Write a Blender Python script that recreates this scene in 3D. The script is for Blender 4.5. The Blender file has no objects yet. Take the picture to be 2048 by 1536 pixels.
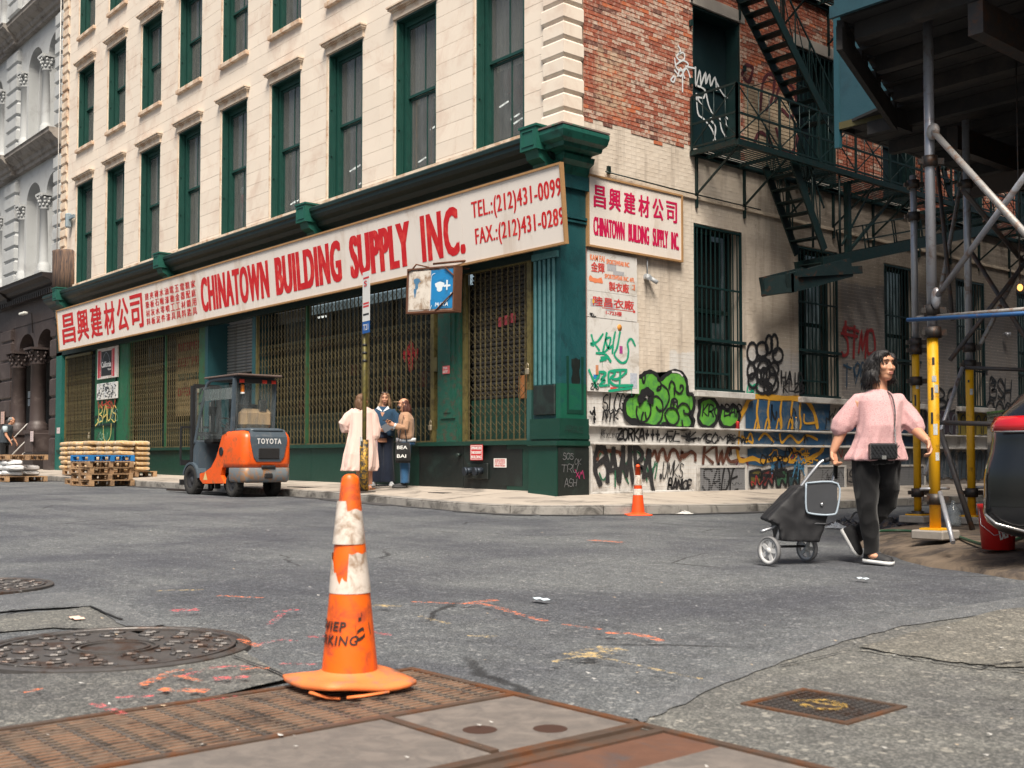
import bpy, bmesh, math, random
from mathutils import Vector, Matrix, noise
random.seed(7)
C = bpy.context.scene.collection
SC = bpy.context.scene
PI = math.pi
def rad(a): return math.radians(a)
# ------------------------------------------------------------------ camera
YAW = rad(49.44); PITCH = rad(2.3)
cam_d = bpy.data.cameras.new('camera'); cam = bpy.data.objects.new('camera', cam_d); C.objects.link(cam)
cam_d.sensor_width = 36; cam_d.lens = 39.52; cam_d.shift_y = 0.0303
cam_d.clip_start = 0.05; cam_d.clip_end = 500
cam.location = (12.36, -12.04, 0.77); cam.rotation_euler = (PI/2 + PITCH, 0, YAW)
cam_d.dof.use_dof = True; cam_d.dof.focus_distance = 18.0; cam_d.dof.aperture_fstop = 6.5
SC.camera = cam
# ------------------------------------------------------------------ world + sun
SUN_EL = rad(56); SUN_AZ = math.atan2(-0.64, 0.77)      # direction towards the sun in plan (x, y)
w = bpy.data.worlds.new('World'); SC.world = w; w.use_nodes = True
nt = w.node_tree; bg = nt.nodes['Background']
sky = nt.nodes.new('ShaderNodeTexSky'); sky.sky_type = 'NISHITA'; sky.sun_disc = False
sky.sun_elevation = SUN_EL; sky.sun_rotation = PI/2 - SUN_AZ
sky.air_density = 1.3; sky.dust_density = 5.0; sky.ozone_density = 1.0
nt.links.new(sky.outputs[0], bg.inputs[0]); bg.inputs[1].default_value = 0.068
sl = bpy.data.lights.new('sun', 'SUN'); sl.energy = 4.1; sl.angle = rad(26); sl.color = (1, .93, .82)
so = bpy.data.objects.new('sun', sl); C.objects.link(so)
sd = Vector((math.cos(SUN_EL)*math.cos(SUN_AZ), math.cos(SUN_EL)*math.sin(SUN_AZ), math.sin(SUN_EL)))
so.rotation_euler = sd.to_track_quat('Z', 'Y').to_euler(); so.location = (20, -20, 30)
SC.view_settings.view_transform = 'Standard'; SC.view_settings.look = 'None'
SC.view_settings.gamma = 1; SC.view_settings.use_curve_mapping = False
SC.view_settings.exposure = 0.72
SC.cycles.max_bounces = 6; SC.cycles.transparent_max_bounces = 12
# ------------------------------------------------------------------ helpers
CAMP = Vector(cam.location); CR = Vector((math.cos(YAW), math.sin(YAW), 0)); CF = Vector((-math.sin(YAW), math.cos(YAW), 0))
def ray(px, py):
 a = (px-1024.)/2248.; b = -(py-830.)/2248.
 f = math.cos(PITCH)-b*math.sin(PITCH); u = math.sin(PITCH)+b*math.cos(PITCH)
 return CF*f + CR*a + Vector((0, 0, u))
def onL(px, py, d=0.):
 v = ray(px, py); t = (-d-CAMP.y)/v.y; p = CAMP+v*t; return p.x, p.z
def onR(px, py, d=0.):
 v = ray(px, py); t = (d-CAMP.x)/v.x; p = CAMP+v*t; return p.y, p.z
def onG(px, py, z=0.):
 v = ray(px, py); t = (z-CAMP.z)/v.z; p = CAMP+v*t; return Vector((p.x, p.y, z))
def atZ(px, py, dist):           # the point of a pixel's ray at a forward distance
 return CAMP + ray(px, py)*dist
def tag(o, label=None, cat=None, group=None, kind=None):
 if label: o['label'] = label
 if cat: o['category'] = cat
 if group: o['group'] = group
 if kind: o['kind'] = kind
 return o
def empty(name, loc=(0, 0, 0), rz=0., label=None, cat=None, group=None):
 o = bpy.data.objects.new(name, None); C.objects.link(o); o.location = loc; o.rotation_euler = (0, 0, rz)
 o.empty_display_size = .2
 return tag(o, label, cat, group)
def children(o): return [c for c in bpy.data.objects if c.parent == o]
def copy_tree(o, parent=None):
 c = o.copy(); C.objects.link(c); c.parent = parent
 for ch in o.children: copy_tree(ch, c)
 return c
class MB:
 def __init__(s): s.v = []; s.f = []; s.sm = []
 def add(s, vs, fs, smooth=False):
  n = len(s.v); s.v += [tuple(v) for v in vs]; s.f += [tuple(i+n for i in f) for f in fs]; s.sm += [smooth]*len(fs); return s
 def box(s, x0, x1, y0, y1, z0, z1, b=0.):
  if x0 > x1: x0, x1 = x1, x0
  if y0 > y1: y0, y1 = y1, y0
  if z0 > z1: z0, z1 = z1, z0
  if b <= 0:
   return s.add([(x, y, z) for z in (z0, z1) for y in (y0, y1) for x in (x0, x1)],
    [(0,2,3,1),(4,5,7,6),(0,1,5,4),(2,6,7,3),(0,4,6,2),(1,3,7,5)])
  vs = []; b = min(b, (x1-x0)*.45, (y1-y0)*.45, (z1-z0)*.45)
  for ix, X in ((0, x0), (1, x1)):
   for iy, Y in ((0, y0), (1, y1)):
    for iz, Z in ((0, z0), (1, z1)):
     dx = b*(1-2*ix); dy = b*(1-2*iy); dz = b*(1-2*iz)
     vs += [(X, Y+dy, Z+dz), (X+dx, Y, Z+dz), (X+dx, Y+dy, Z)]
  def k(ix, iy, iz, a): return ((ix*2+iy)*2+iz)*3+a
  F = []
  for i in (0, 1):
   F.append([k(i,0,0,0),k(i,1,0,0),k(i,1,1,0),k(i,0,1,0)]); F.append([k(0,i,0,1),k(1,i,0,1),k(1,i,1,1),k(0,i,1,1)])
   F.append([k(0,0,i,2),k(1,0,i,2),k(1,1,i,2),k(0,1,i,2)])
  for i in (0, 1):
   for j in (0, 1):
    F.append([k(i,j,0,0),k(i,j,1,0),k(i,j,1,1),k(i,j,0,1)])
    F.append([k(i,0,j,0),k(i,1,j,0),k(i,1,j,2),k(i,0,j,2)])
    F.append([k(0,i,j,1),k(1,i,j,1),k(1,i,j,2),k(0,i,j,2)])
  for i in (0, 1):
   for j in (0, 1):
    for l in (0, 1): F.append([k(i,j,l,0),k(i,j,l,1),k(i,j,l,2)])
  return s.add(vs, F)
 def obox(s, c, ax, ay, az, sx, sy, sz):
  c = Vector(c); ax = Vector(ax).normalized(); ay = Vector(ay).normalized(); az = Vector(az).normalized()
  vs = [c+ax*(sx/2*i)+ay*(sy/2*j)+az*(sz/2*k) for k in (-1,1) for j in (-1,1) for i in (-1,1)]
  return s.add(vs, [(0,2,3,1),(4,5,7,6),(0,1,5,4),(2,6,7,3),(0,4,6,2),(1,3,7,5)])
 def bar(s, p, q, wd, ht, up=(0, 0, 1)):       # rectangular bar from p to q
  p = Vector(p); q = Vector(q); d = (q-p)
  if d.length < 1e-6: return s
  a = d.normalized(); u = Vector(up)
  if abs(a.dot(u)) > .99: u = Vector((1, 0, 0))
  sd = a.cross(u).normalized(); uu = sd.cross(a).normalized()
  return s.obox((p+q)/2, a, sd, uu, d.length, wd, ht)
 def tube(s, pts, r, n=10, smooth=True, cap=True):
  pts = [Vector(p) for p in pts]; N = len(pts)
  rs = r if isinstance(r, (list, tuple)) else [r]*N
  rings = []; prev = None
  for i, p in enumerate(pts):
   if i == 0: t = pts[1]-p
   elif i == N-1: t = p-pts[i-1]
   else: t = (pts[i+1]-p).normalized()+(p-pts[i-1]).normalized()
   t = t.normalized() if t.length > 1e-9 else Vector((0, 0, 1))
   if prev is None:
    u = Vector((0, 0, 1)) if abs(t.z) < .9 else Vector((1, 0, 0))
    a = t.cross(u).normalized()
   else:
    a = (prev - t*prev.dot(t));
    a = a.normalized() if a.length > 1e-6 else t.orthogonal().normalized()
   prev = a; b = t.cross(a)
   rr = rs[i]; ra, rb = rr if isinstance(rr, (tuple, list)) else (rr, rr)
   rings.append([p+a*(ra*math.cos(2*PI*k/n))+b*(rb*math.sin(2*PI*k/n)) for k in range(n)])
  vs = [v for ring in rings for v in ring]; fs = []
  for i in range(N-1):
   for k in range(n): fs.append((i*n+k, i*n+(k+1) % n, (i+1)*n+(k+1) % n, (i+1)*n+k))
  s.add(vs, fs, smooth)
  if cap:
   s.add(rings[0], [tuple(reversed(range(n)))]); s.add(rings[-1], [tuple(range(n))])
  return s
 def lathe(s, prof, c=(0, 0, 0), n=20, axis='z', smooth=True, a0=0, a1=2*PI):
  c = Vector(c); vs = []; full = abs(a1-a0-2*PI) < 1e-6; m = n if full else n+1
  for r, h in prof:
   for k in range(m):
    a = a0+(a1-a0)*k/n; x = r*math.cos(a); y = r*math.sin(a)
    vs.append(c+(Vector((x, y, h)) if axis == 'z' else Vector((h, x, y)) if axis == 'x' else Vector((y, h, x))))
  fs = []
  for i in range(len(prof)-1):
   for k in range(n):
    k2 = (k+1) % m if full else k+1
    fs.append((i*m+k, i*m+k2, (i+1)*m+k2, (i+1)*m+k))
  return s.add(vs, fs, smooth)
 def prism(s, poly, plane, a, b):
  """poly: 2D outline; plane 'xy','xz','yz'; extruded between a and b on the third axis"""
  n = len(poly)
  def P(u, v, w): return (u, v, w) if plane == 'xy' else (u, w, v) if plane == 'xz' else (w, u, v)
  s.add([P(u, v, a) for u, v in poly]+[P(u, v, b) for u, v in poly],
    [tuple(range(n))[::-1], tuple(range(n, 2*n))]+[(i, (i+1) % n, n+(i+1) % n, n+i) for i in range(n)])
  return s
 def loft(s, rings, smooth=True, cap=True):
  n = len(rings[0]); base = [v for r in rings for v in r]; fs = []
  for i in range(len(rings)-1):
   for k in range(n): fs.append((i*n+k, i*n+(k+1) % n, (i+1)*n+(k+1) % n, (i+1)*n+k))
  s.add(base, fs, smooth)
  if cap: s.add(rings[0], [tuple(reversed(range(n)))], smooth); s.add(rings[-1], [tuple(range(n))], smooth)
  return s
 def ell(s, c, r, n=16, m=10, rot=None):
  vs = []; fs = []
  for i in range(m+1):
   t = PI*i/m
   for k in range(n):
    a = 2*PI*k/n; v = Vector((r[0]*math.sin(t)*math.cos(a), r[1]*math.sin(t)*math.sin(a), r[2]*math.cos(t)))
    if rot: v = rot @ v
    vs.append(Vector(c)+v)
  for i in range(m):
   for k in range(n): fs.append((i*n+k, (i+1)*n+k, (i+1)*n+(k+1) % n, i*n+(k+1) % n))
  return s.add(vs, fs, True)
 def mesh(s, name):
  me = bpy.data.meshes.new(name); me.from_pydata(s.v, [], s.f)
  me.polygons.foreach_set('use_smooth', s.sm); me.validate(); return me
 def build(s, name, mat, parent=None, label=None, cat=None, group=None, kind=None, loc=None, fix=True):
  me = s.mesh(name)
  if fix:
   bm = bmesh.new(); bm.from_mesh(me); bmesh.ops.remove_doubles(bm, verts=bm.verts, dist=1e-5)
   bmesh.ops.recalc_face_normals(bm, faces=bm.faces); bm.to_mesh(me); bm.free()
  if mat: me.materials.append(mat)
  o = bpy.data.objects.new(name, me); C.objects.link(o); o.parent = parent
  if loc is not None: o.location = loc
  return tag(o, label, cat, group, kind)
def inst(name, me, parent=None, loc=(0, 0, 0), rot=(0, 0, 0), scale=(1, 1, 1), label=None, cat=None, group=None):
 o = bpy.data.objects.new(name, me); C.objects.link(o); o.parent = parent
 o.location = loc; o.rotation_euler = rot; o.scale = scale
 return tag(o, label, cat, group)
# ------------------------------------------------------------------ materials
class NT:
 def __init__(s, name):
  s.m = bpy.data.materials.new(name); s.m.use_nodes = True; s.t = s.m.node_tree; s.n = s.t.nodes
  s.b = s.n['Principled BSDF']; s.out = s.n['Material Output']
 def node(s, typ, **kw):
  n = s.n.new(typ)
  for k, v in kw.items():
   if k.startswith('i_'):
    key = k[2:]; n.inputs[int(key) if key.isdigit() else key].default_value = v
   else: setattr(n, k, v)
  return n
 def link(s, a, b): s.t.links.new(a, b)
 def val(s, x, sock):
  if isinstance(x, (int, float)): sock.default_value = x
  elif isinstance(x, (tuple, list)): sock.default_value = (tuple(x)+(1,))[:4] if len(sock.default_value) == 4 else tuple(x)
  else: s.link(x, sock)
 def math(s, op, a, b=0., c=0., clamp=False):
  n = s.node('ShaderNodeMath', operation=op); n.use_clamp = clamp
  s.val(a, n.inputs[0]); s.val(b, n.inputs[1]); s.val(c, n.inputs[2]); return n.outputs[0]
 def mix(s, f, a, b, blend='MIX'):
  n = s.node('ShaderNodeMix', data_type='RGBA', blend_type=blend); n.clamp_factor = True
  s.val(f, n.inputs[0]); s.val(a, n.inputs[6]); s.val(b, n.inputs[7]); return n.outputs[2]
 def ramp(s, f, lo, hi):
  n = s.node('ShaderNodeMapRange'); n.interpolation_type = 'SMOOTHSTEP'; s.val(f, n.inputs[0])
  n.inputs[1].default_value = lo; n.inputs[2].default_value = hi; return n.outputs[0]
 def pos(s, world=False, scale=None):
  if world: o = s.node('ShaderNodeNewGeometry').outputs['Position']
  else: o = s.node('ShaderNodeTexCoord').outputs['Object']
  if scale:
   mp = s.node('ShaderNodeMapping'); s.link(o, mp.inputs[0]); mp.inputs['Scale'].default_value = scale; o = mp.outputs[0]
  return o
 def noise(s, vec, scale, detail=4., rough=.6, dist=0., col=False):
  n = s.node('ShaderNodeTexNoise'); s.link(vec, n.inputs['Vector']); n.inputs['Scale'].default_value = scale
  n.inputs['Detail'].default_value = detail; n.inputs['Roughness'].default_value = rough; n.inputs['Distortion'].default_value = dist
  return n.outputs[1 if col else 0]
 def vor(s, vec, scale, feature='F1', out=0, rnd=1.):
  n = s.node('ShaderNodeTexVoronoi', feature=feature); s.link(vec, n.inputs['Vector']); n.inputs['Scale'].default_value = scale
  n.inputs['Randomness'].default_value = rnd; return n.outputs[out]
 def xyz(s, v):
  n = s.node('ShaderNodeSeparateXYZ'); s.link(v, n.inputs[0]); return n.outputs
 def bump(s, h, strength=.3, dist=.01):
  n = s.node('ShaderNodeBump'); s.link(h, n.inputs['Height']); n.inputs['Strength'].default_value = strength
  n.inputs['Distance'].default_value = dist; s.link(n.outputs[0], s.b.inputs['Normal'])
 def col(s, c): s.val(c, s.b.inputs['Base Color'])
 def rough(s, r): s.val(r, s.b.inputs['Roughness'])
def mul(c, k): return tuple(min(1, x*k) for x in c[:3])+(1,)
def c4(c): return tuple(c[:3])+(1,)
MATS = {}
def mat(name, col, rough=.6, var=.15, sc=3., metal=0., bump=.15, bsc=60., dirt=None, dirt_amt=.4, dirt_sc=1.5, world=False, rnd=0., spec=.5, stretch=None, bd=.004):
 if name in MATS: return MATS[name]
 n = NT(name); p = n.pos(world, stretch)
 a = n.noise(p, sc, 6., .65); c = n.mix(a, mul(col, 1-var), mul(col, 1+var))
 if dirt:
  d = n.noise(p, dirt_sc, 8., .7, .6); d = n.ramp(d, .62-dirt_amt*.3, .78-dirt_amt*.2)
  c = n.mix(d, c, c4(dirt))
 if rnd:
  oi = n.node('ShaderNodeObjectInfo').outputs['Random']
  c = n.mix(1., c, n.mix(oi, (1-rnd,)*3+(1,), (1+rnd*.6,)*3+(1,)), 'MULTIPLY')
 n.col(c); n.b.inputs['Metallic'].default_value = metal
 r2 = n.noise(p, sc*4, 4., .6); n.rough(n.math('MULTIPLY_ADD', r2, .3, max(.02, rough-.15)))
 n.b.inputs['Specular IOR Level'].default_value = spec
 if bump: n.bump(n.noise(p, bsc, 5., .7), bump, bd)
 MATS[name] = n.m; return n.m
def flatmat(name, col, rough=.5, metal=0., emit=0., spec=.5):
 if name in MATS: return MATS[name]
 n = NT(name); n.col(c4(col)); n.rough(rough); n.b.inputs['Metallic'].default_value = metal; n.b.inputs['Specular IOR Level'].default_value = spec
 if emit: n.b.inputs['Emission Color'].default_value = c4(col); n.b.inputs['Emission Strength'].default_value = emit
 MATS[name] = n.m; return n.m
# ------------------------------------------------------------------ lettering
_tcache = {}
def text_geo(txt, extr=0., offset=0., spacing=1., shear=0.):
 key = (txt, extr, offset, spacing, shear)
 if key in _tcache: return _tcache[key]
 cu = bpy.data.curves.new('t', 'FONT'); cu.body = txt; cu.extrude = extr; cu.offset = offset; cu.space_character = spacing; cu.shear = shear
 cu.resolution_u = 3; cu.fill_mode = 'FRONT'
 o = bpy.data.objects.new('t', cu); C.objects.link(o)
 dg = bpy.context.evaluated_depsgraph_get(); me = bpy.data.meshes.new_from_object(o.evaluated_get(dg))
 V = [tuple(v.co) for v in me.vertices]; F = [tuple(p.vertices) for p in me.polygons]
 bpy.data.objects.remove(o); bpy.data.curves.remove(cu); bpy.data.meshes.remove(me)
 _tcache[key] = (V, F); return V, F
def lettering(mb, txt, O, U, V, w, h, offset=0.012, bold=0., n=1, lift=.003, spacing=1., fit=True, N=None, shear=0.):
 """flat letters fitted into the box w x h whose lower left corner is O, on the plane of U (right) and V (up)"""
 vs, fs = text_geo(txt, 0, offset, spacing, shear)
 if not vs: return
 O = Vector(O); U = Vector(U).normalized(); V = Vector(V).normalized(); N = U.cross(V) if N is None else Vector(N)
 x0 = min(v[0] for v in vs); x1 = max(v[0] for v in vs); y0 = min(v[1] for v in vs); y1 = max(v[1] for v in vs)
 sx = (w-bold)/max(1e-6, x1-x0); sy = h/max(1e-6, y1-y0)
 for k in range(n):
  dx = bold*k/max(1, n-1)
  mb.add([O+U*((v[0]-x0)*sx+dx)+V*((v[1]-y0)*sy)+N*(lift+.0003*k) for v in vs], fs)
# single-stroke letters for sprayed and hand-painted writing
GL = {'A':'0,0 .45,1 .6,1 1,0;.18,.35 .85,.4','B':'.1,0 .1,1 .7,.95 .75,.6 .15,.5 .85,.45 .9,.1 .1,0','C':'.95,.85 .5,1 .1,.7 .05,.3 .4,0 .95,.12',
 'D':'.1,0 .1,1 .7,.85 .95,.5 .7,.1 .1,0','E':'.9,1 .1,.95 .1,0 .95,.05;.1,.5 .75,.55','F':'.1,0 .12,1 .95,1;.1,.55 .8,.55','G':'.9,.85 .5,1 .1,.7 .05,.3 .4,0 .9,.1 .92,.45 .55,.45',
 'H':'.1,0 .1,1;.9,0 .9,1;.1,.5 .9,.52','I':'.5,0 .5,1','J':'.8,1 .8,.2 .45,0 .1,.2','K':'.1,0 .1,1;.9,1 .12,.45 .95,0','L':'.15,1 .1,0 .95,.05','M':'.02,0 .15,1 .5,.3 .85,1 1,0',
 'N':'.08,0 .1,1 .85,0 .92,1','O':'.5,1 .08,.75 .05,.3 .5,0 .92,.3 .92,.75 .5,1','P':'.1,0 .1,1 .75,.95 .9,.7 .7,.45 .12,.42','Q':'.5,1 .05,.6 .3,.05 .8,.1 .95,.6 .5,1;.6,.3 1,-.1',
 'R':'.1,0 .1,1 .75,.97 .88,.7 .6,.5 .12,.45 .5,.42 .95,0','S':'.9,.85 .5,1 .1,.8 .25,.55 .8,.42 .88,.15 .5,0 .05,.15','T':'0,1 1,.97;.5,1 .5,0','U':'.08,1 .08,.3 .45,0 .85,.25 .92,1',
 'V':'.02,1 .5,0 .98,1','W':'.02,1 .22,0 .5,.75 .78,0 1,1','X':'.05,1 .95,0;.95,1 .05,0','Y':'.05,1 .5,.5 .95,1;.5,.5 .45,-.1','Z':'.05,1 .95,.98 .05,.03 1,.02','+':'.5,.1 .5,.95;.15,.5 .85,.52',
 '3':'.1,.9 .6,1 .85,.75 .4,.55 .9,.35 .6,0 .05,.1','4':'.75,0 .75,1 .05,.35 .95,.35','/':'.1,0 .9,1','.':'.45,0 .55,.04','$':'.9,.85 .3,.95 .2,.6 .8,.4 .7,.1 .05,.12;.5,1.15 .5,-.15',
 '-':'.1,.5 .9,.5','#':'.3,0 .4,1;.65,0 .75,1;.05,.35 .95,.38;.08,.65 1,.68','1':'.3,.8 .5,1 .5,0','2':'.1,.8 .5,1 .85,.7 .1,0 .95,.02','0':'.5,1 .08,.75 .05,.3 .5,0 .92,.3 .92,.75 .5,1','=':'.1,.3 .9,.3;.1,.65 .9,.65'}
def smooth_poly(pts, sub=4):
 if len(pts) < 3: return [Vector(p) for p in pts]
 P = [Vector(p) for p in pts]; out = []
 for i in range(len(P)-1):
  p0 = P[max(0, i-1)]; p1 = P[i]; p2 = P[i+1]; p3 = P[min(len(P)-1, i+2)]
  for k in range(sub):
   t = k/sub
   out.append(.5*((2*p1)+(p2-p0)*t+(2*p0-5*p1+4*p2-p3)*t*t+(3*p1-p0-3*p2+p3)*t*t*t))
 out.append(P[-1]); return out
class Paint:
 """flat ribbons of paint on the plane through O with axes U, V; each stroke lies a hair above the last"""
 def __init__(s, O, U, V, lift=.004):
  s.O = Vector(O); s.U = Vector(U).normalized(); s.V = Vector(V).normalized(); s.N = s.U.cross(s.V); s.k = 0; s.lift = lift; s.mb = MB(); s.halo = MB(); s.hv = []
 def p(s, x, y): return s.O+s.U*x+s.V*y+s.N*(s.lift+.00025*s.k)
 def stroke(s, pts, w, sub=4, taper=False, sm=True):
  w = w*getattr(s, 'k0', 1.)
  P = smooth_poly(pts, sub) if sm else [Vector(p) for p in pts]
  n = len(P); vs = []; s.k += 1
  for i, p in enumerate(P):
   t = (P[min(n-1, i+1)]-P[max(0, i-1)]);
   t = t.normalized() if t.length > 1e-9 else Vector((1, 0))
   q = Vector((-t.y, t.x)); ww = w/2*(1+.18*math.sin(i*1.7+s.k))
   if taper: ww *= max(.25, math.sin(PI*(i+.6)/(n+.2)))
   e = t*(-w*.35 if i == 0 else w*.35 if i == n-1 else 0)
   vs += [s.p(*(p+q*ww+e)), s.p(*(p-q*ww+e))]
  s.mb.add(vs, [(2*i, 2*i+1, 2*i+3, 2*i+2) for i in range(n-1)])
  if getattr(s, 'k0', 0):              # a faint dusting of overspray round the stroke
   hs = []; g = (w*.5+.022)
   for i, p in enumerate(P):
    t = (P[min(n-1, i+1)]-P[max(0, i-1)]); t = t.normalized() if t.length > 1e-9 else Vector((1, 0)); q = Vector((-t.y, t.x))
    for k in (-1, 0, 1): v = s.p(*(p+q*g*k)); hs.append(v-s.N*.0018)
    s.hv += [1., 0., 1.]
   s.halo.add(hs, [(3*i+j, 3*i+j+1, 3*i+j+4, 3*i+j+3) for i in range(n-1) for j in (0, 1)])
  if getattr(s, 'k0', 0) and w > .03 and (s.k*7) % 5 < 2 and n > 3:
   q = P[(s.k*5) % n]; L_ = .05+.02*((s.k*3) % 7); s.k += 1; a = w*.09
   s.mb.add([s.p(q[0]-a, q[1]), s.p(q[0]+a, q[1]), s.p(q[0]+a*.7, q[1]-L_-w*.5), s.p(q[0]-a*.7, q[1]-L_-w*.5)], [(0, 1, 2, 3)])
  # round the ends
  for p in (P[0], P[-1]): s.blob(p, w*.5*.95, w*.5*.95, 8)
 def blob(s, c, rx, ry, n=20, wob=0., seed=0):
  s.k += 1; vs = [s.p(c[0], c[1])]
  for k in range(n):
   a = 2*PI*k/n; r = 1+wob*math.sin(3*a+seed)+wob*.6*math.sin(5*a+seed*2)
   vs.append(s.p(c[0]+rx*r*math.cos(a), c[1]+ry*r*math.sin(a)))
  s.mb.add(vs, [(0, 1+k, 1+(k+1) % n) for k in range(n)])
 def poly(s, pts):
  s.k += 1; s.mb.add([s.p(*p) for p in pts], [tuple(range(len(pts)))])
 def word(s, txt, x, y, h, adv, w, jit=.06, slant=0., rnd=None, sx=.92):
  jit *= 1.5; slant += .08
  r = rnd or random.Random(hash(txt) % 1000 if False else sum(map(ord, txt)))
  for ch in txt:
   if ch != ' ':
    for st in GL[ch].split(';'):
     P = []
     for q in st.split(' '):
      a, b = map(float, q.split(','))
      P.append((x+(a+r.uniform(-jit, jit))*adv*sx+slant*b*h, y+(b+r.uniform(-jit, jit))*h))
     s.stroke(P, w, 3, sm=len(P) > 3)
   x += adv
 def build(s, name, m, parent, label=None):
  o = s.mb.build(name, m, parent, label, fix=False)
  if s.halo.v:
   h = s.halo.build('overspray', halo_mat(m), parent, fix=False, kind='stuff'); at = h.data.attributes.new('edge', 'FLOAT', 'POINT')
   if len(s.hv) == len(h.data.vertices): at.data.foreach_set('value', s.hv)
  return o
def halo_mat(m):
 nm = m.name+'_mist'
 if nm in MATS: return MATS[nm]
 b = m.node_tree.nodes['Principled BSDF']; c = tuple(b.inputs['Base Color'].default_value); n = NT(nm); n.col(c); n.rough(.8); a = n.node('ShaderNodeAttribute'); a.attribute_name = 'edge'
 f = n.noise(n.pos(True), 140., 3., .8); f = n.math('MULTIPLY', n.ramp(f, .42, .62), n.math('POWER', n.math('SUBTRACT', 1., a.outputs['Fac'], clamp=True), 1.6)); f = n.math('MULTIPLY', f, .8)
 tr = n.node('ShaderNodeBsdfTransparent'); mx = n.node('ShaderNodeMixShader'); n.link(f, mx.inputs[0]); n.link(tr.outputs[0], mx.inputs[1]); n.link(n.b.outputs[0], mx.inputs[2]); n.link(mx.outputs[0], n.out.inputs[0])
 MATS[nm] = n.m; return n.m
def spray(name, col, dens=.85, sc=30., rough=.6):
 """paint that thins out at places: the wall shows through a noise mask"""
 if name in MATS: return MATS[name]
 n = NT(name); p = n.pos(True); n.col(c4(col)); n.rough(rough)
 f = n.noise(p, sc, 6., .75); f = n.ramp(f, dens-.18, dens+.05)
 tr = n.node('ShaderNodeBsdfTransparent'); mx = n.node('ShaderNodeMixShader')
 n.link(f, mx.inputs[0]); n.link(n.b.outputs[0], mx.inputs[1]); n.link(tr.outputs[0], mx.inputs[2]); n.link(mx.outputs[0], n.out.inputs[0])
 MATS[name] = n.m; return n.m
# street height: the left street climbs gently away from the corner
def street_z(x):
 u = -x
 if u < -2: return 0.
 if u < 0: return .015*(u+2)
 if u < 4: return .03+.0225*u
 return .12+.0085*(u-4)
def walk_z(x, y):               # sidewalk round the corner building
 u = -x
 if u > 0:
  zb = .195+.085*min(1, u) + (.0085*(u-1) if u > 1 else 0)
  k = min(1, max(0, -y/1.9)); zk = street_z(x)+.105
  return zb*(1-k)+zk*k if y < 0 else zb
 zb = max(.13, .195-.0077*max(0, y)); k = min(1, max(0, math.hypot(max(0, x), max(0, -y))/1.9))
 return zb*(1-k)+(.105+street_z(x))*k
# ================================================================== GROUND
def asphalt(name, base, patchy=.25, warm=0., coarse=1., rough=.75):
 n = NT(name); p = n.pos(True)
 v = n.node('ShaderNodeTexVoronoi'); n.link(p, v.inputs['Vector']); v.inputs['Scale'].default_value = 150*coarse
 cc = n.node('ShaderNodeSeparateColor'); n.link(v.outputs['Color'], cc.inputs[0])
 st = n.math('POWER', cc.outputs[0], 2.2)
 v2 = n.node('ShaderNodeTexVoronoi'); n.link(p, v2.inputs['Vector']); v2.inputs['Scale'].default_value = 60*coarse
 c2 = n.node('ShaderNodeSeparateColor'); n.link(v2.outputs['Color'], c2.inputs[0])
 big = n.noise(p, .55, 6., .6, .4); mid = n.noise(p, 7., 6., .75)
 c = n.mix(st, mul(base, .62), mul((base[0]*1.05, base[1], base[2]*.96), 1.75))
 c = n.mix(n.math('MULTIPLY', n.math('GREATER_THAN', c2.outputs[1], .965), .38), c, mul((base[0]*1.2, base[1]*1.1, base[2]), 3.2))
 c = n.mix(1., c, n.mix(n.ramp(mid, .3, .7), (.80, .80, .80, 1), (1.14, 1.14, 1.14, 1)), 'MULTIPLY')
 c = n.mix(1., c, n.mix(n.ramp(big, .35, .65), (1-patchy, 1-patchy, 1-patchy*.9, 1), (1+patchy+warm, 1+patchy+warm*.6, 1+patchy*.7, 1)), 'MULTIPLY')
 fine = n.noise(p, 330*coarse, 2., .5)
 c = n.mix(1., c, n.mix(fine, (.62, .62, .64, 1), (1.34, 1.33, 1.3, 1)), 'MULTIPLY')
 tr = n.noise(n.pos(True, (.25, 3.5, 1.)), 1.1, 5., .6, .3)
 c = n.mix(1., c, n.mix(n.ramp(tr, .40, .62), (.93, .93, .94, 1), (1.05, 1.05, 1.04, 1)), 'MULTIPLY')
 # dark tar joints and hairline cracks
 cr = n.vor(n.mix(.12, p, n.noise(p, 2.5, 4., .6, 0., True)), .42, 'DISTANCE_TO_EDGE')
 crm = n.math('SUBTRACT', 1., n.ramp(cr, .002, .007)); crm = n.math('MULTIPLY', crm, n.ramp(n.noise(p, .8, 2., .5), .5, .62))
 c = n.mix(n.math('MULTIPLY', crm, .75), c, (.012, .012, .013, 1))
 n.col(c); n.rough(n.math('MULTIPLY_ADD', mid, .25, rough-.12)); n.b.inputs['Specular IOR Level'].default_value = .35
 h = n.math('ADD', n.math('MULTIPLY', v.outputs['Distance'], -.8), n.math('MULTIPLY', mid, .6))
 n.bump(h, .55, .006); return n.m
ASPH = asphalt('asphalt', (.098, .107, .121), .26)
ASPH2 = asphalt('old_asphalt', (.108, .112, .115), .25, .04, .9)
TAR = asphalt('tar_band', (.125, .135, .147), .10, 0, 1.6, .68)
CONC = mat('sidewalk_concrete', (.37, .32, .27), .85, .28, 1.4, bump=.35, bsc=45, dirt=(.13, .115, .10), dirt_amt=.5, dirt_sc=1.1, world=True)
KERB = mat('kerb_stone', (.25, .235, .215), .8, .3, 4, bump=.4, bsc=40, dirt=(.07, .065, .06), dirt_amt=.6, dirt_sc=3, world=True)
DIRT = mat('dirty_concrete', (.15, .112, .08), .95, .4, 7, bump=.5, bsc=60, dirt=(.045, .035, .03), dirt_amt=.7, dirt_sc=3.5, world=True, bd=.012)
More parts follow.
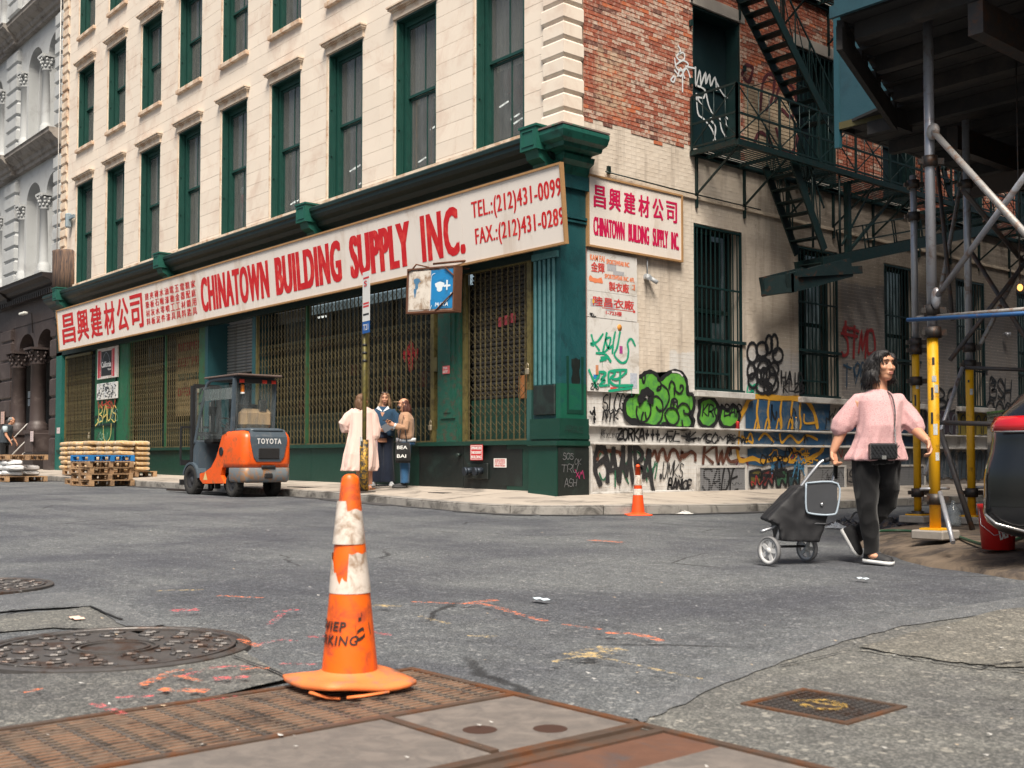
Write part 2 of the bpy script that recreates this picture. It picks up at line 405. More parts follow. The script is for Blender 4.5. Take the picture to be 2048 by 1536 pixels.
def grid_sheet(name, x0, x1, y0, y1, st, zf, m, **kw):
 xs = [x0+(x1-x0)*i/max(1, round((x1-x0)/st)) for i in range(round((x1-x0)/st)+1)]
 ys = [y0+(y1-y0)*i/max(1, round((y1-y0)/st)) for i in range(round((y1-y0)/st)+1)]
 mb = MB(); n = len(xs)
 mb.add([(x, y, zf(x, y)) for y in ys for x in xs], [(j*n+i, j*n+i+1, (j+1)*n+i+1, (j+1)*n+i) for j in range(len(ys)-1) for i in range(n-1)], True)
 return mb.build(name, m, None, kind='structure', fix=False, **kw)
def road_z(x, y):
 return street_z(x) + .006*math.sin(x*.9+y*.4)*(1 if x > -1 else .3) - .006
grid_sheet('road', -120, 26, -30, 40, 1., road_z, ASPH)
mbg = MB(); mbg.box(-400, 400, -400, 400, -.60, -.45); mbg.build('ground', ASPH, kind='structure')
# --- sidewalk round the corner building: slabs with joints; kerb stones
OUT = [(-48, -2.0), (-9, -2.0), (-5, -2.02), (-2.9, -2.0), (-1.2, -2.02), (-.5, -2.0), (.2, -1.86), (.75, -1.6), (1.1, -1.2), (1.42, -.55), (1.62, 0), (1.8, .8), (1.95, 2), (2.0, 3.2), (2.02, 5.2), (2.05, 30)]
kb = 0.16
def walk_mesh():
 mb = MB(); xs = []
 P = []
 for i in range(len(OUT)-1):
  (ax, ay), (bx, by) = OUT[i], OUT[i+1]; d = math.hypot(bx-ax, by-ay); k = max(1, int(d/.8))
  for j in range(k): P.append((ax+(bx-ax)*j/k, ay+(by-ay)*j/k))
 P.append(OUT[-1]); rows = []
 for (x, y) in P:
  ix = min(x, -.5); iy = max(y, .0)
  r = []
  for j in range(7):
   t = j/6; qx = ix+(x-ix)*t; qy = iy+(y-iy)*t; r.append((qx, qy, walk_z(qx, qy)))
  rows.append(r)
 vs = [v for r in rows for v in r]
 return mb.add(vs, [(i*7+j, i*7+j+1, (i+1)*7+j+1, (i+1)*7+j) for i in range(len(rows)-1) for j in range(6)], True), P
mbw, OUTP = walk_mesh(); SIDEWALK = mbw.build('sidewalk', CONC, kind='structure', fix=False)
# score joints cut in the slabs
jm = MB(); JM = flatmat('joint_dirt', (.07, .062, .055), .95)
for x in [-1.3-1.52*i for i in range(18)]:
 for k in range(4):
  y0, y1 = -.1-k*.45, -.1-(k+1)*.45; jm.add([(x-.009, y0, walk_z(x, y0)+.003), (x+.009, y0, walk_z(x, y0)+.003), (x+.009, y1, walk_z(x, y1)+.003), (x-.009, y1, walk_z(x, y1)+.003)], [(0, 1, 2, 3)])
for y in [.9+1.5*i for i in range(12)]:
 for k in range(4):
  x0, x1 = .1+k*.45, .1+(k+1)*.45; jm.add([(x0, y-.009, walk_z(x0, y)+.003), (x1, y-.009, walk_z(x1, y)+.003), (x1, y+.009, walk_z(x1, y)+.003), (x0, y+.009, walk_z(x0, y)+.003)], [(0, 1, 2, 3)])
for i in range(26):
 x = -1.3-i*.9; jm.add([(x, -1.0, walk_z(x, -1)+.003), (x-.9, -1.0, walk_z(x-.9, -1)+.003), (x-.9, -1.015, walk_z(x-.9, -1)+.003), (x, -1.015, walk_z(x, -1)+.003)], [(0, 1, 2, 3)])
jm.build('slab_joint', JM, SIDEWALK, kind='stuff', fix=False)
def kerb_line(P, zt, parent, seg=1.35, wd=.16, flip=1):
 """kerb stones along a polyline; each one its own stone"""
 acc = 0; cur = [P[0]]; out = []
 for i in range(1, len(P)):
  a = Vector(cur[-1]); b = Vector(P[i]); L = (b-a).length
  while acc+L >= seg:
   t = (seg-acc)/L; q = a+(b-a)*t; cur.append(tuple(q)); out.append(cur); cur = [tuple(q)]; a = q; L = (b-a).length; acc = 0
  cur.append(tuple(b)); acc += L
 out.append(cur)
 rr = random.Random(3)
 for pl in out:
  pl = [p for k, p in enumerate(pl) if k == 0 or (Vector(p)-Vector(pl[k-1])).length > .01]
  if len(pl) < 2: continue
  rings = []
  for k, p in enumerate(pl):
   t = (Vector(pl[min(k+1, len(pl)-1)])-Vector(pl[max(k-1, 0)])).normalized(); nn = Vector((t.y, -t.x))*flip
   p = Vector(p)+(t*.006 if k == 0 else -t*.006 if k == len(pl)-1 else Vector((0, 0)))
   z = zt(p.x, p.y)+.012; o = p+nn*.0; i_ = p-nn*wd
   prof = [(o.x, o.y, -.12), (o.x, o.y, z-.03), (o.x-nn.x*.012, o.y-nn.y*.012, z-.008), (o.x-nn.x*.035, o.y-nn.y*.035, z), (i_.x, i_.y, z), (i_.x, i_.y, -.12)]
   rings.append(prof)
  MB().loft(rings, False).build('kerb_stone', KERB, parent)
kerb_line([p for p in OUTP if p[0] > -34 and p[1] < 17], walk_z, SIDEWALK)
# dark gutter grime along the kerb
gm = MB(); TARS = mat('gutter_grime', (.045, .045, .048), .6, .3, 6, bump=.3, dirt=(.10, .09, .08), dirt_sc=3, world=True)
for i in range(len(OUTP)-1):
 a = Vector(OUTP[i]); b = Vector(OUTP[i+1])
 if a.x < -30 or a.y > 15: continue
 t = (b-a).normalized(); nn = Vector((t.y, -t.x)); wd = .22+.12*math.sin(i*1.3)
 gm.add([(a.x, a.y, road_z(a.x, a.y)+.006), (b.x, b.y, road_z(b.x, b.y)+.006), (b.x+nn.x*wd, b.y+nn.y*wd, road_z(b.x, b.y)+.007), (a.x+nn.x*wd, a.y+nn.y*wd, road_z(a.x, a.y)+.007)], [(0, 1, 2, 3)])
gm.build('gutter', TARS, kind='structure', fix=False)
# --- near right sidewalk island under the shed
ISL = [(20, -5.6), (10.5, -5.0), (8.95, -4.75), (8.1, -4.35), (7.2, -3.5), (6.55, -2.9), (6.1, -2.35), (5.85, -1.7), (5.75, -.8), (5.7, 1.), (5.7, 30)]
im = MB(); ISN = []
for k_, p_ in enumerate(ISL):
 t_ = (Vector(ISL[min(k_+1, len(ISL)-1)])-Vector(ISL[max(0, k_-1)])).normalized(); ISN.append(Vector((t_.y, -t_.x)))
ISD = []
for k_ in range(len(ISL)-1):
 for j_ in range(6): ISD.append((Vector(ISL[k_]).lerp(Vector(ISL[k_+1]), j_/6), ISN[k_].lerp(ISN[k_+1], j_/6)))
ISD.append((Vector(ISL[-1]), ISN[-1])); rr = random.Random(2); rows = []
for p_, n_ in ISD: wv = rr.uniform(-.03, .03); rows.append([(p_.x+n_.x*(o_+(wv if o_ < .1 else 0)), p_.y+n_.y*(o_+(wv if o_ < .1 else 0)), z_) for o_, z_ in ((-.03, -.02), (.0, .022), (.06, .035), (.30, .085), (.55, .122))])
vs = [v for r in rows for v in r]; im.add(vs, [(i*5+j, i*5+j+1, (i+1)*5+j+1, (i+1)*5+j) for i in range(len(rows)-1) for j in range(4)], True)
vs = [r[4] for r in rows]+[(20, 30, .122)]; im.add(vs, [tuple(range(len(vs)))]); ISLO = im.build('sidewalk', DIRT, kind='structure', fix=False)
# --- asphalt patches, laid a few millimetres above the road
def patch(name, pix, m, z=.004, wob=.0, sub=6, seed=1):
 rr = random.Random(seed); P = []
 for i in range(len(pix)):
  a = Vector(pix[i]); b = Vector(pix[(i+1) % len(pix)])
  for k in range(sub): P.append(a+(b-a)*k/sub)
 W = [onG(p.x, p.y, 0.) for p in P]; W = [Vector((q.x+rr.uniform(-wob, wob), q.y+rr.uniform(-wob, wob), z)) for q in W]
 return MB().add(W, [tuple(range(len(W)))]).build(name, m, kind='structure', fix=False)
patch('road_patch', [(1268, 1442), (1330, 1408), (1480, 1345), (1640, 1290), (1800, 1245), (2100, 1205), (2600, 1180), (2700, 1600), (2000, 1700), (1600, 1575), (1400, 1497), (1296, 1478)], ASPH2, .006, .012, 8)
patch('road_patch', [(1262, 1440), (1330, 1398), (1480, 1330), (1640, 1272), (1800, 1232), (2100, 1190), (2100, 1216), (1805, 1256), (1650, 1298), (1490, 1356), (1345, 1422), (1285, 1452)], TAR, .010, .01, 8, 2)
patch('road_patch', [(1720, 1300), (1990, 1225), (2300, 1190), (2400, 1330), (2000, 1340), (1850, 1322)], asphalt('pale_asphalt', (.120, .120, .117), .25, .05, .85), .012, .015, 8, 3)
patch('road_patch', [(-700, 1205), (-300, 1190), (0, 1232), (120, 1222), (190, 1214), (300, 1272), (240, 1262), (100, 1258), (-100, 1275), (-500, 1290)], ASPH2, .006, .015, 6, 4)
patch('road_patch', [(-200, 1213), (60, 1192), (150, 1186), (240, 1210), (330, 1252), (300, 1258), (246, 1256), (182, 1216), (60, 1222), (-200, 1245)], TAR, .010, .01, 6, 5)
patch('road_patch', [(-500, 1360), (-100, 1330), (0, 1352), (250, 1345), (420, 1316), (475, 1296), (520, 1325), (585, 1358), (360, 1412), (0, 1470), (-300, 1530)], ASPH2, .006, .008, 6, 6)
# crack lines in the near asphalt
ck = MB(); CK = flatmat('crack', (.010, .010, .011), .9)
def crack(pix, w=.008, seed=0, z=.016):
 rr = random.Random(seed); P = []
 for i in range(len(pix)-1):
  a = Vector(pix[i]); b = Vector(pix[i+1]); m = max(2, int((b-a).length/14))
  for k in range(m): q = a+(b-a)*k/m; P.append(onG(q.x+rr.uniform(-3, 3), q.y+rr.uniform(-1.6, 1.6), z))
 P.append(onG(*pix[-1], z)); vs = []
 for i, p in enumerate(P):
  t = (P[min(i+1, len(P)-1)]-P[max(0, i-1)]).normalized(); nn = Vector((-t.y, t.x, 0))*w*rr.uniform(.25, .9); vs += [p+nn, p-nn]
 ck.add(vs, [(2*i, 2*i+1, 2*i+3, 2*i+2) for i in range(len(P)-1)])
crack([(1722, 1297), (1830, 1316), (1960, 1334), (2100, 1345)], .010, 1); crack([(1960, 1334), (2000, 1326), (2060, 1322)], .007, 2)
crack([(0, 1224), (60, 1216), (180, 1212), (245, 1238)], .010, 3); crack([(468, 1312), (520, 1330), (600, 1362)], .007, 4)
crack([(880, 1062), (900, 1064), (1010, 1068), (1120, 1078)], .012, 5); crack([(1700, 1300), (1650, 1310), (1560, 1330)], .005, 6)
ck.build('road_crack', CK, kind='structure', fix=False)
# --- spray marks left by utility crews
OM = spray('orange_mark', (.85, .22, .08), .50, 34, .8); PKM = spray('pink_mark', (.80, .12, .13), .48, 34, .8); YM = spray('yellow_mark', (.60, .44, .20), .49, 30, .8)
def gmark(pix, w, m, name, k):
 P = [onG(*p, .014+.0006*k) for p in pix]; P = [Vector((q.x, q.y)) for q in P]; pt = Paint((0, 0, .013+.0005*k), (1, 0, 0), (0, 1, 0), 0.)
 pt.stroke(P, w, 3); o = pt.build(name, m, None); return tag(o, kind='structure')
gk = 0
for pix, w, m in [([(830, 1203), (930, 1207), (970, 1208), (1040, 1228), (1090, 1241)], .045, OM), ([(935, 1206), (985, 1200)], .07, OM), ([(1130, 1248), (1200, 1258)], .03, OM),
 ([(1220, 1265), (1270, 1267), (1320, 1280)], .05, OM), ([(1185, 1080), (1240, 1084)], .11, OM), ([(1170, 1308), (1215, 1298)], .14, YM), ([(1110, 1322), (1165, 1312), (1220, 1318)], .03, YM),
 ([(1215, 1316), (1290, 1333), (1400, 1356)], .022, YM), ([(840, 1232), (895, 1246)], .03, YM), ([(945, 1270), (985, 1272)], .05, YM), ([(755, 1210), (790, 1212)], .07, YM),
 ([(285, 1368), (340, 1342), (380, 1338)], .035, OM), ([(330, 1378), (405, 1380)], .055, OM), ([(370, 1350), (430, 1333), (520, 1330)], .03, PKM), ([(300, 1362), (345, 1350), (400, 1360)], .03, OM),
 ([(440, 1355), (485, 1352)], .06, PKM), ([(240, 1392), (300, 1390)], .03, PKM), ([(190, 1405), (245, 1425)], .03, PKM), ([(48, 1382), (80, 1376)], .025, OM), ([(490, 1336), (530, 1334)], .04, OM),
 ([(355, 1219), (385, 1218)], .09, PKM), ([(555, 1222), (590, 1218)], .05, PKM), ([(540, 1246), (565, 1226)], .03, PKM), ([(510, 1288), (560, 1278), (590, 1280)], .03, PKM), ([(625, 1272), (650, 1270)], .05, PKM),
 ([(480, 1277), (515, 1290)], .035, OM), ([(440, 1190), (520, 1194)], .04, OM), ([(320, 1180), (400, 1178)], .05, YM), ([(565, 1325), (630, 1326)], .03, PKM), ([(745, 1262), (775, 1268)], .04, PKM), ([(400, 1400), (470, 1390)], .018, PKM)]:
 gk += 1; gmark(pix, w, m, 'road_marking', gk)
# --- litter: small scraps on the asphalt
LW = flatmat('litter_white', (.48, .47, .45), .8); LT = flatmat('litter_tan', (.5, .38, .26), .85)
rr = random.Random(5); lm = MB(); lt = MB()
for i in range(120):
 px = rr.uniform(-20, 2060); py = 1035+500*rr.random()**1.6; p = onG(px, py, .016); s = rr.uniform(.004, .013)*(1+(1100 > py)*1.2); a = rr.uniform(0, PI)
 d = Vector((math.cos(a), math.sin(a), 0))*s; e = Vector((-math.sin(a), math.cos(a), 0))*s*rr.uniform(.3, .9)
 (lm if rr.random() < .55 else lt).add([p+d, p+e, p-d+Vector((0, 0, .004)), p-e], [(0, 1, 2, 3)])
lm.build('litter_scraps', LW, kind='stuff', label='small white paper scraps scattered over the asphalt', fix=False)
lt.build('litter_scraps', LT, kind='stuff', label='small tan leaf bits scattered over the asphalt', fix=False)
for px, py, w, c, lb in [(1078, 1198, .10, (.6, .72, .8), 'small pale blue scrap in the middle of the road'), (150, 1236, .09, (.72, .5, .4), 'crumpled tan scrap on road near left manhole'), (1722, 1157, .07, (.62, .72, .8), 'flat bluish scrap on the road right of the cart')]:
 p = onG(px, py, .014); m = MB()
 for k in range(4): m.add([p+Vector((w*(k-2)*.3, -.02, .0+.006*(k % 2))), p+Vector((w*(k-1)*.3, -.02, .006*((k+1) % 2))), p+Vector((w*(k-1)*.3, .03, .006*((k+1) % 2))), p+Vector((w*(k-2)*.3, .03, .006*(k % 2)))], [(0, 1, 2, 3)])
 m.build('paper_scrap', flatmat('scrap_%d' % px, c, .8), label=lb, cat='litter')
# ================================================================== IRON IN THE ROAD
RUST = mat('rusty_iron', (.12, .085, .065), .6, .35, 8, .5, .3, 90, (.19, .075, .03), .6, 4, True)
IRON = mat('worn_iron', (.12, .112, .108), .5, .3, 10, .6, .25, 120, (.085, .045, .028), .5, 6, True)
def manhole(c, r, label):
 t = empty('manhole_cover', (c[0], c[1], .006), 0, label, 'manhole cover')
 MB().lathe([(r*1.0, -.02), (r*1.0, .006), (r*.985, .010), (r*.925, .010), (r*.915, .002), (r*.90, .002), (r*.90, -.02)], n=56, smooth=False).build('rim', IRON, t)
 m = MB(); m.lathe([(.001, .000), (r*.885, .000), (r*.885, -.02)], n=56, smooth=False)
 m.lathe([(r*.885, .0), (r*.885, .009), (r*.85, .009), (r*.85, .0)], n=56, smooth=False)
 m.build('disc', IRON, t)
 g = MB(); rr = random.Random(int(r*100))
 for rc, h in ((.30, .008), (.24, .008)): g.lathe([(r*rc+.012, .0), (r*rc+.012, h), (r*rc-.002, h), (r*rc-.002, 0)], n=40, smooth=False)
 for ring, nn in ((.42, 9), (.62, 13), (.79, 18)):      # raised scroll ribs like cast flowers
  for k in range(nn):
   a = 2*PI*k/nn+ring*3
   cc = Vector((r*ring*math.cos(a), r*ring*math.sin(a), 0)); rad_ = r*.085
   P = []
   for j in range(9):
    b = a+j*.62; P.append(cc+Vector((rad_*math.cos(b), rad_*math.sin(b), .004))*(1-.05*j)+Vector((0, 0, .0)) if False else Vector((cc.x+rad_*(1-.07*j)*math.cos(b), cc.y+rad_*(1-.07*j)*math.sin(b), .004)))
   g.tube(P, .006, 4, False)
 g.build('raised_ornament', IRON, t, kind='stuff'); return t
mc = onG(228, 1299, 0); manhole((mc.x, mc.y), .545, 'large round cast iron manhole cover with scroll ornament, left of the front cone')
mc = onG(-60, 1176, 0); manhole((mc.x, mc.y), .47, 'round manhole cover cut off by the left edge of the picture')
# cast iron handhole cover, right foreground
hc = [onG(*p, 0) for p in [(1503, 1412), (1612, 1383), (1790, 1418), (1690, 1457)]]
cx = sum(p.x for p in hc)/4; cy = sum(p.y for p in hc)/4
hx = max(p.x for p in hc)-min(p.x for p in hc); hy = max(p.y for p in hc)-min(p.y for p in hc)
t = empty('utility_cover', (cx, cy, .006), rad(2), 'small rectangular rusty utility cover with yellow paint, right foreground', 'utility cover')
m = MB(); a, b = hx/2*.99, hy/2*.98
m.box(-a, a, -b, -b+.022, -.02, .006); m.box(-a, a, b-.022, b, -.02, .006); m.box(-a, -a+.022, -b+.022, b-.022, -.02, .006); m.box(a-.022, a, -b+.022, b-.022, -.02, .006); m.build('frame', RUST, t)
MB().box(-a+.026, a-.026, -b+.026, b-.026, -.02, .001).build('lid', IRON, t)
m = MB()
for i in range(11):
 for j in range(11):
  if 3 < i < 7 and 3 < j < 7: continue
  x = -a+.045+(2*a-.09)*i/10; y = -b+.045+(2*b-.09)*j/10; m.box(x-.008, x+.008, y-.006, y+.006, 0, .0065)
m.build('raised_stud', IRON, t, kind='stuff')
pt = Paint((0, 0, .0068), (1, 0, 0), (0, 1, 0), 0.); pt.stroke([(-.08, -.02), (-.03, .05), (.04, .04), (.07, -.02), (.02, -.07), (-.04, -.05)], .03); pt.stroke([(-.03, .0), (.04, .01)], .03)
pt.build('yellow_paint', spray('yellow_paint_cover', (.50, .32, .08), .52, 60), t)
# steel grating set in the road, with the framed concrete slabs beside it
Q = {k: onG(*v, 0) for k, v in dict(a=(821, 1338), b=(995, 1394), c=(1261, 1457), d=(1400, 1492), e=(1556, 1523), l=(0, 1485)).items()}
GX0, GX1 = 8.97, 9.545; GY1 = -9.62; GY0 = -11.62
t = empty('street_grating', (0, 0, .0), 0, 'rusty brown steel bar grating in the road under the front cone', 'grating')
PIT = mat('grating_dirt', (.21, .10, .05), .95, .35, 9, bump=.7, bsc=60, dirt=(.05, .035, .028), dirt_amt=.6, dirt_sc=6, world=True, bd=.01)
MB().box(GX0+.03, GX1-.0, GY0, GY1-.03, -.03, .0075).build('packed_dirt', PIT, t)
BARM = mat('grating_bar_steel', (.25, .19, .145), .55, .35, 9, .3, .3, 80, (.075, .06, .052), .6, 8, True)
nb = 17; bm_ = None
for i in range(nb):
 x = GX0+.05+(GX1-GX0-.06)*i/(nb-1)
 if bm_ is None: bm_ = MB().box(-.0035, .0035, GY0, GY1-.03, -.012, .0115).build('bar', BARM, t); me = bm_.data; bm_.location.x = x
 else: inst('bar', me, t, (x, 0, 0))
cm = None; y = GY0+.03
while y < GY1-.05:
 if cm is None: cm = MB().box(GX0+.04, GX1-.01, -.0055, .0055, -.006, .0105).build('cross_rod', IRON, t); cme = cm.data; cm.location.y = y
 else: inst('cross_rod', cme, t, (0, y, 0))
 y += .098
m = MB(); y = GY0
while y < GY1-.04:                                      # dark slots beside the cross rods
 for i in range(nb-1):
  x = GX0+.05+(GX1-GX0-.06)*(i+.5)/(nb-1); m.box(x-.010, x+.010, y+.028, y+.058, .000, .0083)
 y += .098
m.build('drain_slot', flatmat('slot_dark', (.004, .004, .004), .9), t, kind='stuff')
m = MB(); m.box(GX0, GX0+.03, GY0, GY1, -.04, .014); m.box(GX0, 12.2, GY1-.03, GY1, -.04, .0142)
m.box(GX1, GX1+.03, GY0, GY1-.03, -.04, .0138); m.box(GX1+.03, GX1+.53, -10.16, -10.13, -.04, .0138); m.box(10.10, 10.14, GY0-1, GY1-.03, -.04, .0142); m.box(10.19, 10.22, GY0-1, GY1-.03, -.04, .0140)
m.build('steel_frame', RUST, t)
SLB = mat('framed_concrete', (.165, .142, .125), .85, .4, 7, bump=.5, bsc=50, dirt=(.12, .105, .095), dirt_amt=.8, dirt_sc=11, world=True)
MB().box(GX1+.03, 10.10, -10.13, GY1-.03, -.04, .008).build('concrete_slab', SLB, t)
MB().box(GX1+.03, 10.10, -11.6, -10.16, -.04, .008).build('concrete_slab', SLB, t)
MB().box(10.14, 10.19, -12, GY1-.03, -.04, .004).build('steel_frame', RUST, t)
MB().box(10.22, 10.42, -12, GY1-.03, -.04, .007).build('rusty_plate', mat('rust_plate', (.12, .055, .033), .8, .4, 6, bump=.5, dirt=(.07, .06, .06), dirt_sc=5, world=True), t)
MB().box(10.42, 12.2, -12, GY1-.03, -.04, .0075).build('concrete_slab', SLB, t)
m = MB()                                              # lifting holes in the slab
for cx_, cy_ in ((9.86, -10.02), (9.98, -9.86)): m.lathe([(.001, .0095), (.045, .0095), (.05, .0085)], (cx_, cy_, 0), 14)
m.build('lifting_hole', flatmat('rusty_hole', (.045, .018, .01), .9), t)
# cast covers and marks on the sidewalk
for px, py, r_ in ((1010, 1008, 0),): pass
for (px, py, wx, wy) in ((610, 976, .35, .18), (880, 984, .20, .10)):
 x, y = None, None
 p = onG(px, py, .25); t2 = MB().box(p.x-wx, p.x+wx, p.y-wy, p.y+wy, walk_z(p.x, p.y)-.02, walk_z(p.x, p.y)+.006).build('sidewalk_plate', IRON, None, 'flat iron plate in the sidewalk near the forklift' if wx > .3 else 'small iron valve plate in sidewalk right of the three women', 'utility cover')
# ================================================================== CORNER BUILDING, STREET FRONT (left)
STONE = mat('cream_stone', (.72, .63, .535), .8, .07, .9, bump=.25, bsc=70, dirt=(.62, .50, .41), dirt_amt=.5, dirt_sc=.9, rnd=.05)
STONE2 = mat('cream_stone_trim', (.64, .53, .42), .8, .14, 2, bump=.25, bsc=70, dirt=(.42, .26, .16), dirt_amt=.6, dirt_sc=2.5)
JOINT = mat('stone_joint', (.42, .33, .245), .9, .1, 4, world=True)
GRN = mat('green_paint', (.005, .038, .026), .45, .2, 3, bump=.25, bsc=30, dirt=(.008, .045, .033), dirt_amt=.5, dirt_sc=2)
GRN_W = mat('window_green', (.006, .050, .038), .5, .18, 3, bump=.2, bsc=40, dirt=(.005, .035, .028), dirt_amt=.5, dirt_sc=4)
GRN_D = mat('dark_green_paint', (.004, .015, .013), .42, .25, 3, bump=.3, bsc=25, dirt=(.007, .022, .019), dirt_amt=.5)
TEAL = mat('teal_paint', (.010, .070, .078), .45, .14, 4, bump=.9, bsc=55, dirt=(.007, .045, .052), dirt_amt=.5, dirt_sc=3, bd=.008)
TEAL_L = mat('light_teal_paint', (.06, .165, .175), .5, .2, 5, bump=.3, bsc=60, dirt=(.03, .12, .125), dirt_amt=.6, dirt_sc=5)
BLK = mat('black_green_paint', (.008, .012, .011), .5, .3, 4, bump=.2, bsc=30, dirt=(.016, .03, .026), dirt_sc=2)
OLIVE = mat('olive_metal', (.14, .115, .040), .5, .25, 6, .2, .3, 60, (.07, .055, .02), .6, 8)
OLIVE_B = mat('gate_bar_metal', (.125, .100, .046), .5, .3, 7, .2, .2, 60, (.05, .035, .015), .6, 9)
OLIVE_G = mat('green_gate_metal', (.03, .10, .045), .5, .3, 6, .2, .3, 60, (.05, .06, .02), .5, 8)
BLD = empty('corner_building', (0, 0, .15), 0, 'cream stone and red brick corner building with green storefront and folding gates', 'building')
class Off:                      # builds world-coordinate meshes under BLD
 pass
def bb(mb, name, m, parent=BLD, **kw):
 mb.v = [(x, y, z-.15) for x, y, z in mb.v] if parent is BLD else mb.v
 return mb.build(name, m, parent, **kw)
# core walls
m = MB(); m.box(-23.45, -.02, .012, .3, 5.6, 17.3); core = None
XL = -23.45
WX = [(-2.66-2.43*k, -2.66-2.43*k+1.27) for k in range(9)]
FL = [(6.12, 9.13), (10.24, 12.66), (13.72, 16.2)]
m = MB()                        # backing wall: piers and spandrels
zs = [5.6]+[z for f in FL for z in f]+[17.4]
for i in range(0, len(zs)-1):
 if i % 2 == 0: m.box(XL, -.46, .012, .42, zs[i], zs[i+1])
 else:
  xs = [XL]+[v for wx in reversed(WX) for v in wx]+[-.46]
  for k in range(0, len(xs), 2): m.box(xs[k], xs[k+1], .012, .42, zs[i], zs[i+1])
bb(m, 'wall', JOINT)
# blocks of stone, every one its own course and joint
blocks = []; rr = random.Random(11); zc = 5.9; ci = 0
while zc < 17.2:
 h = .288; z1 = zc+h; spans = []
 inw = [f for f in FL if zc < f[1]-.02 and z1 > f[0]+.02]
 if inw:
  f = inw[0]; xs = [XL+.5]+[v for wx in reversed(WX) for v in wx]+[-.92]
  spans = [(xs[k], xs[k+1], max(zc, zc), z1) for k in range(0, len(xs), 2)]
  if zc < f[0]: spans += [(a, b, zc, f[0]) for a, b in WX if f[0]-zc > .03]
  if z1 > f[1]: spans += [(a, b, f[1], z1) for a, b in WX if z1-f[1] > .03]
 else: spans = [(XL+.5, -.92, zc, z1)]
 for a, b, z0, zz in spans:
  L = b-a
  if L > 2.5:
   x = a; o = (ci % 2)*.6
   cuts = [a]; x = a+.65+o
   while x < b-.4: cuts.append(x); x += 1.215
   cuts.append(b)
  elif ci % 2 == 0 or L < .9: cuts = [a, b]
  else: cuts = [a, a+L*(.35+.3*rr.random()), b]
  for k in range(len(cuts)-1): blocks.append((cuts[k], cuts[k+1], z0, zz))
 zc = z1; ci += 1
blocks.sort(key=lambda b: abs(b[0])+abs(b[2]-5.9)*.8)
far = MB(); j = .003
for k, (a, b, z0, z1) in enumerate(blocks):
 d = rr.uniform(.0, .003)
 if k < 300: bb(MB().box(a+j, b-j, -.004-d, .02, z0+j, z1-j), 'stone_block', STONE, fix=False)
 else: far.box(a+j, b-j, -.004-d, .02, z0+j, z1-j)
bb(far, 'stone_blocks', STONE, kind='stuff', fix=False)
# quoins at the corner (wrapping both faces) and at the far end
zq = 6.02; k = 0
while zq < 17:
 h = .288; lw = .93 if k % 2 == 0 else .88; rw = .40 if k % 2 == 0 else .36
 m = MB(); pts = [(-lw, .02), (-lw, -.05), (-.40, -.05), (-.40, rw), (-.5, rw), (-.5, .02)]
 n_ = len(pts); ins = [(-lw, .02), (-lw+.0, -.012), (-.438, -.012), (-.438, rw), (-.5, rw), (-.5, .02)]
 rings = [[(x, y, zq) for x, y in ins], [(x, y, zq+.045) for x, y in pts], [(x, y, zq+h-.05) for x, y in pts], [(x, y, zq+h-.012) for x, y in ins], [(x, y, zq+h) for x, y in ins]]
 m.loft(rings, False); bb(m, 'quoin_stone', STONE); zq += h; k += 1
zq = 5.95; k = 0
while zq < 17:
 h = .29; lw = .5 if k % 2 == 0 else .42
 m = MB(); a, b = XL, XL+lw
 m.loft([[(a, .02, z), (a, -y, z), (b, -y, z), (b, .02, z)] for z, y in ((zq, .012), (zq+.045, .055), (zq+h-.05, .055), (zq+h-.012, .012))], False); bb(m, 'quoin_stone', STONE2); zq += h; k += 1
# windows
GLASS = None
def glass_mat(name, tint=(.02, .022, .022), tr=.45, rough=.03):
 n = NT(name); p = n.pos(); n.col(tint+(1,)); n.rough(rough); n.b.inputs['Specular IOR Level'].default_value = .6
 trn = n.node('ShaderNodeBsdfTransparent'); trn.inputs[0].default_value = (.93, .95, .94, 1); mx = n.node('ShaderNodeMixShader')
 dn = n.noise(n.pos(False, (1, 1, .25)), 7., 5., .7); f = n.math('MULTIPLY_ADD', n.ramp(dn, .35, .8), -.35, 1-tr+.35-.2, clamp=True)
 f = n.math('SUBTRACT', 1., n.math('MULTIPLY_ADD', n.ramp(dn, .3, .75), -.3, tr)); n.link(f, mx.inputs[0])
 n.link(trn.outputs[0], mx.inputs[1]); n.link(n.b.outputs[0], mx.inputs[2]); n.link(mx.outputs[0], n.out.inputs[0])
 n.bump(n.noise(p, 1.3, 2., .5), .05, .01); return n.m
GLASS = glass_mat('window_glass', (.15, .155, .15), .60)
DARKIN = flatmat('dark_interior', (.012, .012, .012), .9)
CURT = mat('curtain_cloth', (.58, .56, .51), .9, .25, 5, bump=0, stretch=(8, 1, .5))
CURT2 = mat('grey_curtain_cloth', (.42, .42, .41), .9, .35, 5, bump=0, stretch=(12, 1, .5))
TUBE = flatmat('fluorescent_tube', (1, .98, .92), .5, 0, 1.8)
SASH_D = mat('dark_sash_green', (.008, .045, .036), .45, .2, 6, bump=.2)
_win = {}
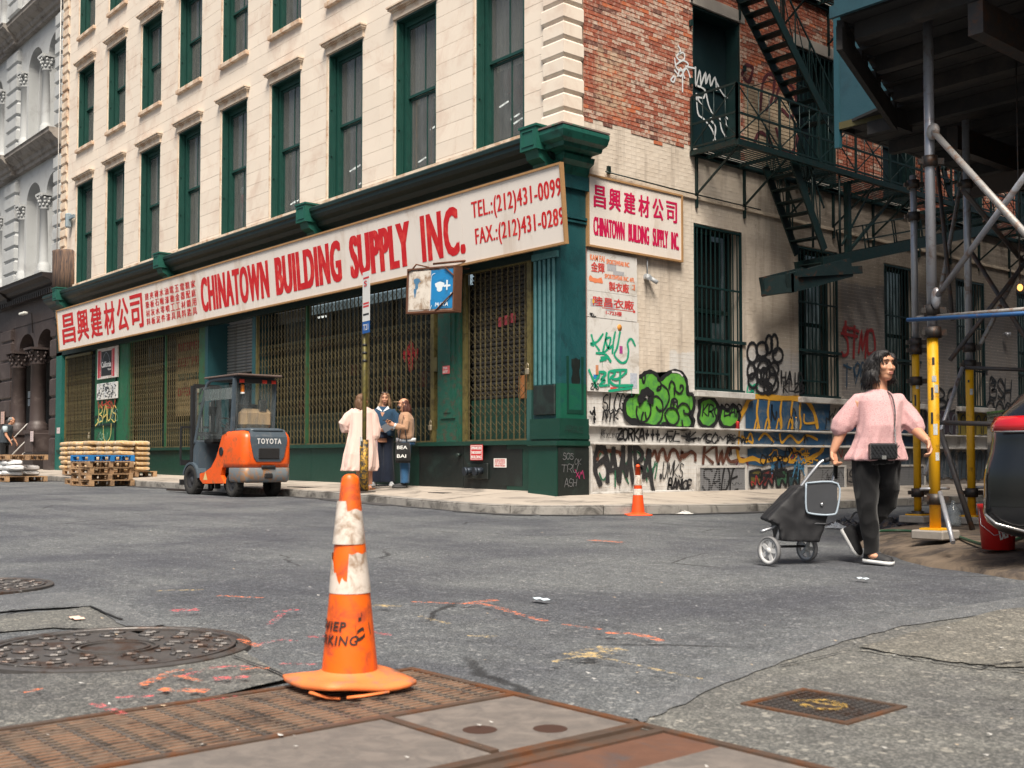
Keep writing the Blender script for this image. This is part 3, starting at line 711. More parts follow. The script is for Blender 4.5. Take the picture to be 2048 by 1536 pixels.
def win_meshes(H, W=1.27):
 if H in _win: return _win[H]
 d = {}; D = .20
 m = MB(); m.box(0, .13, D-.05, D+.05, 0, H); m.box(W-.06, W, D-.05, D+.05, 0, H); m.box(.13, W-.06, D-.05, D+.05, H-.13, H); m.box(.13, W-.06, D-.05, D+.05, 0, .07)
 d['window'] = (m, GRN_W)
 m = MB(); m.box(.003, .035, .0, D-.05, 0, H); m.box(.035, .06, .10, .13, .05, H-.05); m.box(.035, .07, .17, .19, .05, H-.05); m.box(.035, .055, .02, .05, H*.30, H*.30+.04); m.box(.035, .055, .02, .05, H*.62, H*.62+.04)
 d['jamb'] = (m, GRN_W)
 m = MB(); m.box(W-.035, W-.003, .0, D-.05, 0, H); m.box(.035, W-.035, 0.0, D-.05, H-.035, H-.001); d['head_jamb'] = (m, SASH_D)
 hm = H*.5
 m = MB(); x0, x1 = .13, W-.06; y0, y1 = D-.01, D+.03
 m.box(x0, x0+.045, y0, y1, hm, H-.13); m.box(x1-.045, x1, y0, y1, hm, H-.13); m.box(x0+.045, x1-.045, y0, y1, hm-.0, hm+.05); m.box(x0+.045, x1-.045, y0, y1, H-.18, H-.13); m.box((x0+x1)/2-.012, (x0+x1)/2+.012, y0+.005, y1-.005, hm+.05, H-.18)
 d['upper_sash'] = (m, SASH_D)
 m = MB(); y0, y1 = D-.05, D-.012
 y0, y1 = D+.035, D+.07
 m.box(x0, x0+.045, y0, y1, .07, hm); m.box(x1-.045, x1, y0, y1, .07, hm); m.box(x0+.045, x1-.045, y0, y1, .07, .14); m.box(x0+.045, x1-.045, y0, y1, hm-.045, hm-.001); m.box((x0+x1)/2-.012, (x0+x1)/2+.012, y0+.005, y1-.005, .14, hm-.045)
 d['lower_sash'] = (m, SASH_D)
 m = MB(); m.box(x0+.04, x1-.04, D+.008, D+.013, hm+.04, H-.17); d['upper_pane'] = (m, GLASS)
 m = MB(); m.box(x0+.04, x1-.04, D+.050, D+.055, .13, hm-.04); d['lower_pane'] = (m, GLASS)
 def cur(za, zb, f=9, y=D+.16):
  m = MB(); N = 48; r = []
  m.add([(x0+(x1-x0)*i/N, y+.025*math.sin(i*f*.28)+.01*math.sin(i*1.1), z) for z in (za, zb) for i in range(N+1)], [(i, i+1, N+2+i, N+1+i) for i in range(N)], True); return m
 d['curtain'] = (cur(hm-.1, H-.05), CURT); d['lower_curtain'] = (cur(.05, hm, 13, D+.19), CURT2)
 m = MB(); m.box(-1.3, W+.6, D+.45, D+.47, -.2, H+.2); d['dark_room'] = (m, flatmat('dim_interior', (.03, .03, .03), .9))
 _win[H] = {k: (v[0].mesh(k), v[1]) for k, v in d.items()}
 for k, (me, mt) in _win[H].items(): me.materials.append(mt)
 return _win[H]
def make_window(x, z, H, hood=True, sill=True, curt=1, lights=0, special=None):
 d = win_meshes(H); w_ = inst('window', d['window'][0], BLD, (x, 0, z-.15))
 for k in d:
  if k in ('window',): continue
  if k == 'curtain' and curt < 1: continue
  if k == 'lower_curtain' and curt < 2: continue
  inst(k, d[k][0], w_)
 W = 1.27
 if hood:
  m = MB(); m.box(-.06, W+.06, -.05, .02, H+.01, H+.15); m.box(-.09, W+.09, -.08, .02, H+.15, H+.18); m.box(-.12, W+.12, -.13, .02, H+.18, H+.22); m.box(-.14, W+.14, -.155, .02, H+.22, H+.25)
  m.box(-.06, -.02, -.03, .02, 0, H+.01); m.build('hood_moulding', STONE2, w_)
 if sill:
  m = MB(); m.box(-.07, W+.07, -.09, .30, -.11, -.003, .01); m.build('sill', STONE2, w_)
 if lights:
  rr = random.Random(lights)
  for k in range(2+lights % 2):
   a = rr.uniform(.25, .75); zz = rr.uniform(.3, .9); m = MB(); m.obox((a, .36+.05*k, zz), (1, .2, .35), (0, 1, 0), (0, 0, 1), .20, .02, .02); m.build('ceiling_tube', TUBE, w_)
 return w_
rr = random.Random(4)
for fi, (z0, z1) in enumerate(FL):
 for k, (a, b) in enumerate(WX):
  cu = 2 if (fi == 0 and k in (5, 6)) else (1 if rr.random() < .85 else 0)
  if fi > 0: cu = rr.choice([1, 1, 2])
  W_ = make_window(a, z0, z1-z0, True, fi > 0, cu, (k+1) if fi == 0 and k in (0, 1, 2, 3) else 0)
  if fi == 0 and k < 4:       # security bars inside the glass
   m = MB(); H = z1-z0
   for i in range(6): m.box(.2+i*.17, .206+i*.17, .385, .39, .1, H*.5 if k else H-.2)
   for zz in (H*.17, H*.34): m.box(.17, 1.2, .385, .389, zz, zz+.012)
   m.build('security_bars', flatmat('dark_bar', (.02, .02, .02), .5), W_)
  if fi == 0 and k == 1:
   m = MB(); m.box(.18, .215, .325, .34, .14, 1.45); m.box(.66, .70, .325, .34, .14, 1.45); m.build('wooden_stop', flatmat('orange_wood', (.45, .17, .04), .6), W_)
  if fi == 0 and k == 0:
   m = MB(); m.ell((.42, .42, 1.25), (.2, .04, .28), 10, 8); m.ell((.62, .43, .95), (.14, .04, .25), 10, 8); m.build('red_decoration', flatmat('dull_red', (.22, .03, .03), .7), W_)
  if fi == 0 and k == 4:
   m = MB(); m.ell((.42, .33, .85), (.1, .02, .13), 10, 8); m.ell((.48, .33, .62), (.08, .02, .10), 10, 8); m.build('red_decoration', flatmat('decor_red', (.5, .03, .03), .6), W_)
   m = MB(); m.ell((.42, .325, 1.05), (.11, .02, .1), 10, 8); m.build('white_paper', flatmat('paper_white', (.6, .65, .68), .7), W_)
  if fi == 0 and k == 6:
   MB().box(.42, .50, .30, .31, 1.32, 1.40).build('blue_sticker', flatmat('sticker_blue', (.03, .15, .5), .5), W_)
# the plank hoarding that fills the last window's foot and the vent pipe above it
bb(MB().box(-22.6, -22.45, -.20, -.03, 7.9, 8.35, .03).box(-22.45, -22.1, -.13, -.06, 8.15, 8.25), 'vent_pipe', mat('grey_tin', (.33, .40, .44), .5, .15, 6, .6))
HO = mat('rotten_hoarding', (.16, .095, .06), .9, .5, 12, bump=.6, bsc=40, dirt=(.04, .03, .03), dirt_amt=.8, dirt_sc=6, stretch=(3, 3, .25))
m = MB(); N = 14
m.loft([[(XL+.06+r_*.5*(1-math.cos(PI*i/N))*1.0, -.02-.42*math.sin(PI*i/N), z) for i in range(N+1)]+[(XL+.06+r_, .02, z)] for z, r_ in ((5.88, 1.15), (6.6, 1.15), (7.15, 1.12), (7.22, 1.0))], True)
bb(m, 'wooden_drum', HO, label='rough brown timber drum on the cornice end')
# sill band over the cornice
bb(MB().box(XL, -.42, -.10, .02, 5.94, 6.02).box(XL, -.93, -.06, .02, 6.02, 6.115).box(-.46, -.39, .02, .40, 5.88, 6.02), 'band_course', STONE2)
# --- big green cornice
prof = [(.02, 5.28), (.10, 5.28), (.10, 5.36), (.16, 5.40), (.16, 5.46), (.30, 5.52), (.36, 5.60), (.46, 5.66), (.52, 5.72), (.52, 5.78), (.56, 5.80), (.56, 5.86), (.50, 5.90), (.02, 5.94)]
m = MB(); A = [];
for X in (XL-.25, -.45):
 A.append([(X, -y*.86, z) for y, z in prof])
m.loft(A, False); CORN = bb(m, 'cornice', GRN_D)
# return on the side street
prof2 = [(y, z-.06) for y, z in prof]
p3 = [(.02, 5.54), (.20, 5.54), (.24, 5.58), (.40, 5.60), (.42, 5.66), (.50, 5.70), (.54, 5.80), (.54, 5.86), (.02, 5.88)]
m = MB(); m.loft([[(-.70, -y+.03, z) for y, z in p3], [(y-.46, -y+.03, z) for y, z in p3], [(y-.46, .33+y*.30, z) for y, z in p3], [(-.5, .33+y*.30, z) for y, z in p3]], False)
m.loft([[(-.85, -.10, z), (a-.42, -.10-a*.6, z), (a-.42, .40+a*.2, z), (-.5, .40+a*.2, z)] for z, a in ((5.05, .03), (5.22, .06), (5.30, .10), (5.40, .12), (5.46, .20), (5.54, .22))], False)
bb(m, 'cornice_return', mat('cornice_end_green', (.012, .10, .075), .5, .3, 4, bump=.3, dirt=(.006, .04, .03), dirt_amt=.6, dirt_sc=4))
m = MB(); m.box(-.72, .085, -.53, .50, 5.875, 5.90); bb(m, 'cornice_cap', mat('weathered_cap', (.16, .11, .10), .7, .5, 5, bump=.4, dirt=(.02, .14, .09), dirt_amt=.6, dirt_sc=4))
# frieze board behind the sign, architrave
bb(MB().box(XL-.1, -.45, -.10, .05, 4.0, 5.3).box(XL-.1, -.45, -.14, -.10, 5.0, 5.06).box(XL-.1, -.45, -.13, -.10, 5.14, 5.20), 'frieze', GRN_D)
for X in (-.66, -7.65, -14.8, -22.3):
 m = MB(); w2 = .19
 m.box(X-w2, X+w2, -.57, -.02, 5.60, 5.95); m.box(X-w2-.02, X+w2+.02, -.59, -.02, 5.95, 5.985)
 m.box(X-w2+.05, X+w2-.05, -.585, -.57, 5.66, 5.68); m.box(X-w2+.05, X+w2-.05, -.585, -.57, 5.89, 5.91); m.box(X-w2+.05, X-w2+.07, -.585, -.57, 5.68, 5.89); m.box(X+w2-.07, X+w2-.05, -.585, -.57, 5.68, 5.89)
 m.prism([(-.02, 5.60), (-.50, 5.60), (-.46, 5.48), (-.34, 5.42), (-.30, 5.30), (-.20, 5.20), (-.17, 5.02), (-.12, 4.92), (-.02, 4.86)], 'yz', X-w2+.04, X+w2-.04)
 bb(m, 'bracket', mat('bracket_green', (.010, .085, .062), .5, .15, 4, bump=.25, dirt=(.01, .07, .05), dirt_amt=.4))
# --- storefront: base wall in separate panels, posts, gates
def panel(a, b, mm, y=-.08, zt=1.02): bb(MB().box(a+.004, b-.004, y, .10, .05, zt), 'base_panel', mm)
for a, b, mm in [(-23.2, -20.5, GRN), (-20.5, -17.9, GRN), (-17.9, -13.05, GRN), (-10.6, -8.0, GRN), (-8.0, -5.6, GRN), (-5.6, -4.2, GRN), (-4.2, -2.9, BLK), (-2.9, -1.75, BLK), (-1.75, -1.0, GRN)]: panel(a, b, mm)
bb(MB().box(-23.2, -13.05, -.15, .10, 1.02, 1.09).box(-10.6, -1.0, -.15, .10, 1.02, 1.09), 'ledge', GRN)
bb(MB().box(-2.0, -1.35, -.086, -.08, .35, .95), 'dark_patch', BLK)
# corner pier: fluted face to the main street, plain face round the corner
m = MB(); m.loft([[(-1.0, -.10, z), (-1.0, -a, z), (b, -a, z), (b, .43, z), (-.6, .43, z)] for z, a, b in ((.05, .30, -.34), (.3, .27, -.345), (.98, .25, -.35), (1.0, .30, -.31), (1.07, .30, -.31))], False)
bb(m, 'pier_plinth', GRN)
bb(MB().box(-.345, -.335, -.24, .425, .10, .97), 'black_painted_panel', BLK)
bb(MB().box(-1.04, -.34, -.20, .43, 1.07, 1.42).box(-.99, -.325, -.225, .43, 1.10, 1.16), 'pier_base', GRN)
bb(MB().box(-1.04, -.40, -.12, .43, 1.42, 5.3), 'pier', TEAL)
m = MB()
for i in range(5):
 x = -1.0+i*.108; m.box(x, x+.06, -.16, -.12, 1.95, 3.95, .012)
m.box(-1.03, -.44, -.17, -.12, 3.95, 4.05)
bb(m, 'fluted_pilaster', TEAL_L)
bb(MB().box(-1.0, -.50, -.165, -.12, 1.48, 1.95, .01), 'black_painted_panel', BLK)
m = MB(); m.box(-.40, -.385, .0, .36, 1.50, 1.56); m.box(-.40, -.385, .0, .04, 1.56, 2.4); m.box(-.40, -.385, .32, .36, 1.56, 2.4); bb(m, 'green_trim', GRN)
pt = Paint((-.40, 0, 0), (0, 1, 0), (0, 0, 1), .004); pt.stroke([(.20, 1.70), (.19, 1.85), (.20, 2.05), (.20, 2.3)], .17); pt.mb.v = [(x, y, z-.15) for x, y, z in pt.mb.v]; pt.build('black_oval', BLK, BLD)
bb(MB().box(-.50, -.392, -.132, .428, 1.42, 1.97), 'lower_green_coat', mat('bright_green_paint', (.008, .085, .052), .45, .2, 4, bump=.4, bsc=50, dirt=(.008, .06, .055), dirt_sc=4))
bb(MB().box(-1.05, -.36, -.16, .44, 4.58, 4.62).box(-1.05, -.37, -.145, .44, 4.52, 4.55).box(-1.05, -.34, -.2, .45, 5.05, 5.28), 'pier_capital', TEAL)
# iron column between gates, rusty and thick with paint
m = MB(); m.box(-3.62, -2.99, -.10, .10, 1.09, 4.15); m.box(-3.58, -3.03, -.15, -.10, 1.09, 1.32); m.box(-3.55, -3.06, -.13, -.10, 1.32, 1.42); m.box(-3.50, -3.10, -.125, -.10, 1.5, 3.95); m.box(-3.40, -3.20, -.14, -.125, 1.6, 3.9)
bb(m, 'iron_column', mat('flaking_green', (.010, .075, .05), .5, .3, 8, bump=.8, bsc=40, dirt=(.06, .045, .03), dirt_amt=.5, dirt_sc=7, bd=.01))
m = MB(); m.box(XL, XL+.5, -.10, .1, .1, 4.1); bb(m, 'end_pilaster', mat('teal_end', (.012, .11, .09), .5, .2, 4))
bb(MB().box(-13.05, -12.9, -.06, .5, .2, 4.1).box(-10.65, -10.5, -.06, .5, .2, 4.1), 'door_jamb', mat('door_teal', (.012, .06, .07), .5, .25, 4, bump=.3))
bb(MB().box(-13.4, -13.05, -.05, .1, .2, 4.1), 'iron_post', OLIVE_G)
# window wall behind the gates: dark shop glass with things half seen in it
SHOP = glass_mat('shop_glass', (.018, .02, .02), .75, .05)
def shop(a, b, name='shop_window', mm=SHOP):
 o = bb(MB().box(a, b, .30, .31, 1.75, 4.05), name, mm); return o
for a, b in ((-23, -20.5), (-17.9, -15.4), (-15.4, -13.2), (-10.5, -8.3), (-8.3, -6.1), (-6.1, -3.6)):
 shop(a, b); bb(MB().box(a, b, .26, .34, 1.05, 1.75).box(a, b, .28, .33, 3.30, 3.36), 'stall_riser', GRN_D)
bb(MB().box(-22.9, -13.2, 1.2, 1.25, 1., 4.1).box(-10.5, -3.6, 1.2, 1.25, 1., 4.1), 'shop_backdrop', flatmat('shop_dark', (.008, .008, .008), .95))
# goods behind the glass
rr = random.Random(21); cols = [(.10, .09, .07), (.16, .15, .13), (.22, .20, .18), (.05, .08, .09), (.18, .10, .05), (.03, .08, .05), (.25, .05, .04)]
for i in range(64):
 a = rr.choice([(-10.4, -3.8), (-10.4, -3.8), (-22.8, -13.4)]); x = rr.uniform(*a); z = rr.choice([1.8, 2.15, 2.5, 2.9, 3.2]); s_ = rr.uniform(.08, .28)
 if -20.4 < x < -18: continue
 bb(MB().box(x, x+s_, .42, .42+.15, z, z+rr.uniform(.08, .3), .008), 'boxed_goods', mat('goods%d' % (i % 7), cols[i % 7], .7, .3, 9), fix=False)
m = MB(); m.box(-10.3, -3.8, .40, .75, 2.12, 2.14); m.box(-10.3, -3.8, .40, .75, 2.47, 2.49); m.box(-10.3, -3.8, .40, .75, 2.87, 2.89); bb(m, 'shop_shelf', mat('shelf_metal', (.10, .10, .09), .6))
for x in (-8.55, -8.42, -8.3): bb(MB().box(x, x+.08, .38, .40, 3.80, 3.84), 'ceiling_tube', TUBE)
pt = Paint((-5.0, .295, 2.75), (1, 0, 0), (0, 0, 1)); pt.blob((0, 0), .11, .30, 18, .12); pt.blob((-.18, .02), .07, .12, 10, .2); pt.blob((.18, .02), .07, .12, 10, .2); pt.mb.v = [(x, y, z-.15) for x, y, z in pt.mb.v]; pt.build('red_decal', spray('decal_red', (.45, .02, .03), .6, 14), BLD)
# roller shutters
SHUT = mat('grey_shutter', (.075, .072, .066), .5, .3, 6, .5, .2, 50, (.04, .03, .025), .6, 3)
SHUT2 = mat('pale_shutter', (.28, .28, .27), .45, .25, 6, .4, .2, 50, (.12, .10, .08), .6, 3)
def shutter(a, b, z0, z1, y, mm, st=.075):
 h = bb(MB().box(a, b, y+.03, y+.04, z0, z1), 'roller_shutter', mm); sm = None; z = z0
 while z < z1-.01:
  if sm is None:
   sm = MB(); sm.prism([(y+.028, .004), (y+.0, .015), (y-.006, st*.5), (y+.0, st*.8), (y+.028, st*.95)], 'yz', a, b); sm = sm.mesh('slat'); sm.materials.append(mm)
  inst('slat', sm, h, (0, 0, z-.15)); z += st
 return h
shutter(-2.9, -1.2, 1.8, 4.0, .12, SHUT); bb(MB().box(-2.9, -1.2, .10, .2, 1.05, 1.8), 'stall_riser', mat('lower_dark_green', (.012, .05, .035), .5, .25, 4))
shutter(-12.9, -10.65, 2.85, 4.05, .45, SHUT2)
bb(MB().box(-13, -10.6, 1.6, 1.65, .2, 4.1).box(-13., -10.6, .5, 1.6, .3, .33), 'shop_entrance', flatmat('entrance_dark', (.006, .007, .007), .9))
bb(MB().box(-1.62, -1.25, .06, .10, 1.78, 2.16, .01), 'orange_box', mat('orange_card', (.38, .15, .05), .7, .2, 8)); bb(MB().box(-1.36, -1.30, .045, .055, 1.82, 2.05), 'white_label', flatmat('label_white', (.7, .7, .68), .6))
for k, x in enumerate((-2.18, -2.02, -1.86)): bb(MB().box(x, x+.12, .10, .108, 3.02+.02*k, 3.18+.02*k), 'red_sticker', mat('sticker_red', (.42, .06, .08), .5, .4, 30))
# green panel with posters
bb(MB().box(-20.45, -18.0, .02, .2, .2, 4.1), 'green_door', mat('door_green', (.01, .10, .045), .5, .25, 3, bump=.25, dirt=(.03, .05, .03), dirt_sc=3))
bb(MB().box(-20.4, -18.85, -.02, .02, 1.75, 1.82).box(-20.4, -18.85, -.02, .02, 2.02, 2.06).box(-18.85, -18.80, -.02, .03, 1.1, 4.0), 'door_rail', GRN_D)
PO = bb(MB().box(-20.15, -18.62, -.04, .0, 3.1, 3.98), 'poster_board', mat('poster_white', (.62, .58, .55), .7, .15, 6, dirt=(.3, .25, .2), dirt_sc=4))
m = MB(); m.box(-20.08, -19.94, -.046, -.041, 3.14, 3.92); m.box(-18.95, -18.84, -.046, -.041, 3.14, 3.92); m.box(-19.90, -19.86, -.046, -.041, 3.14, 3.92); m.box(-19.03, -18.99, -.046, -.041, 3.14, 3.92); m.build('red_stripe', flatmat('poster_red', (.50, .03, .05), .6), PO, loc=(0, 0, 0)).data.transform(Matrix.Translation((0, 0, -.15)))
m = MB(); m.box(-19.82, -19.06, -.047, -.041, 3.18, 3.88); m.build('black_field', flatmat('poster_black', (.02, .02, .022), .5), PO).data.transform(Matrix.Translation((0, 0, -.15)))
m = MB(); lettering(m, 'California', (-19.80, -.048, 3.42), (1, 0, 0), (0, 0, 1), .74, .17, .02, .01, 2); lettering(m, 'Paints', (-19.30, -.048, 3.32), (1, 0, 0), (0, 0, 1), .24, .06, .01)
m.build('lettering', flatmat('print_white', (.75, .74, .72), .6), PO, fix=False).data.transform(Matrix.Translation((0, 0, -.15)))
pt = Paint((-19.8, -.048, 3.62), (1, 0, 0), (0, 0, 1)); pt.stroke([(.10, .0), (.2, .14), (.36, .22), (.54, .12), (.62, -.02)], .02); pt.mb.v = [(x, y, z-.15) for x, y, z in pt.mb.v]; pt.build('arch_mark', flatmat('print_grey', (.3, .32, .36), .6), PO)
PB = bb(MB().box(-20.15, -18.62, -.05, .0, 2.50, 2.97, .01), 'sticker_board', mat('sticker_board_white', (.55, .55, .53), .7, .2, 6))
pm = MB(); pm2 = MB(); rr = random.Random(8)
for i in range(150):
 x = rr.uniform(-20.12, -18.7); z = rr.uniform(2.52, 2.93); a, b = rr.uniform(.02, .09), rr.uniform(.015, .07); (pm if i % 3 else pm2).box(x, x+a, -.052-.0004*(i % 9), -.0505, z-.15, z+b-.15)
pm.build('torn_sticker', mat('sticker_ink', (.05, .055, .06), .6, .6, 40), PB, kind='stuff', fix=False); pm2.build('torn_sticker', mat('sticker_pale', (.5, .52, .55), .6, .4, 40), PB, kind='stuff', fix=False)
pt = Paint((-20.15, 0., 1.75), (1, 0, 0), (0, 0, 1), .024); pt.word('BAUS', .1, .12, .42, .34, .035, .05, .05); pt.stroke([(.5, .0), (.55, -.35), (.8, -.45), (1.05, -.3), (1.1, .05)], .03); pt.stroke([(-.1, .02), (.1, .12), (.05, .2)], .04); pt.mb.v = [(x, y, z-.15) for x, y, z in pt.mb.v]
pt.build('yellow_graffiti', spray('spray_yellow', (.60, .48, .14), .75), BLD)
pt = Paint((-20.15, 0., 2.2), (1, 0, 0), (0, 0, 1), .024); pt.word('WHSN', .05, .05, .2, .33, .05, .1); pt.mb.v = [(x, y, z-.15) for x, y, z in pt.mb.v]; pt.build('red_graffiti', spray('spray_red', (.40, .04, .02), .62), BLD)
pt = Paint((-20.1, 0., 1.2), (1, 0, 0), (0, 0, 1), .024); pt.word('SEN', .08, .0, .34, .22, .018, .1); pt.word('RFI', .0, .6, .2, .16, .016, .1); pt.word('OKS', .95, .7, .3, .2, .014, .1); pt.mb.v = [(x, y, z-.15) for x, y, z in pt.mb.v]; pt.build('pale_graffiti', spray('spray_pale', (.25, .42, .36), .62), BLD)
# --- folding gates
LATM = mat('lattice_metal', (.075, .060, .030), .6, .3, 7)
def gate(a, b, z0=1.09, z1=4.03, y=-.02, n=12, frame=OLIVE, bars=OLIVE_B, rows=9, fr=.05, post=True):
 g = bb(MB().box(a-fr, a, y-.03, y+.03, z0, z1+fr) if post else MB().box(a-.02, a, y-.01, y+.01, z0, z1), 'folding_gate', frame)
 m = MB(); m.box(a, b, y-.045, y+.02, z1-.02-.15, z1+.05-.15); m.build('top_rail', frame, g)
 m = MB(); m.box(a, b, y-.03, y+.03, z0-.15+.001, z0+.03-.15); m.build('bottom_track', bars, g)
 st = (b-a)/n; bw = .017; bme = MB().box(-bw/2, bw/2, y-.014, y+.002, z0+.03-.15, z1-.02-.15).mesh('bar'); bme.materials.append(bars)
 for i in range(n): inst('bar', bme, g, (a+st*(i+.5)+random.uniform(-.012, .012), 0, 0))
 lm_ = MB(); hr = (z1-z0-.1)/rows
 for r in range(rows):
  zc_ = z0+.05+hr*r-.15
  for i in range(n-1):
   xa = a+st*(i+.5); xb = xa+st
   lm_.bar((xa, y+.010, zc_+hr*.12), (xb, y+.010, zc_+hr*.5), .003, .008, (0, 1, 0)); lm_.bar((xb, y+.016, zc_+hr*.12), (xa, y+.016, zc_+hr*.5), .003, .008, (0, 1, 0))
   lm_.bar((xa, y+.010, zc_+hr*.5), (xb, y+.010, zc_+hr*.88), .003, .008, (0, 1, 0)); lm_.bar((xb, y+.016, zc_+hr*.5), (xa, y+.016, zc_+hr*.88), .003, .008, (0, 1, 0))
 lm_.build('lattice', LATM, g, kind='stuff', fix=False); return g
gate(-22.75, -20.62, z1=3.9, n=19); gate(-17.75, -15.55, z1=4.0, n=17, frame=OLIVE_G); gate(-15.35, -13.35, z1=4.03, n=16, frame=OLIVE_G)
gate(-10.45, -8.30, z1=4.03, n=15); gate(-8.25, -6.1, z1=4.03, n=15, frame=OLIVE_G); gate(-6.0, -3.85, z1=4.03, n=14); G7 = gate(-2.88, -1.26, z1=4.0, n=11, fr=.09)
bb(MB().box(-1.26, -1.15, -.07, .02, 1.9, 4.1).box(-2.97, -1.15, -.075, -.0, 4.02, 4.11), 'gate_frame', OLIVE); bb(MB().box(-1.26, -1.15, -.07, .02, 1.09, 1.9), 'gate_frame', mat('blue_green_frame', (.03, .09, .08), .5, .2, 6))
bb(MB().box(-3.85, -3.76, -.08, .02, 1.09, 4.1).box(-3.8, -3.66, -.09, -.02, 2.35, 2.6), 'gate_frame', OLIVE)
for x, z in ((-1.2, 2.25), (-3.82, 1.4), (-13.3, 2.5), (-20.55, 1.5)):
 m = MB(); m.box(x-.04, x+.04, -.13, -.09, z-.10, z, .01); m.tube([(x-.025, -.11, z), (x-.025, -.11, z+.06), (x, -.11, z+.085), (x+.025, -.11, z+.06), (x+.025, -.11, z)], .008, 6); bb(m, 'padlock', mat('padlock_steel', (.42, .36, .26), .4, .2, 10, .7))
# chains of rust down the column
# half-hidden lettering behind the third gate
GD = bb(MB().box(-15.3, -13.4, .22, .24, 1.9, 3.95), 'painted_board', mat('painted_board_tan', (.27, .20, .10), .8, .25, 5, dirt=(.12, .09, .05), dirt_sc=3)); m = MB()
for k, (s_, z) in enumerate((('RESPECT', 3.55), ('BEST PRICE', 3.16), ('OFFER WORK', 2.40))):
 lettering(m, s_, (-15.2, .215, z-.15), (1, 0, 0), (0, 0, 1), 1.7, .22, .03, .02, 2)
m.build('lettering', flatmat('old_red_print', (.22, .03, .025), .8), GD, fix=False)
m = MB(); lettering(m, 'THE COMPANY', (-15.2, .215, 2.80-.15), (1, 0, 0), (0, 0, 1), 1.7, .18, .03, .02, 2); m.build('lettering', flatmat('old_green_print', (.03, .06, .05), .8), GD, fix=False)
# sprinkler siamese connection and plates
m = MB(); m.box(-2.75, -2.2, -.12, -.08, .45, .72, .01); bb(m, 'standpipe_plate', BLK)
for x in (-2.62, -2.35):
 m = MB(); m.tube([(x, -.1, .60), (x-.02, -.24, .585)], .055, 12); m.tube([(x-.02, -.22, .585), (x-.03, -.27, .58)], .072, 12); bb(m, 'hose_connection', mat('blue_black_iron', (.03, .04, .055), .5, .3, 10, .5))
m = MB(); m.tube([(-2.98, -.09, .86), (-2.98, -.16, .86)], .03, 10); bb(m, 'wall_button', BLK)
# small plates are signs of their own
def plate(name, a, b, z0, z1, y, mm, label, lines, inkc, border=None):
 t = empty(name, (a, y, z0), 0, label, 'sign'); w_, h_ = b-a, z1-z0
 MB().box(0, w_, -.008, 0, 0, h_).build('board', mm, t)
 m = MB(); n = len(lines); lh = h_*.86/n
 for i, s_ in enumerate(lines): lettering(m, s_, (w_*.08, -.0085, h_*.93-lh*(i+1)+lh*.18), (1, 0, 0), (0, 0, 1), w_*.84*min(1, .55+.09*len(s_)), lh*.64, .02, .004, 2, .001)
 m.build('lettering', inkc, t, fix=False)
 if border:
  m = MB(); e = .012; m.box(e, w_-e, -.0095, -.0082, e, e+.008); m.box(e, w_-e, -.0095, -.0082, h_-e-.008, h_-e); m.box(e, e+.008, -.0095, -.0082, e+.008, h_-e-.008); m.box(w_-e-.008, w_-e, -.0095, -.0082, e+.008, h_-e-.008); m.build('border', border, t)
 return t
RED = flatmat('sign_red', (.55, .03, .035), .45); WHT = flatmat('sign_white', (.72, .70, .67), .5)
plate('sprinkler_sign', -2.60, -2.27, .77, 1.03, -.16, RED, 'red plate reading sprinklers throughout building, above the twin hose inlets', ['SPRINKLERS', 'THROUGHOUT', 'BUILDING'], WHT, WHT)
plate('sprinkler_sign', -2.06, -1.74, .65, .80, -.09, WHT, 'white plate with small red print on green base wall', ['AUTOMATIC SPRINKLER', 'SHUT OFF VALVE', '10 FEET', 'OPPOSITE THIS SIGN'], RED)
plate('notice_sign', -3.40, -3.20, 2.28, 2.42, -.15, flatmat('pink_red', (.55, .12, .12), .5), 'small faded red notice on green iron column', ['TO', 'LET'], WHT)
# ================================================================== BIG SIGN
SIGNW = mat('sign_board_white', (.70, .64, .585), .55, .06, 1.2, bump=.08, bsc=30, dirt=(.52, .42, .34), dirt_amt=.35, dirt_sc=.7, stretch=(1, 1, .4))
WOODF = mat('wood_frame', (.34, .19, .08), .7, .3, 6, bump=.2)
REDP = mat('sign_paint_red', (.52, .008, .012), .5, .10, 5, bump=0, dirt=(.66, .06, .045), dirt_amt=.4, dirt_sc=5)
BS = empty('shop_sign', (0, -.38, 4.09), 0, 'long white shop sign with red lettering above the folding gates', 'sign')
BS.rotation_euler = (rad(5), 0, 0)      # leans out at the top
S0, S1, SH = -22.25, .0, 1.17
xs = [S0+(S1-S0)*i/9 for i in range(10)]
for i in range(9): MB().box(xs[i]+.003, xs[i+1]-.003, -.02, .02, 0, SH).build('sheet', SIGNW, BS)
m = MB(); m.box(S0-.03, S1+.03, -.045, .03, -.035, 0); m.box(S0-.03, S1+.03, -.045, .03, SH, SH+.035); m.box(S0-.03, S0, -.045, .03, 0, SH); m.box(S1, S1+.03, -.045, .03, 0, SH); m.build('frame', WOODF, BS)
def sx(px, py=None):     # sign x from pixel
 py = 600-(px-500)*.25 if py is None else py
 return onL(px, py, .42)[0]
m = MB(); U = (1, 0, 0); V = (0, 0, 1)
def word(px0, px1, s_, z0, z1, off=.02, bold=.1, n=4, mb=None):
 a, b = sx(px0), sx(px1); lettering(mb or m, s_, (a, -.0215, z0), U, V, b-a, z1-z0, off, bold, n, spacing=1.12)
word(404, 540, 'CHINATOWN', .16, .97, .016, .060, 4); word(553, 685, 'BUILDING', .16, .97, .016, .072, 4); word(702, 824, 'SUPPLY', .16, .97, .016, .08, 4); word(845, 932, 'INC.', .16, .99, .012, .06, 3)
m.build('lettering', REDP, BS, fix=False)
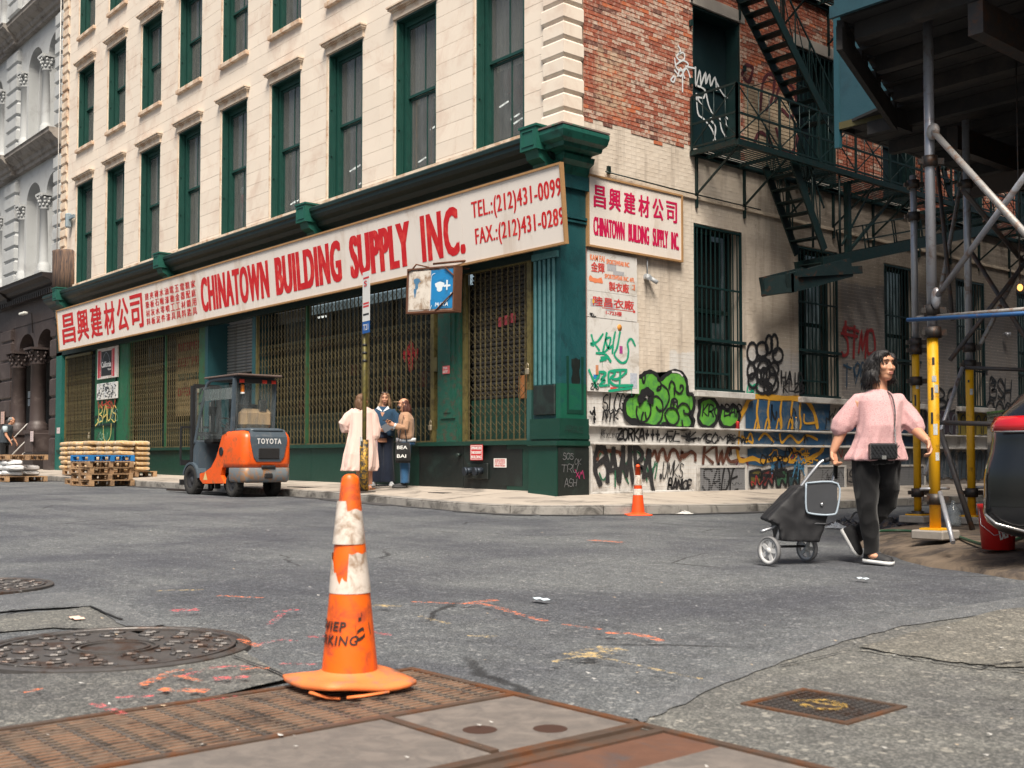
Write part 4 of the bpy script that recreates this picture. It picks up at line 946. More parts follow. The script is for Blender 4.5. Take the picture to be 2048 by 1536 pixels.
m = MB(); word(948, 1128, 'TEL.:(212)431-0099', .62, .98, .0, .02, 3, m); word(952, 1130, 'FAX.:(212)431-0289', .18, .53, .0, .02, 3, m); m.build('phone_lettering', REDP, BS, fix=False)
m = MB(); chars = '昌興建材公司'; ed = [(124, 154), (154, 181), (181, 208), (208, 234), (234, 261), (261, 290)]
for ch, (p0, p1) in zip(chars, ed): a, b = sx(p0+2), sx(p1-2); lettering(m, ch, (a, -.0215, .14), U, V, b-a, .86, .0, .06, 4); lettering(m, ch, (a, -.0228, .165), U, V, b-a, .86, .0, .06, 4)
m.build('lettering', REDP, BS, fix=False)
m = MB(); rows = ['建夾磚水油電五電精家', '築板石喉漆動金器配庭', '材灰水零噴工工材鎖用', '料板泥件漆具具料匙具']
xa, xb = sx(293), sx(396); cw = (xb-xa)/10
for r, row in enumerate(rows):
 for i, ch in enumerate(row): lettering(m, ch, (xa+cw*i+.02, -.0215, .80-r*.215), U, V, cw-.06, .175, .0, .022, 3)
m.build('small_lettering', REDP, BS, fix=False)
# projecting light-box sign
hx0, hz0 = onL(822, 622, .45);
HS = empty('hanging_sign', (-4.05, -.30, 3.35), 0, 'battered projecting light box with torn white and blue face under the sign', 'sign')
p00 = onL(824, 624, .75); p10 = onL(903, 636, .75); p11 = onL(903, 548, .75); p01 = onL(822, 538, .75)
ox, oz = -4.05, 3.35
HW = 1.02; HH = .74
# face looks towards the corner of the street; box hangs square on to the wall line
T = HS; T.location = (p00[0], -.85, p00[1]-.02); T.rotation_euler = (0, rad(2), rad(14))
MB().box(0, HW, .0, .17, 0, HH).build('case', mat('dirty_case', (.36, .33, .30), .7, .3, 6, dirt=(.14, .07, .04), dirt_amt=.6, dirt_sc=4), T)
MB().box(.03, HW*.5, -.006, -.0, .04, HH-.04).build('torn_face', mat('torn_face', (.58, .53, .47), .7, .2, 7, dirt=(.25, .17, .11), dirt_amt=.6, dirt_sc=5), T)
bf = MB().box(HW*.5+.004, HW-.03, -.007, -.0, .04, HH-.04).build('blue_face', mat('blue_face', (.01, .18, .42), .5, .15, 5, dirt=(.02, .10, .2), dirt_sc=4), T)
pt = Paint((HW*.5, -.007, 0), (1, 0, 0), (0, 0, 1), .002); pt.blob((.20, .42), .09, .085, 14, .2); pt.stroke([(.30, .42), (.42, .42)], .035); pt.stroke([(.36, .36), (.36, .50)], .035); pt.word('MITA', .12, .08, .06, .07, .014); pt.stroke([(.04, .1), (.0, .0)], .01)
pt.stroke([(.1, .64), (.02, .58), (.02, .2)], .01); pt.stroke([(.46, .3), (.40, .2), (.30, .13)], .012); pt.build('white_print', flatmat('face_print', (.6, .66, .7), .5), T)
pt = Paint((0, -.006, 0), (1, 0, 0), (0, 0, 1), .002); pt.blob((.2, .5), .055, .10, 14, .3); pt.blob((.17, .34), .03, .08, 10, .3); pt.stroke([(.14, .55), (.28, .52)], .02); pt.build('blue_print', flatmat('face_blue_print', (.06, .16, .28), .5), T)
m = MB(); m.box(-.015, HW+.015, -.02, .19, -.02, .012); m.box(-.015, HW+.015, -.02, .19, HH-.01, HH+.015); m.box(-.015, .012, -.02, .19, 0, HH); m.box(HW-.012, HW+.015, -.02, .19, 0, HH)
m.bar((HW*.62, -.02, .0), (HW, -.02, .30), .012, .03, (0, 1, 0)); m.bar((HW*.8, -.02, HH), (HW, -.02, HH-.16), .012, .03, (0, 1, 0)); m.bar((0, -.02, HH-.03), (.12, -.02, HH), .012, .03, (0, 1, 0))
m.build('rusty_frame', mat('rust_frame', (.13, .055, .03), .8, .4, 8, .3), T)
m = MB(); m.tube([(0, .08, HH), (.1, .08, HH+.10), (.1, .9, HH+.10)], .015, 6); m.tube([(.5, .06, HH+.08), (1.6, .3, HH+.14)], .02, 6); m.tube([(.9, .08, HH), (.9, .85, HH+.06)], .015, 6); m.build('bracket', mat('rust_frame', (0, 0, 0)), T)
_before = set(bpy.data.objects)
# ================================================================== CORNER BUILDING, SIDE STREET (right)
def zr(rx, ry, sc):              # coordinates of an enlarged crop back to the wall plane (y, z)
 return lambda x, y, d=0.: onR(rx+x/sc, ry+y/sc, d)
def zl(rx, ry, sc):
 return lambda x, y, d=0.: onL(rx+x/sc, ry+y/sc, d)
WY = [2.60, 5.57, 8.52, 11.42, 14.3]; WWD = 1.30
openR = [(y, y+WWD, 1.95, 4.81) for y in WY]+[(y, y+WWD, 6.06, 8.56) for y in WY]+[(y, y+WWD, 9.6, 12.1) for y in WY]
m = MB(); zs = [0.1, 1.95, 4.81, 6.06, 8.56, 9.6, 12.1, 17.4]
for i in range(0, len(zs)-1):
 if i % 2 == 0: m.box(-.42, -.012, -.0, 24, zs[i], zs[i+1])
 else:
  ys = [0.]+[v for y in WY for v in (y, y+WWD)]+[24]
  for k in range(0, len(ys), 2): m.box(-.42, -.012, ys[k]+(0 if k else .0), ys[k+1], zs[i], zs[i+1])
MORT = NT('mortar'); _p = MORT.pos(); _z = MORT.math('ADD', MORT.xyz(_p)[2], .15); MORT.col(MORT.mix(MORT.ramp(_z, 6.02, 6.08), MORT.mix(MORT.noise(_p, 3.), (.48, .41, .335, 1), (.58, .51, .43, 1)), MORT.mix(MORT.noise(_p, 9.), (.22, .15, .11, 1), (.36, .27, .21, 1)))); MORT.rough(.95); MORT = MORT.m
bb(m, 'side_wall', MORT)
def brick_mat(name, kind):
 n = NT(name); p = n.pos(); X = list(n.xyz(p)); X[2] = n.math('ADD', X[2], .15)
 h, w_ = .0685, .2145
 row = n.math('FLOOR', n.math('DIVIDE', X[2], h)); par = n.math('MODULO', row, 2.)
 col = n.math('FLOOR', n.math('DIVIDE', n.math('ADD', X[1], n.math('MULTIPLY', par, w_/2)), w_))
 cmb = n.node('ShaderNodeCombineXYZ'); n.link(row, cmb.inputs[0]); n.link(col, cmb.inputs[1])
 wn = n.node('ShaderNodeTexWhiteNoise', noise_dimensions='3D'); n.link(cmb.outputs[0], wn.inputs[0])
 cs = n.node('ShaderNodeSeparateColor'); n.link(wn.outputs[1], cs.inputs[0]); r1, r2, r3 = cs.outputs[0], cs.outputs[1], cs.outputs[2]
 sn = n.math('MULTIPLY', col, w_); sr = n.math('MULTIPLY', row, h)
 cell = n.node('ShaderNodeCombineXYZ'); n.link(sn, cell.inputs[1]); n.link(sr, cell.inputs[2])
 fine = n.noise(p, 55., 5., .7); big = n.noise(p, 1.1, 6., .65, .5)
 if kind == 'red':
  c = n.mix(r1, (.24, .060, .034, 1), (.38, .105, .055, 1)); c = n.mix(n.math('GREATER_THAN', r2, .93), c, (.46, .12, .045, 1)); c = n.mix(n.math('LESS_THAN', r2, .12), c, (.14, .055, .042, 1))
  wash = n.noise(cell.outputs[0], .8, 4., .6, .3); f = n.math('ADD', n.math('MULTIPLY', r3, .62), n.math('MULTIPLY', wash, .75))
  band = n.ramp(n.math('ABSOLUTE', n.math('SUBTRACT', n.math('ADD', X[1], n.math('MULTIPLY', X[2], .0)), 1.65)), 1.3, .2)
  f = n.math('ADD', f, n.math('MULTIPLY', band, .16))
  pale = n.mix(fine, (.46, .35, .28, 1), (.60, .49, .40, 1)); c = n.mix(n.math('MULTIPLY', n.ramp(f, .83, .92), n.ramp(n.noise(p, 13., 6., .8), .40, .56)), c, pale)
  wear = n.ramp(n.noise(p, 17., 6., .8), .50, .60); c = n.mix(n.math('MULTIPLY', wear, .62), c, (.50, .34, .26, 1))
  # a block of old cream paint low on the left
  bx = n.math('MULTIPLY', n.ramp(n.math('ABSOLUTE', n.math('SUBTRACT', X[1], .62)), .42, .30), n.ramp(n.math('ABSOLUTE', n.math('SUBTRACT', X[2], 6.75)), .60, .42))
  c = n.mix(n.math('MULTIPLY', bx, n.math('MULTIPLY', n.ramp(n.noise(p, 9., 6., .75), .42, .56), .75)), c, (.52, .38, .26, 1))
  bx = n.math('MULTIPLY', n.ramp(n.math('ABSOLUTE', n.math('SUBTRACT', X[1], 4.75)), .80, .70), n.ramp(n.math('ABSOLUTE', n.math('SUBTRACT', X[2], 6.65)), .95, .80))
  c = n.mix(n.math('MULTIPLY', bx, n.ramp(n.noise(p, 5., 5., .7), .30, .42)), c, (.42, .33, .23, 1))
  c = n.mix(1., c, n.mix(fine, (.78, .78, .78, 1), (1.18, 1.16, 1.14, 1)), 'MULTIPLY')
 else:
  c = n.mix(n.ramp(n.noise(p, 2.2, 5., .6), .3, .7), (.57, .49, .405, 1), (.66, .58, .49, 1))
  c = n.mix(n.math('MULTIPLY', r1, .10), c, (.45, .36, .27, 1))
  edge = n.math('MULTIPLY_ADD', n.noise(p, 3., 4., .7), .35, -.17)
  # repaint areas: white low coat, warm coat, blue-grey coat in the next bay
  low = n.math('MULTIPLY', n.ramp(n.math('ADD', X[2], edge), 2.62, 2.55), n.ramp(X[1], 1.95, 2.0))
  c = n.mix(n.math('MULTIPLY', low, .85), c, (.60, .59, .575, 1))
  low2 = n.ramp(n.math('ADD', X[2], n.math('MULTIPLY', edge, .6)), 2.02, 1.92); c = n.mix(n.math('MULTIPLY', low2, .9), c, (.60, .59, .575, 1))
  bg_ = n.math('MULTIPLY', n.ramp(n.math('ADD', X[2], edge), 4.32, 4.22), n.ramp(X[1], 6.92, 7.0)); c = n.mix(n.math('MULTIPLY', bg_, .8), c, (.25, .27, .31, 1))
  g2 = n.math('MULTIPLY', n.ramp(n.math('ABSOLUTE', n.math('SUBTRACT', X[1], 4.8)), .85, .75), n.ramp(n.math('ADD', X[2], edge), 2.85, 2.7)); c = n.mix(n.math('MULTIPLY', g2, .7), c, (.50, .51, .53, 1))
  # soot runs under the sills and the fire balcony, then painted shade
  st = n.noise(n.pos(True, (1, 3.2, .28)), 1.4, 5., .65); c = n.mix(n.math('MULTIPLY', n.ramp(st, .48, .72), .55), c, (.25, .20, .16, 1))
  c = n.mix(n.math('MULTIPLY', n.ramp(X[1], 3.0, 6.2), .66), c, (.14, .115, .095, 1))  # far bays darken along the wall: street and shed shade mixed into the paint
  chip = n.ramp(n.noise(p, 14., 6., .8), .66, .70); c = n.mix(n.math('MULTIPLY', chip, .6), c, (.35, .22, .15, 1))
  c = n.mix(n.math('MULTIPLY', n.ramp(X[2], .75, .15), n.math('MULTIPLY', n.ramp(n.noise(p, 4., 5., .7), .3, .7), .7)), c, (.22, .19, .17, 1))
 n.col(c); n.rough(.88); n.bump(n.noise(p, 60., 6., .75), .4, .005); return n.m
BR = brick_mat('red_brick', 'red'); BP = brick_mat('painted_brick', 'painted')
bh, bw = .0685, .2145; rr = random.Random(13)
reds = []; paints = []
for row in range(int(.2/bh), int(9.9/bh)):
 z = row*bh; par = row % 2; c0 = 0
 for col in range(-1, int(16/bw)):
  y = col*bw-par*bw/2
  y1 = y+bw; ymin = .004
  if y1 < ymin+.02: continue
  y = max(y, ymin); zc_ = z+bh/2; skip = False; segs = [(y, y1)]
  for a, b, z0, z1 in openR:
   if z0-.0 < zc_ < z1:
    ns = []
    for s0, s1 in segs:
     if s1 <= a or s0 >= b: ns.append((s0, s1))
     else:
      if s0 < a-.015: ns.append((s0, a))
      if s1 > b+.015: ns.append((b, s1))
    segs = ns
  if 1.02 < zc_ < 1.33: continue
  lim = 6.04+.05*math.sin(y*3.1)+.03*math.sin(y*11)
  for s0, s1 in segs: (reds if zc_ > lim else paints).append((s0, s1, z))
reds.sort(key=lambda b: b[0]+abs(b[2]-6.5)*.45)
m = MB()
def brickbox(mb, a, b, z, j, d):
 mb.add([(-.014, a+j, z+j), (-.014, b-j, z+j), (-.014, b-j, z+bh-j), (-.014, a+j, z+bh-j), (d-.002, a+j+.002, z+j+.002), (d, b-j-.002, z+j+.002), (d-.001, b-j-.002, z+bh-j-.002), (d, a+j+.002, z+bh-j-.002)],
   [(4, 5, 6, 7), (0, 1, 5, 4), (1, 2, 6, 5), (2, 3, 7, 6), (3, 0, 4, 7)])
for k, (a, b, z) in enumerate(reds):
 d = rr.uniform(-.004, .004)
 if k < 300:
  q = MB(); brickbox(q, a, b, z, .0045, d); bb(q, 'brick', BR, fix=False)
 else: brickbox(m, a, b, z, .0045, d)
bb(m, 'red_bricks', BR, kind='stuff', fix=False)
m = MB()
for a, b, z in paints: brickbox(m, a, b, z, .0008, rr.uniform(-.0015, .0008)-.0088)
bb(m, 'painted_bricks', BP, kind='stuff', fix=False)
# plaster bands: string course, ledges, sills
LEDW = mat('ledge_white', (.52, .505, .485), .7, .2, 3, bump=.3, dirt=(.25, .23, .21), dirt_amt=.5, dirt_sc=2, world=True)
LEDW2 = mat('plaster_cream', (.50, .42, .33), .8, .15, 3, bump=.3, dirt=(.25, .20, .16), dirt_amt=.5, dirt_sc=2, world=True)
bb(MB().box(-.012, -.003, .0, 16, 1.04, 1.29), 'ledge_band', LEDW); bb(MB().box(-.0, .085, .03, 20, 1.285, 1.315, .006), 'ledge', LEDW); bb(MB().box(-.0, .105, .105, 20, 1.01, 1.04, .006), 'ledge', LEDW)
bb(MB().box(-.0, .03, .7, 16, 5.19, 5.25, .008), 'string_course', LEDW2)
bb(MB().box(-.002, .020, .10, 2.55, .16, .28, .01).box(-.002, .03, .105, .14, .2, 1.0), 'base_render', LEDW)
for y in WY: bb(MB().box(-.30, .11, y-.06, y+WWD+.20, 1.84, 1.945, .008), 'window_sill', LEDW)
# windows with iron bars
BARG = mat('dark_green_bar', (.004, .023, .023), .5, .25, 5, bump=.2, dirt=(.005, .016, .016), dirt_sc=6)
DARKP = glass_mat('dark_side_glass', (.012, .014, .014), .45, .08)
grime = mat('grey_board', (.16, .14, .115), .8, .4, 2.2, bump=.3, dirt=(.03, .03, .03), dirt_amt=.8, dirt_sc=1.4)
for k, y in enumerate(WY):
 f = bb(MB().box(-.30, -.24, y+.001, y+.09, 1.945, 4.8).box(-.30, -.24, y+WWD-.09, y+WWD-.001, 1.945, 4.8).box(-.30, -.24, y+.09, y+WWD-.09, 4.71, 4.8).box(-.30, -.24, y+.09, y+WWD-.09, 1.945, 2.03).box(-.29, -.25, y+.09, y+WWD-.09, 3.33, 3.40), 'window', GRN_D)
 m = MB(); m.box(-.28, -.272, y+.09, y+WWD-.09, 1.88, 4.56); m.build('pane', DARKP, f)
 m = MB(); m.box(-.9, -.88, y-.2, y+WWD+.2, 1.5, 5.); m.build('dark_room', DARKIN, f)
 if k == 0:
  m = MB(); m.box(-.42, -.40, y+.1, y+1.2, 3.05, 4.5); m.box(-.44, -.42, y+.1, y+1.15, 1.9, 2.55); m.build('grey_board', grime, f)
 g = bb(MB().box(-.045, -.015, y+.02, y+WWD-.02, 2.75, 2.79).box(-.045, -.015, y+.02, y+WWD-.02, 3.72, 3.75).box(-.045, -.015, y+.02, y+WWD-.02, 1.96, 2.0).box(-.045, -.015, y+.02, y+WWD-.02, 4.74, 4.78).box(-.05, -.01, y, y+.035, 1.95, 4.8).box(-.05, -.01, y+WWD-.035, y+WWD, 1.95, 4.8).box(-.03, -.0, y+.02, y+WWD+.05, 1.95, 1.99).box(-.012, .03, y+.0, y+WWD+.06, 2.80, 2.85), 'window_grille', BARG)
 bme = MB().box(-.04, -.022, -.009, .009, 1.84, 4.62).mesh('bar'); bme.materials.append(BARG)
 for i in range(10): inst('bar', bme, g, (0, y+.11+i*.12, 0))
 if k < 2:
  m = MB(); m.box(-.012, .012, y+.02, y+.9, 2.24-.15, 2.27-.15); m.build('cross_bar', BARG, g)
# upper doorways on to the fire balcony
LINT = mat('grey_lintel', (.33, .30, .27), .85, .2, 4, bump=.4)
DDK = mat('dark_teal_door', (.004, .017, .021), .45, .3, 3, bump=.2, dirt=(.006, .02, .022), dirt_sc=2)
for zz in (6.06, 9.6):
 for k, y in enumerate(WY):
  f = bb(MB().box(-.34, -.30, y, y+WWD, zz, zz+2.5), 'fire_door' , DDK)
  m = MB(); m.box(-.30, -.02, y+.001, y+.04, zz-.15, zz+2.35); m.box(-.30, -.02, y+WWD-.04, y+WWD-.001, zz-.15, zz+2.35); m.box(-.30, -.02, y+.04, y+WWD-.04, zz+2.31, zz+2.35); m.build('door_frame', BARG, f)
  m = MB(); m.box(-.29, -.27, y+.1, y+WWD-.1, zz+.0, zz+1.0); m.box(-.29, -.27, y+.1, y+WWD-.1, zz+1.1, zz+2.15); m.build('door_panel', DDK, f)
  bb(MB().box(-.3, .015, y-.08, y+WWD+.12, zz+2.5, zz+2.72, .01), 'lintel', LINT); bb(MB().box(-.3, .05, y-.05, y+WWD+.05, zz-.12, zz, .01), 'door_sill', LINT)
 g = bb(MB().box(-.03, .0, 5.6, 6.85, zz+.05, zz+.1), 'door_bars', BARG); m = MB()
 for i in range(9): m.box(-.02, -.005, 5.66+i*.14, 5.675+i*.14, zz-.05, zz+2.3)
 m.build('bars', BARG, g)
for y, z in ((2.52, 8.2), (2.52, 7.2), (3.98, 7.75)): bb(MB().box(-.0, .05, y-.02, y+.02, z-.05, z+.05), 'shutter_hinge', BARG)
# conduit along the string course, vents at the pavement
bb(MB().tube([(.03, .45, 5.30), (.03, 2.0, 5.275), (.03, 4.4, 5.27)], .012, 6), 'conduit', GRN_D); bb(MB().box(.0, .04, .5, .56, 5.28, 5.40), 'conduit_clip', GRN_D)
MESHM = mat('vent_mesh', (.30, .31, .33), .6, .2, 10, .4)
for y0 in (2.68, 5.75, 8.7):
 v = bb(MB().box(-.001, .012, y0, y0+1.22, .17, .64), 'basement_vent', mat('vent_backing', (.22, .22, .23), .8)); m = MB()
 for i in range(31): m.box(.013, .017, y0+i*.0405, y0+i*.0405+.008, .02, .49)
 for i in range(14): m.box(.017, .020, y0, y0+1.22, .03+i*.034, .037+i*.034)
 m.build('mesh', MESHM, v, kind='stuff', fix=False)
 m = MB(); m.box(.0, .03, y0-.06, y0, .0, .53); m.box(.0, .03, y0+1.22, y0+1.28, .0, .53); m.box(.0, .03, y0, y0+1.22, .49, .53); m.build('frame', LEDW, v)
bb(MB().box(0, .12, 2.7, 4.0, .13, .20, .02), 'broken_step', KERB)
# ------------------------------------------------------------------ signs on the side wall
P3 = zr(1130, 0, 2.56)
S2 = empty('shop_sign', (.02, 0, 4.09), 0, 'white framed shop sign with crimson lettering round the corner on the side wall', 'sign')
MB().box(0, .05, .04, 2.19, .0, 1.07).build('board', SIGNW, S2)
m = MB(); m.box(-.0, .07, .0, .035, -.03, 1.10); m.box(-.0, .07, 2.185, 2.22, -.03, 1.10); m.box(-.0, .07, .035, 2.185, -.03, .0); m.box(-.0, .07, .035, 2.185, 1.07, 1.10); m.build('frame', WOODF, S2)
CRIM = mat('crimson_paint', (.52, .008, .07), .5, .1, 5, bump=0); m = MB()
for i, ch in enumerate('昌興建材公司'): lettering(m, ch, (.051, .14+i*.335, .60), (0, 1, 0), (0, 0, 1), .27, .34, .0, .022, 3); lettering(m, ch, (.052, .14+i*.335, .61), (0, 1, 0), (0, 0, 1), .27, .34, .0, .022, 3)
m.build('lettering', CRIM, S2, fix=False); m = MB()
for s_, a, b in (('CHINATOWN', .13, .83), ('BUILDING', .91, 1.40), ('SUPPLY', 1.48, 1.86), ('INC.', 1.93, 2.13)): lettering(m, s_, (.051, a, .16), (0, 1, 0), (0, 0, 1), b-a, .29, .008, .018, 4)
m.build('lettering', CRIM, S2, fix=False)
BW = mat('weathered_white_board', (.62, .60, .575), .6, .10, 3, bump=.1, dirt=(.42, .38, .33), dirt_amt=.4, dirt_sc=3)
NB = empty('notice_board', (.015, .04, 2.98), 0, 'weathered white board with faded orange and red tenant names below the side sign', 'sign')
MB().box(0, .03, .0, 1.10, .41, 1.03).build('panel', BW, NB); MB().box(0, .032, .0, 1.10, .0, .405).build('panel', BW, NB)
OR1 = spray('faded_orange', (.72, .22, .10), .75, 18); RD1 = spray('faded_red', (.55, .06, .05), .8, 18); GY1_ = spray('silver_blot', (.38, .38, .40), .7, 14)
def board_text(items, mm, x, par, nm='lettering'):
 m = MB()
 for s_, y, z, w_, h_ in items: lettering(m, s_, (x, y, z), (0, 1, 0), (0, 0, 1), w_, h_, .01, .006, 2)
 m.build(nm, mm, par, fix=False)
board_text([('KAM FAI', .04, .88, .32, .09), ('SPORTSWEAR INC', .40, .86, .52, .075), ('SPORTSWEAR INC. 4/FL', .36, .63, .68, .07), ('二樓', .98, .50, .07, .1)], OR1, .031, NB)
board_text([('金輝', .06, .70, .30, .16), ('製衣廠', .45, .44, .46, .15)], RD1, .0312, NB)
pt = Paint((.031, 0, 0), (0, 1, 0), (0, 0, 1), .001); pt.stroke([(.05, .60), (.15, .57), (.28, .59)], .07); pt.stroke([(.05, .57), (.3, .56)], .05); pt.build('orange_blot', OR1, NB)
pt = Paint((.031, 0, 0), (0, 1, 0), (0, 0, 1), .001)
for a, b, w_, h_ in ((.42, .75, .2, .14), (.55, .70, .25, .07), (.05, .16, .22, .12), (.38, .12, .2, .13)): pt.poly([(a, b), (a+w_, b+.01), (a+w_, b+h_), (a, b+h_)])
pt.build('silver_blot', GY1_, NB)
board_text([('陸昌衣廠', .10, .18, .92, .15), ('1-723樓', .38, .06, .36, .07)], spray('thin_red', (.55, .05, .05), .72, 18), .0335, NB); m = MB(); m.box(.033, .0345, .3, 1.05, .155, .165); m.box(.033, .0346, 1.0, 1.05, .14, .18); m.build('arrow', RD1, NB)
NB2 = empty('notice_board', (.015, .04, 1.83), 0, 'white board covered by green graffiti tags and stickers beside the teal corner pier', 'sign')
MB().box(0, .035, .0, 1.13, .0, 1.14).build('panel', BW, NB2)
P7 = zr(880, 480, 2.648); GG = spray('spray_green', (.01, .30, .17), .80, 18)
def tagger(P, O=(0, 0, 0), par=None, off=(0, 0), lift=.004, x0=0.):
 pt = Paint((x0, 0, 0), (0, 1, 0), (0, 0, 1), lift); pt.off = off; pt.k0 = 1.35
 def st(pts, w, **k): pt.stroke([(P(*p)[0]-off[0], P(*p)[1]-off[1]) for p in pts], w, **k)
 pt.st = st; return pt
pt = tagger(P7, off=(.04, 1.83), x0=.036, lift=.001)
for s_ in ([(790, 505), (800, 540), (830, 585)], [(850, 500), (820, 540), (785, 550), (800, 560)], [(870, 495), (855, 570), (850, 600), (880, 570), (890, 520), (865, 530), (880, 575), (900, 560)],
   [(915, 490), (905, 540), (900, 600)], [(940, 490), (925, 570), (910, 610), (945, 650), (975, 640), (985, 590), (980, 545), (1000, 525), (1020, 560)], [(815, 600), (860, 605), (890, 640)], [(840, 625), (870, 622), (890, 645)], [(835, 640), (865, 632)]): pt.st(s_, .028)
for s_ in ([(775, 690), (800, 745), (815, 780), (805, 760), (830, 715)], [(830, 700), (865, 705), (838, 740), (860, 742), (830, 770), (870, 770)], [(880, 770), (880, 700), (915, 705), (885, 740), (915, 770), (1005, 770)], [(890, 695), (975, 690), (930, 735), (900, 735)], [(940, 700), (935, 790)], [(880, 800), (960, 790), (1000, 785)]): pt.st(s_, .030)
pt.build('green_graffiti', GG, NB2)
pt = tagger(P7, off=(.04, 1.83), x0=.036, lift=.004)
for s_ in ([(780, 390), (795, 392), (785, 398), (797, 408)], [(800, 395), (803, 408), (812, 406)]): pt.st(s_, .012)
pt.word('ZAS', .04, .03, .09, .06, .010, .05)
pt.build('black_writing', flatmat('marker_black', (.015, .015, .017), .6), NB2)
for px, py, w_, h_, cc in ((938, 582, .07, .12, (.35, .05, .22)), (812, 690, .06, .16, (.5, .22, .12)), (800, 725, .13, .07, (.03, .18, .45)), (995, 745, .16, .24, (.42, .45, .52)), (890, 790, .14, .06, (.65, .04, .04)), (955, 798, .08, .06, (.4, .36, .3)), (795, 325, .04, .06, (.7, .35, .05))):
 y, z = P7(px, py); MB().box(.0355, .038, y-.04, y-.04+w_, z-1.83-h_/2, z-1.83+h_/2).build('sticker', mat('sticker_%d' % px, cc, .5, .5, 30), NB2)
# spiky-headed little paste-up replaced by a plain round sticker
y, z = P7(938, 465); MB().lathe([(.001, .042), (.05, .042), (.052, .036)], (0, y-.04, z-1.83), 14, 'x').build('sticker', mat('sticker_orange', (.6, .25, .05), .5, .4, 30), NB2)
bb(MB().box(0, .02, .0, .035, 1.6, 4.05).tube([(.03, .012, .2), (.03, .012, 5.2)], .010, 6), 'wooden_batten', mat('red_brown_batten', (.16, .06, .04), .8, .3, 8))
# wall camera
t = empty('security_camera', (.0, 1.40, 3.72), 0, 'small grey twin lens camera under the side wall sign', 'camera')
MB().tube([(.03, 0, .36), (.03, 0, .06)], .010, 6).tube([(0, 0, .30), (.03, 0, .30)], .01, 6).build('conduit', mat('cam_grey', (.34, .36, .38), .5), t); MB().tube([(.03, -.05, .02), (.03, .05, .02)], .045, 10).tube([(.05, -.04, .0), (.16, -.08, -.03)], .035, 10).tube([(.05, .05, .0), (.14, .12, -.08)], .035, 10).build('housing', mat('cam_grey', (0, 0, 0)), t)
# ------------------------------------------------------------------ graffiti on the wall
Z5 = zr(1160, 700, 4.954); Z8 = zr(1380, 400, 2.4); Z1 = zr(1480, 660, 3.072); Z3 = zr(1130, 0, 2.56)
def wshift(pt):
 pt.mb.v = [(x, y, z-.15) for x, y, z in pt.mb.v]; pt.halo.v = [(x, y, z-.15) for x, y, z in pt.halo.v]; return pt
INK = spray('spray_black', (.012, .012, .014), .86, 16); GRF = mat('spray_leaf_green', (.10, .34, .035), .7, .2, 5, bump=0, dirt=(.05, .20, .05), dirt_amt=.6, dirt_sc=4, world=True); BRW = spray('spray_brown', (.11, .04, .025), .70, 12); INKT = spray('spray_black_soft', (.02, .02, .022), .72, 26)
def poly_fill(Zf, pts, m, name, lift=.004):
 pt = Paint((0, 0, 0), (0, 1, 0), (0, 0, 1), lift); P = smooth_poly([Zf(*p) for p in pts+[pts[0]]], 5); vs = [pt.p(*q) for q in P[:-1]]
 c = sum(vs, Vector())/len(vs); bm = bmesh.new(); bv = [bm.verts.new(v-Vector((0, 0, .15))) for v in vs]; f = bm.faces.new(bv); bmesh.ops.triangulate(bm, faces=[f]); me = bpy.data.meshes.new(name); bm.to_mesh(me); bm.free(); me.materials.append(m)
 return inst(name, me, BLD)
# the green throw-up
gA = [(560, 260), (600, 262), (640, 230), (700, 215), (760, 250), (785, 300), (840, 255), (900, 215), (980, 215), (1040, 270), (1060, 360), (1060, 430), (1110, 440), (1130, 500), (1120, 590), (1080, 640), (1110, 700), (1090, 768), (980, 775), (900, 755), (830, 730), (800, 755), (700, 755), (600, 730), (550, 700), (480, 680), (440, 610), (435, 540), (470, 470), (530, 440), (515, 380), (525, 300)]
poly_fill(Z5, gA, GRF, 'green_graffiti')
pt = tagger(Z5, lift=.006)
pt.st(gA+[gA[0]], .050);
for s_ in ([(440, 500), (425, 580), (450, 660), (520, 710), (600, 745), (720, 760)], [(540, 270), (560, 250)], [(610, 262), (625, 330), (640, 290), (640, 240)], [(785, 300), (800, 350), (770, 370), (760, 400), (790, 390), (800, 350)], [(800, 340), (860, 390), (880, 470), (860, 540), (830, 590)],
   [(700, 470), (760, 460), (810, 520), (815, 610), (800, 690), (760, 740)], [(560, 560), (555, 640), (590, 710), (650, 700), (690, 640), (695, 560), (670, 480)], [(580, 560), (600, 510), (650, 485)], [(640, 620), (650, 680)], [(600, 700), (612, 640), (620, 620)], [(750, 565), (780, 600), (820, 590)],
   [(880, 340), (900, 310), (930, 340), (940, 400), (980, 430), (1010, 400), (1015, 360), (990, 350), (985, 375)], [(880, 345), (875, 380)], [(930, 440), (925, 380)], [(960, 570), (1000, 530), (1050, 540), (1080, 590), (1070, 630), (1030, 630), (1020, 600)], [(830, 630), (870, 580), (930, 580), (970, 640), (960, 710), (910, 745), (860, 710), (835, 650)],
   [(890, 560), (900, 500), (930, 480), (955, 510), (950, 560)], [(905, 520), (950, 515)], [(915, 490), (920, 550)], [(1010, 760), (1000, 700)], [(1120, 480), (1125, 580)], [(1060, 360), (1068, 440), (1100, 430)]): pt.st(s_, .026)
pt.st([(590, 490), (610, 440), (650, 410), (695, 440), (690, 500)], .10); pt.st([(430, 540), (430, 620), (470, 700), (560, 745)], .06); pt.st([(1115, 450), (1120, 560), (1100, 650), (1120, 700), (1100, 770)], .045)
wshift(pt).build('black_outline', INK, BLD)
pt = tagger(Z5, lift=.0085); pt.st([(625, 470), (655, 462), (668, 478)], .03); pt.st([(930, 490), (950, 540)], .018); pt.st([(910, 215), (975, 225), (1010, 255)], .02); wshift(pt).build('white_highlight', flatmat('paint_white', (.62, .61, .6), .6), BLD)
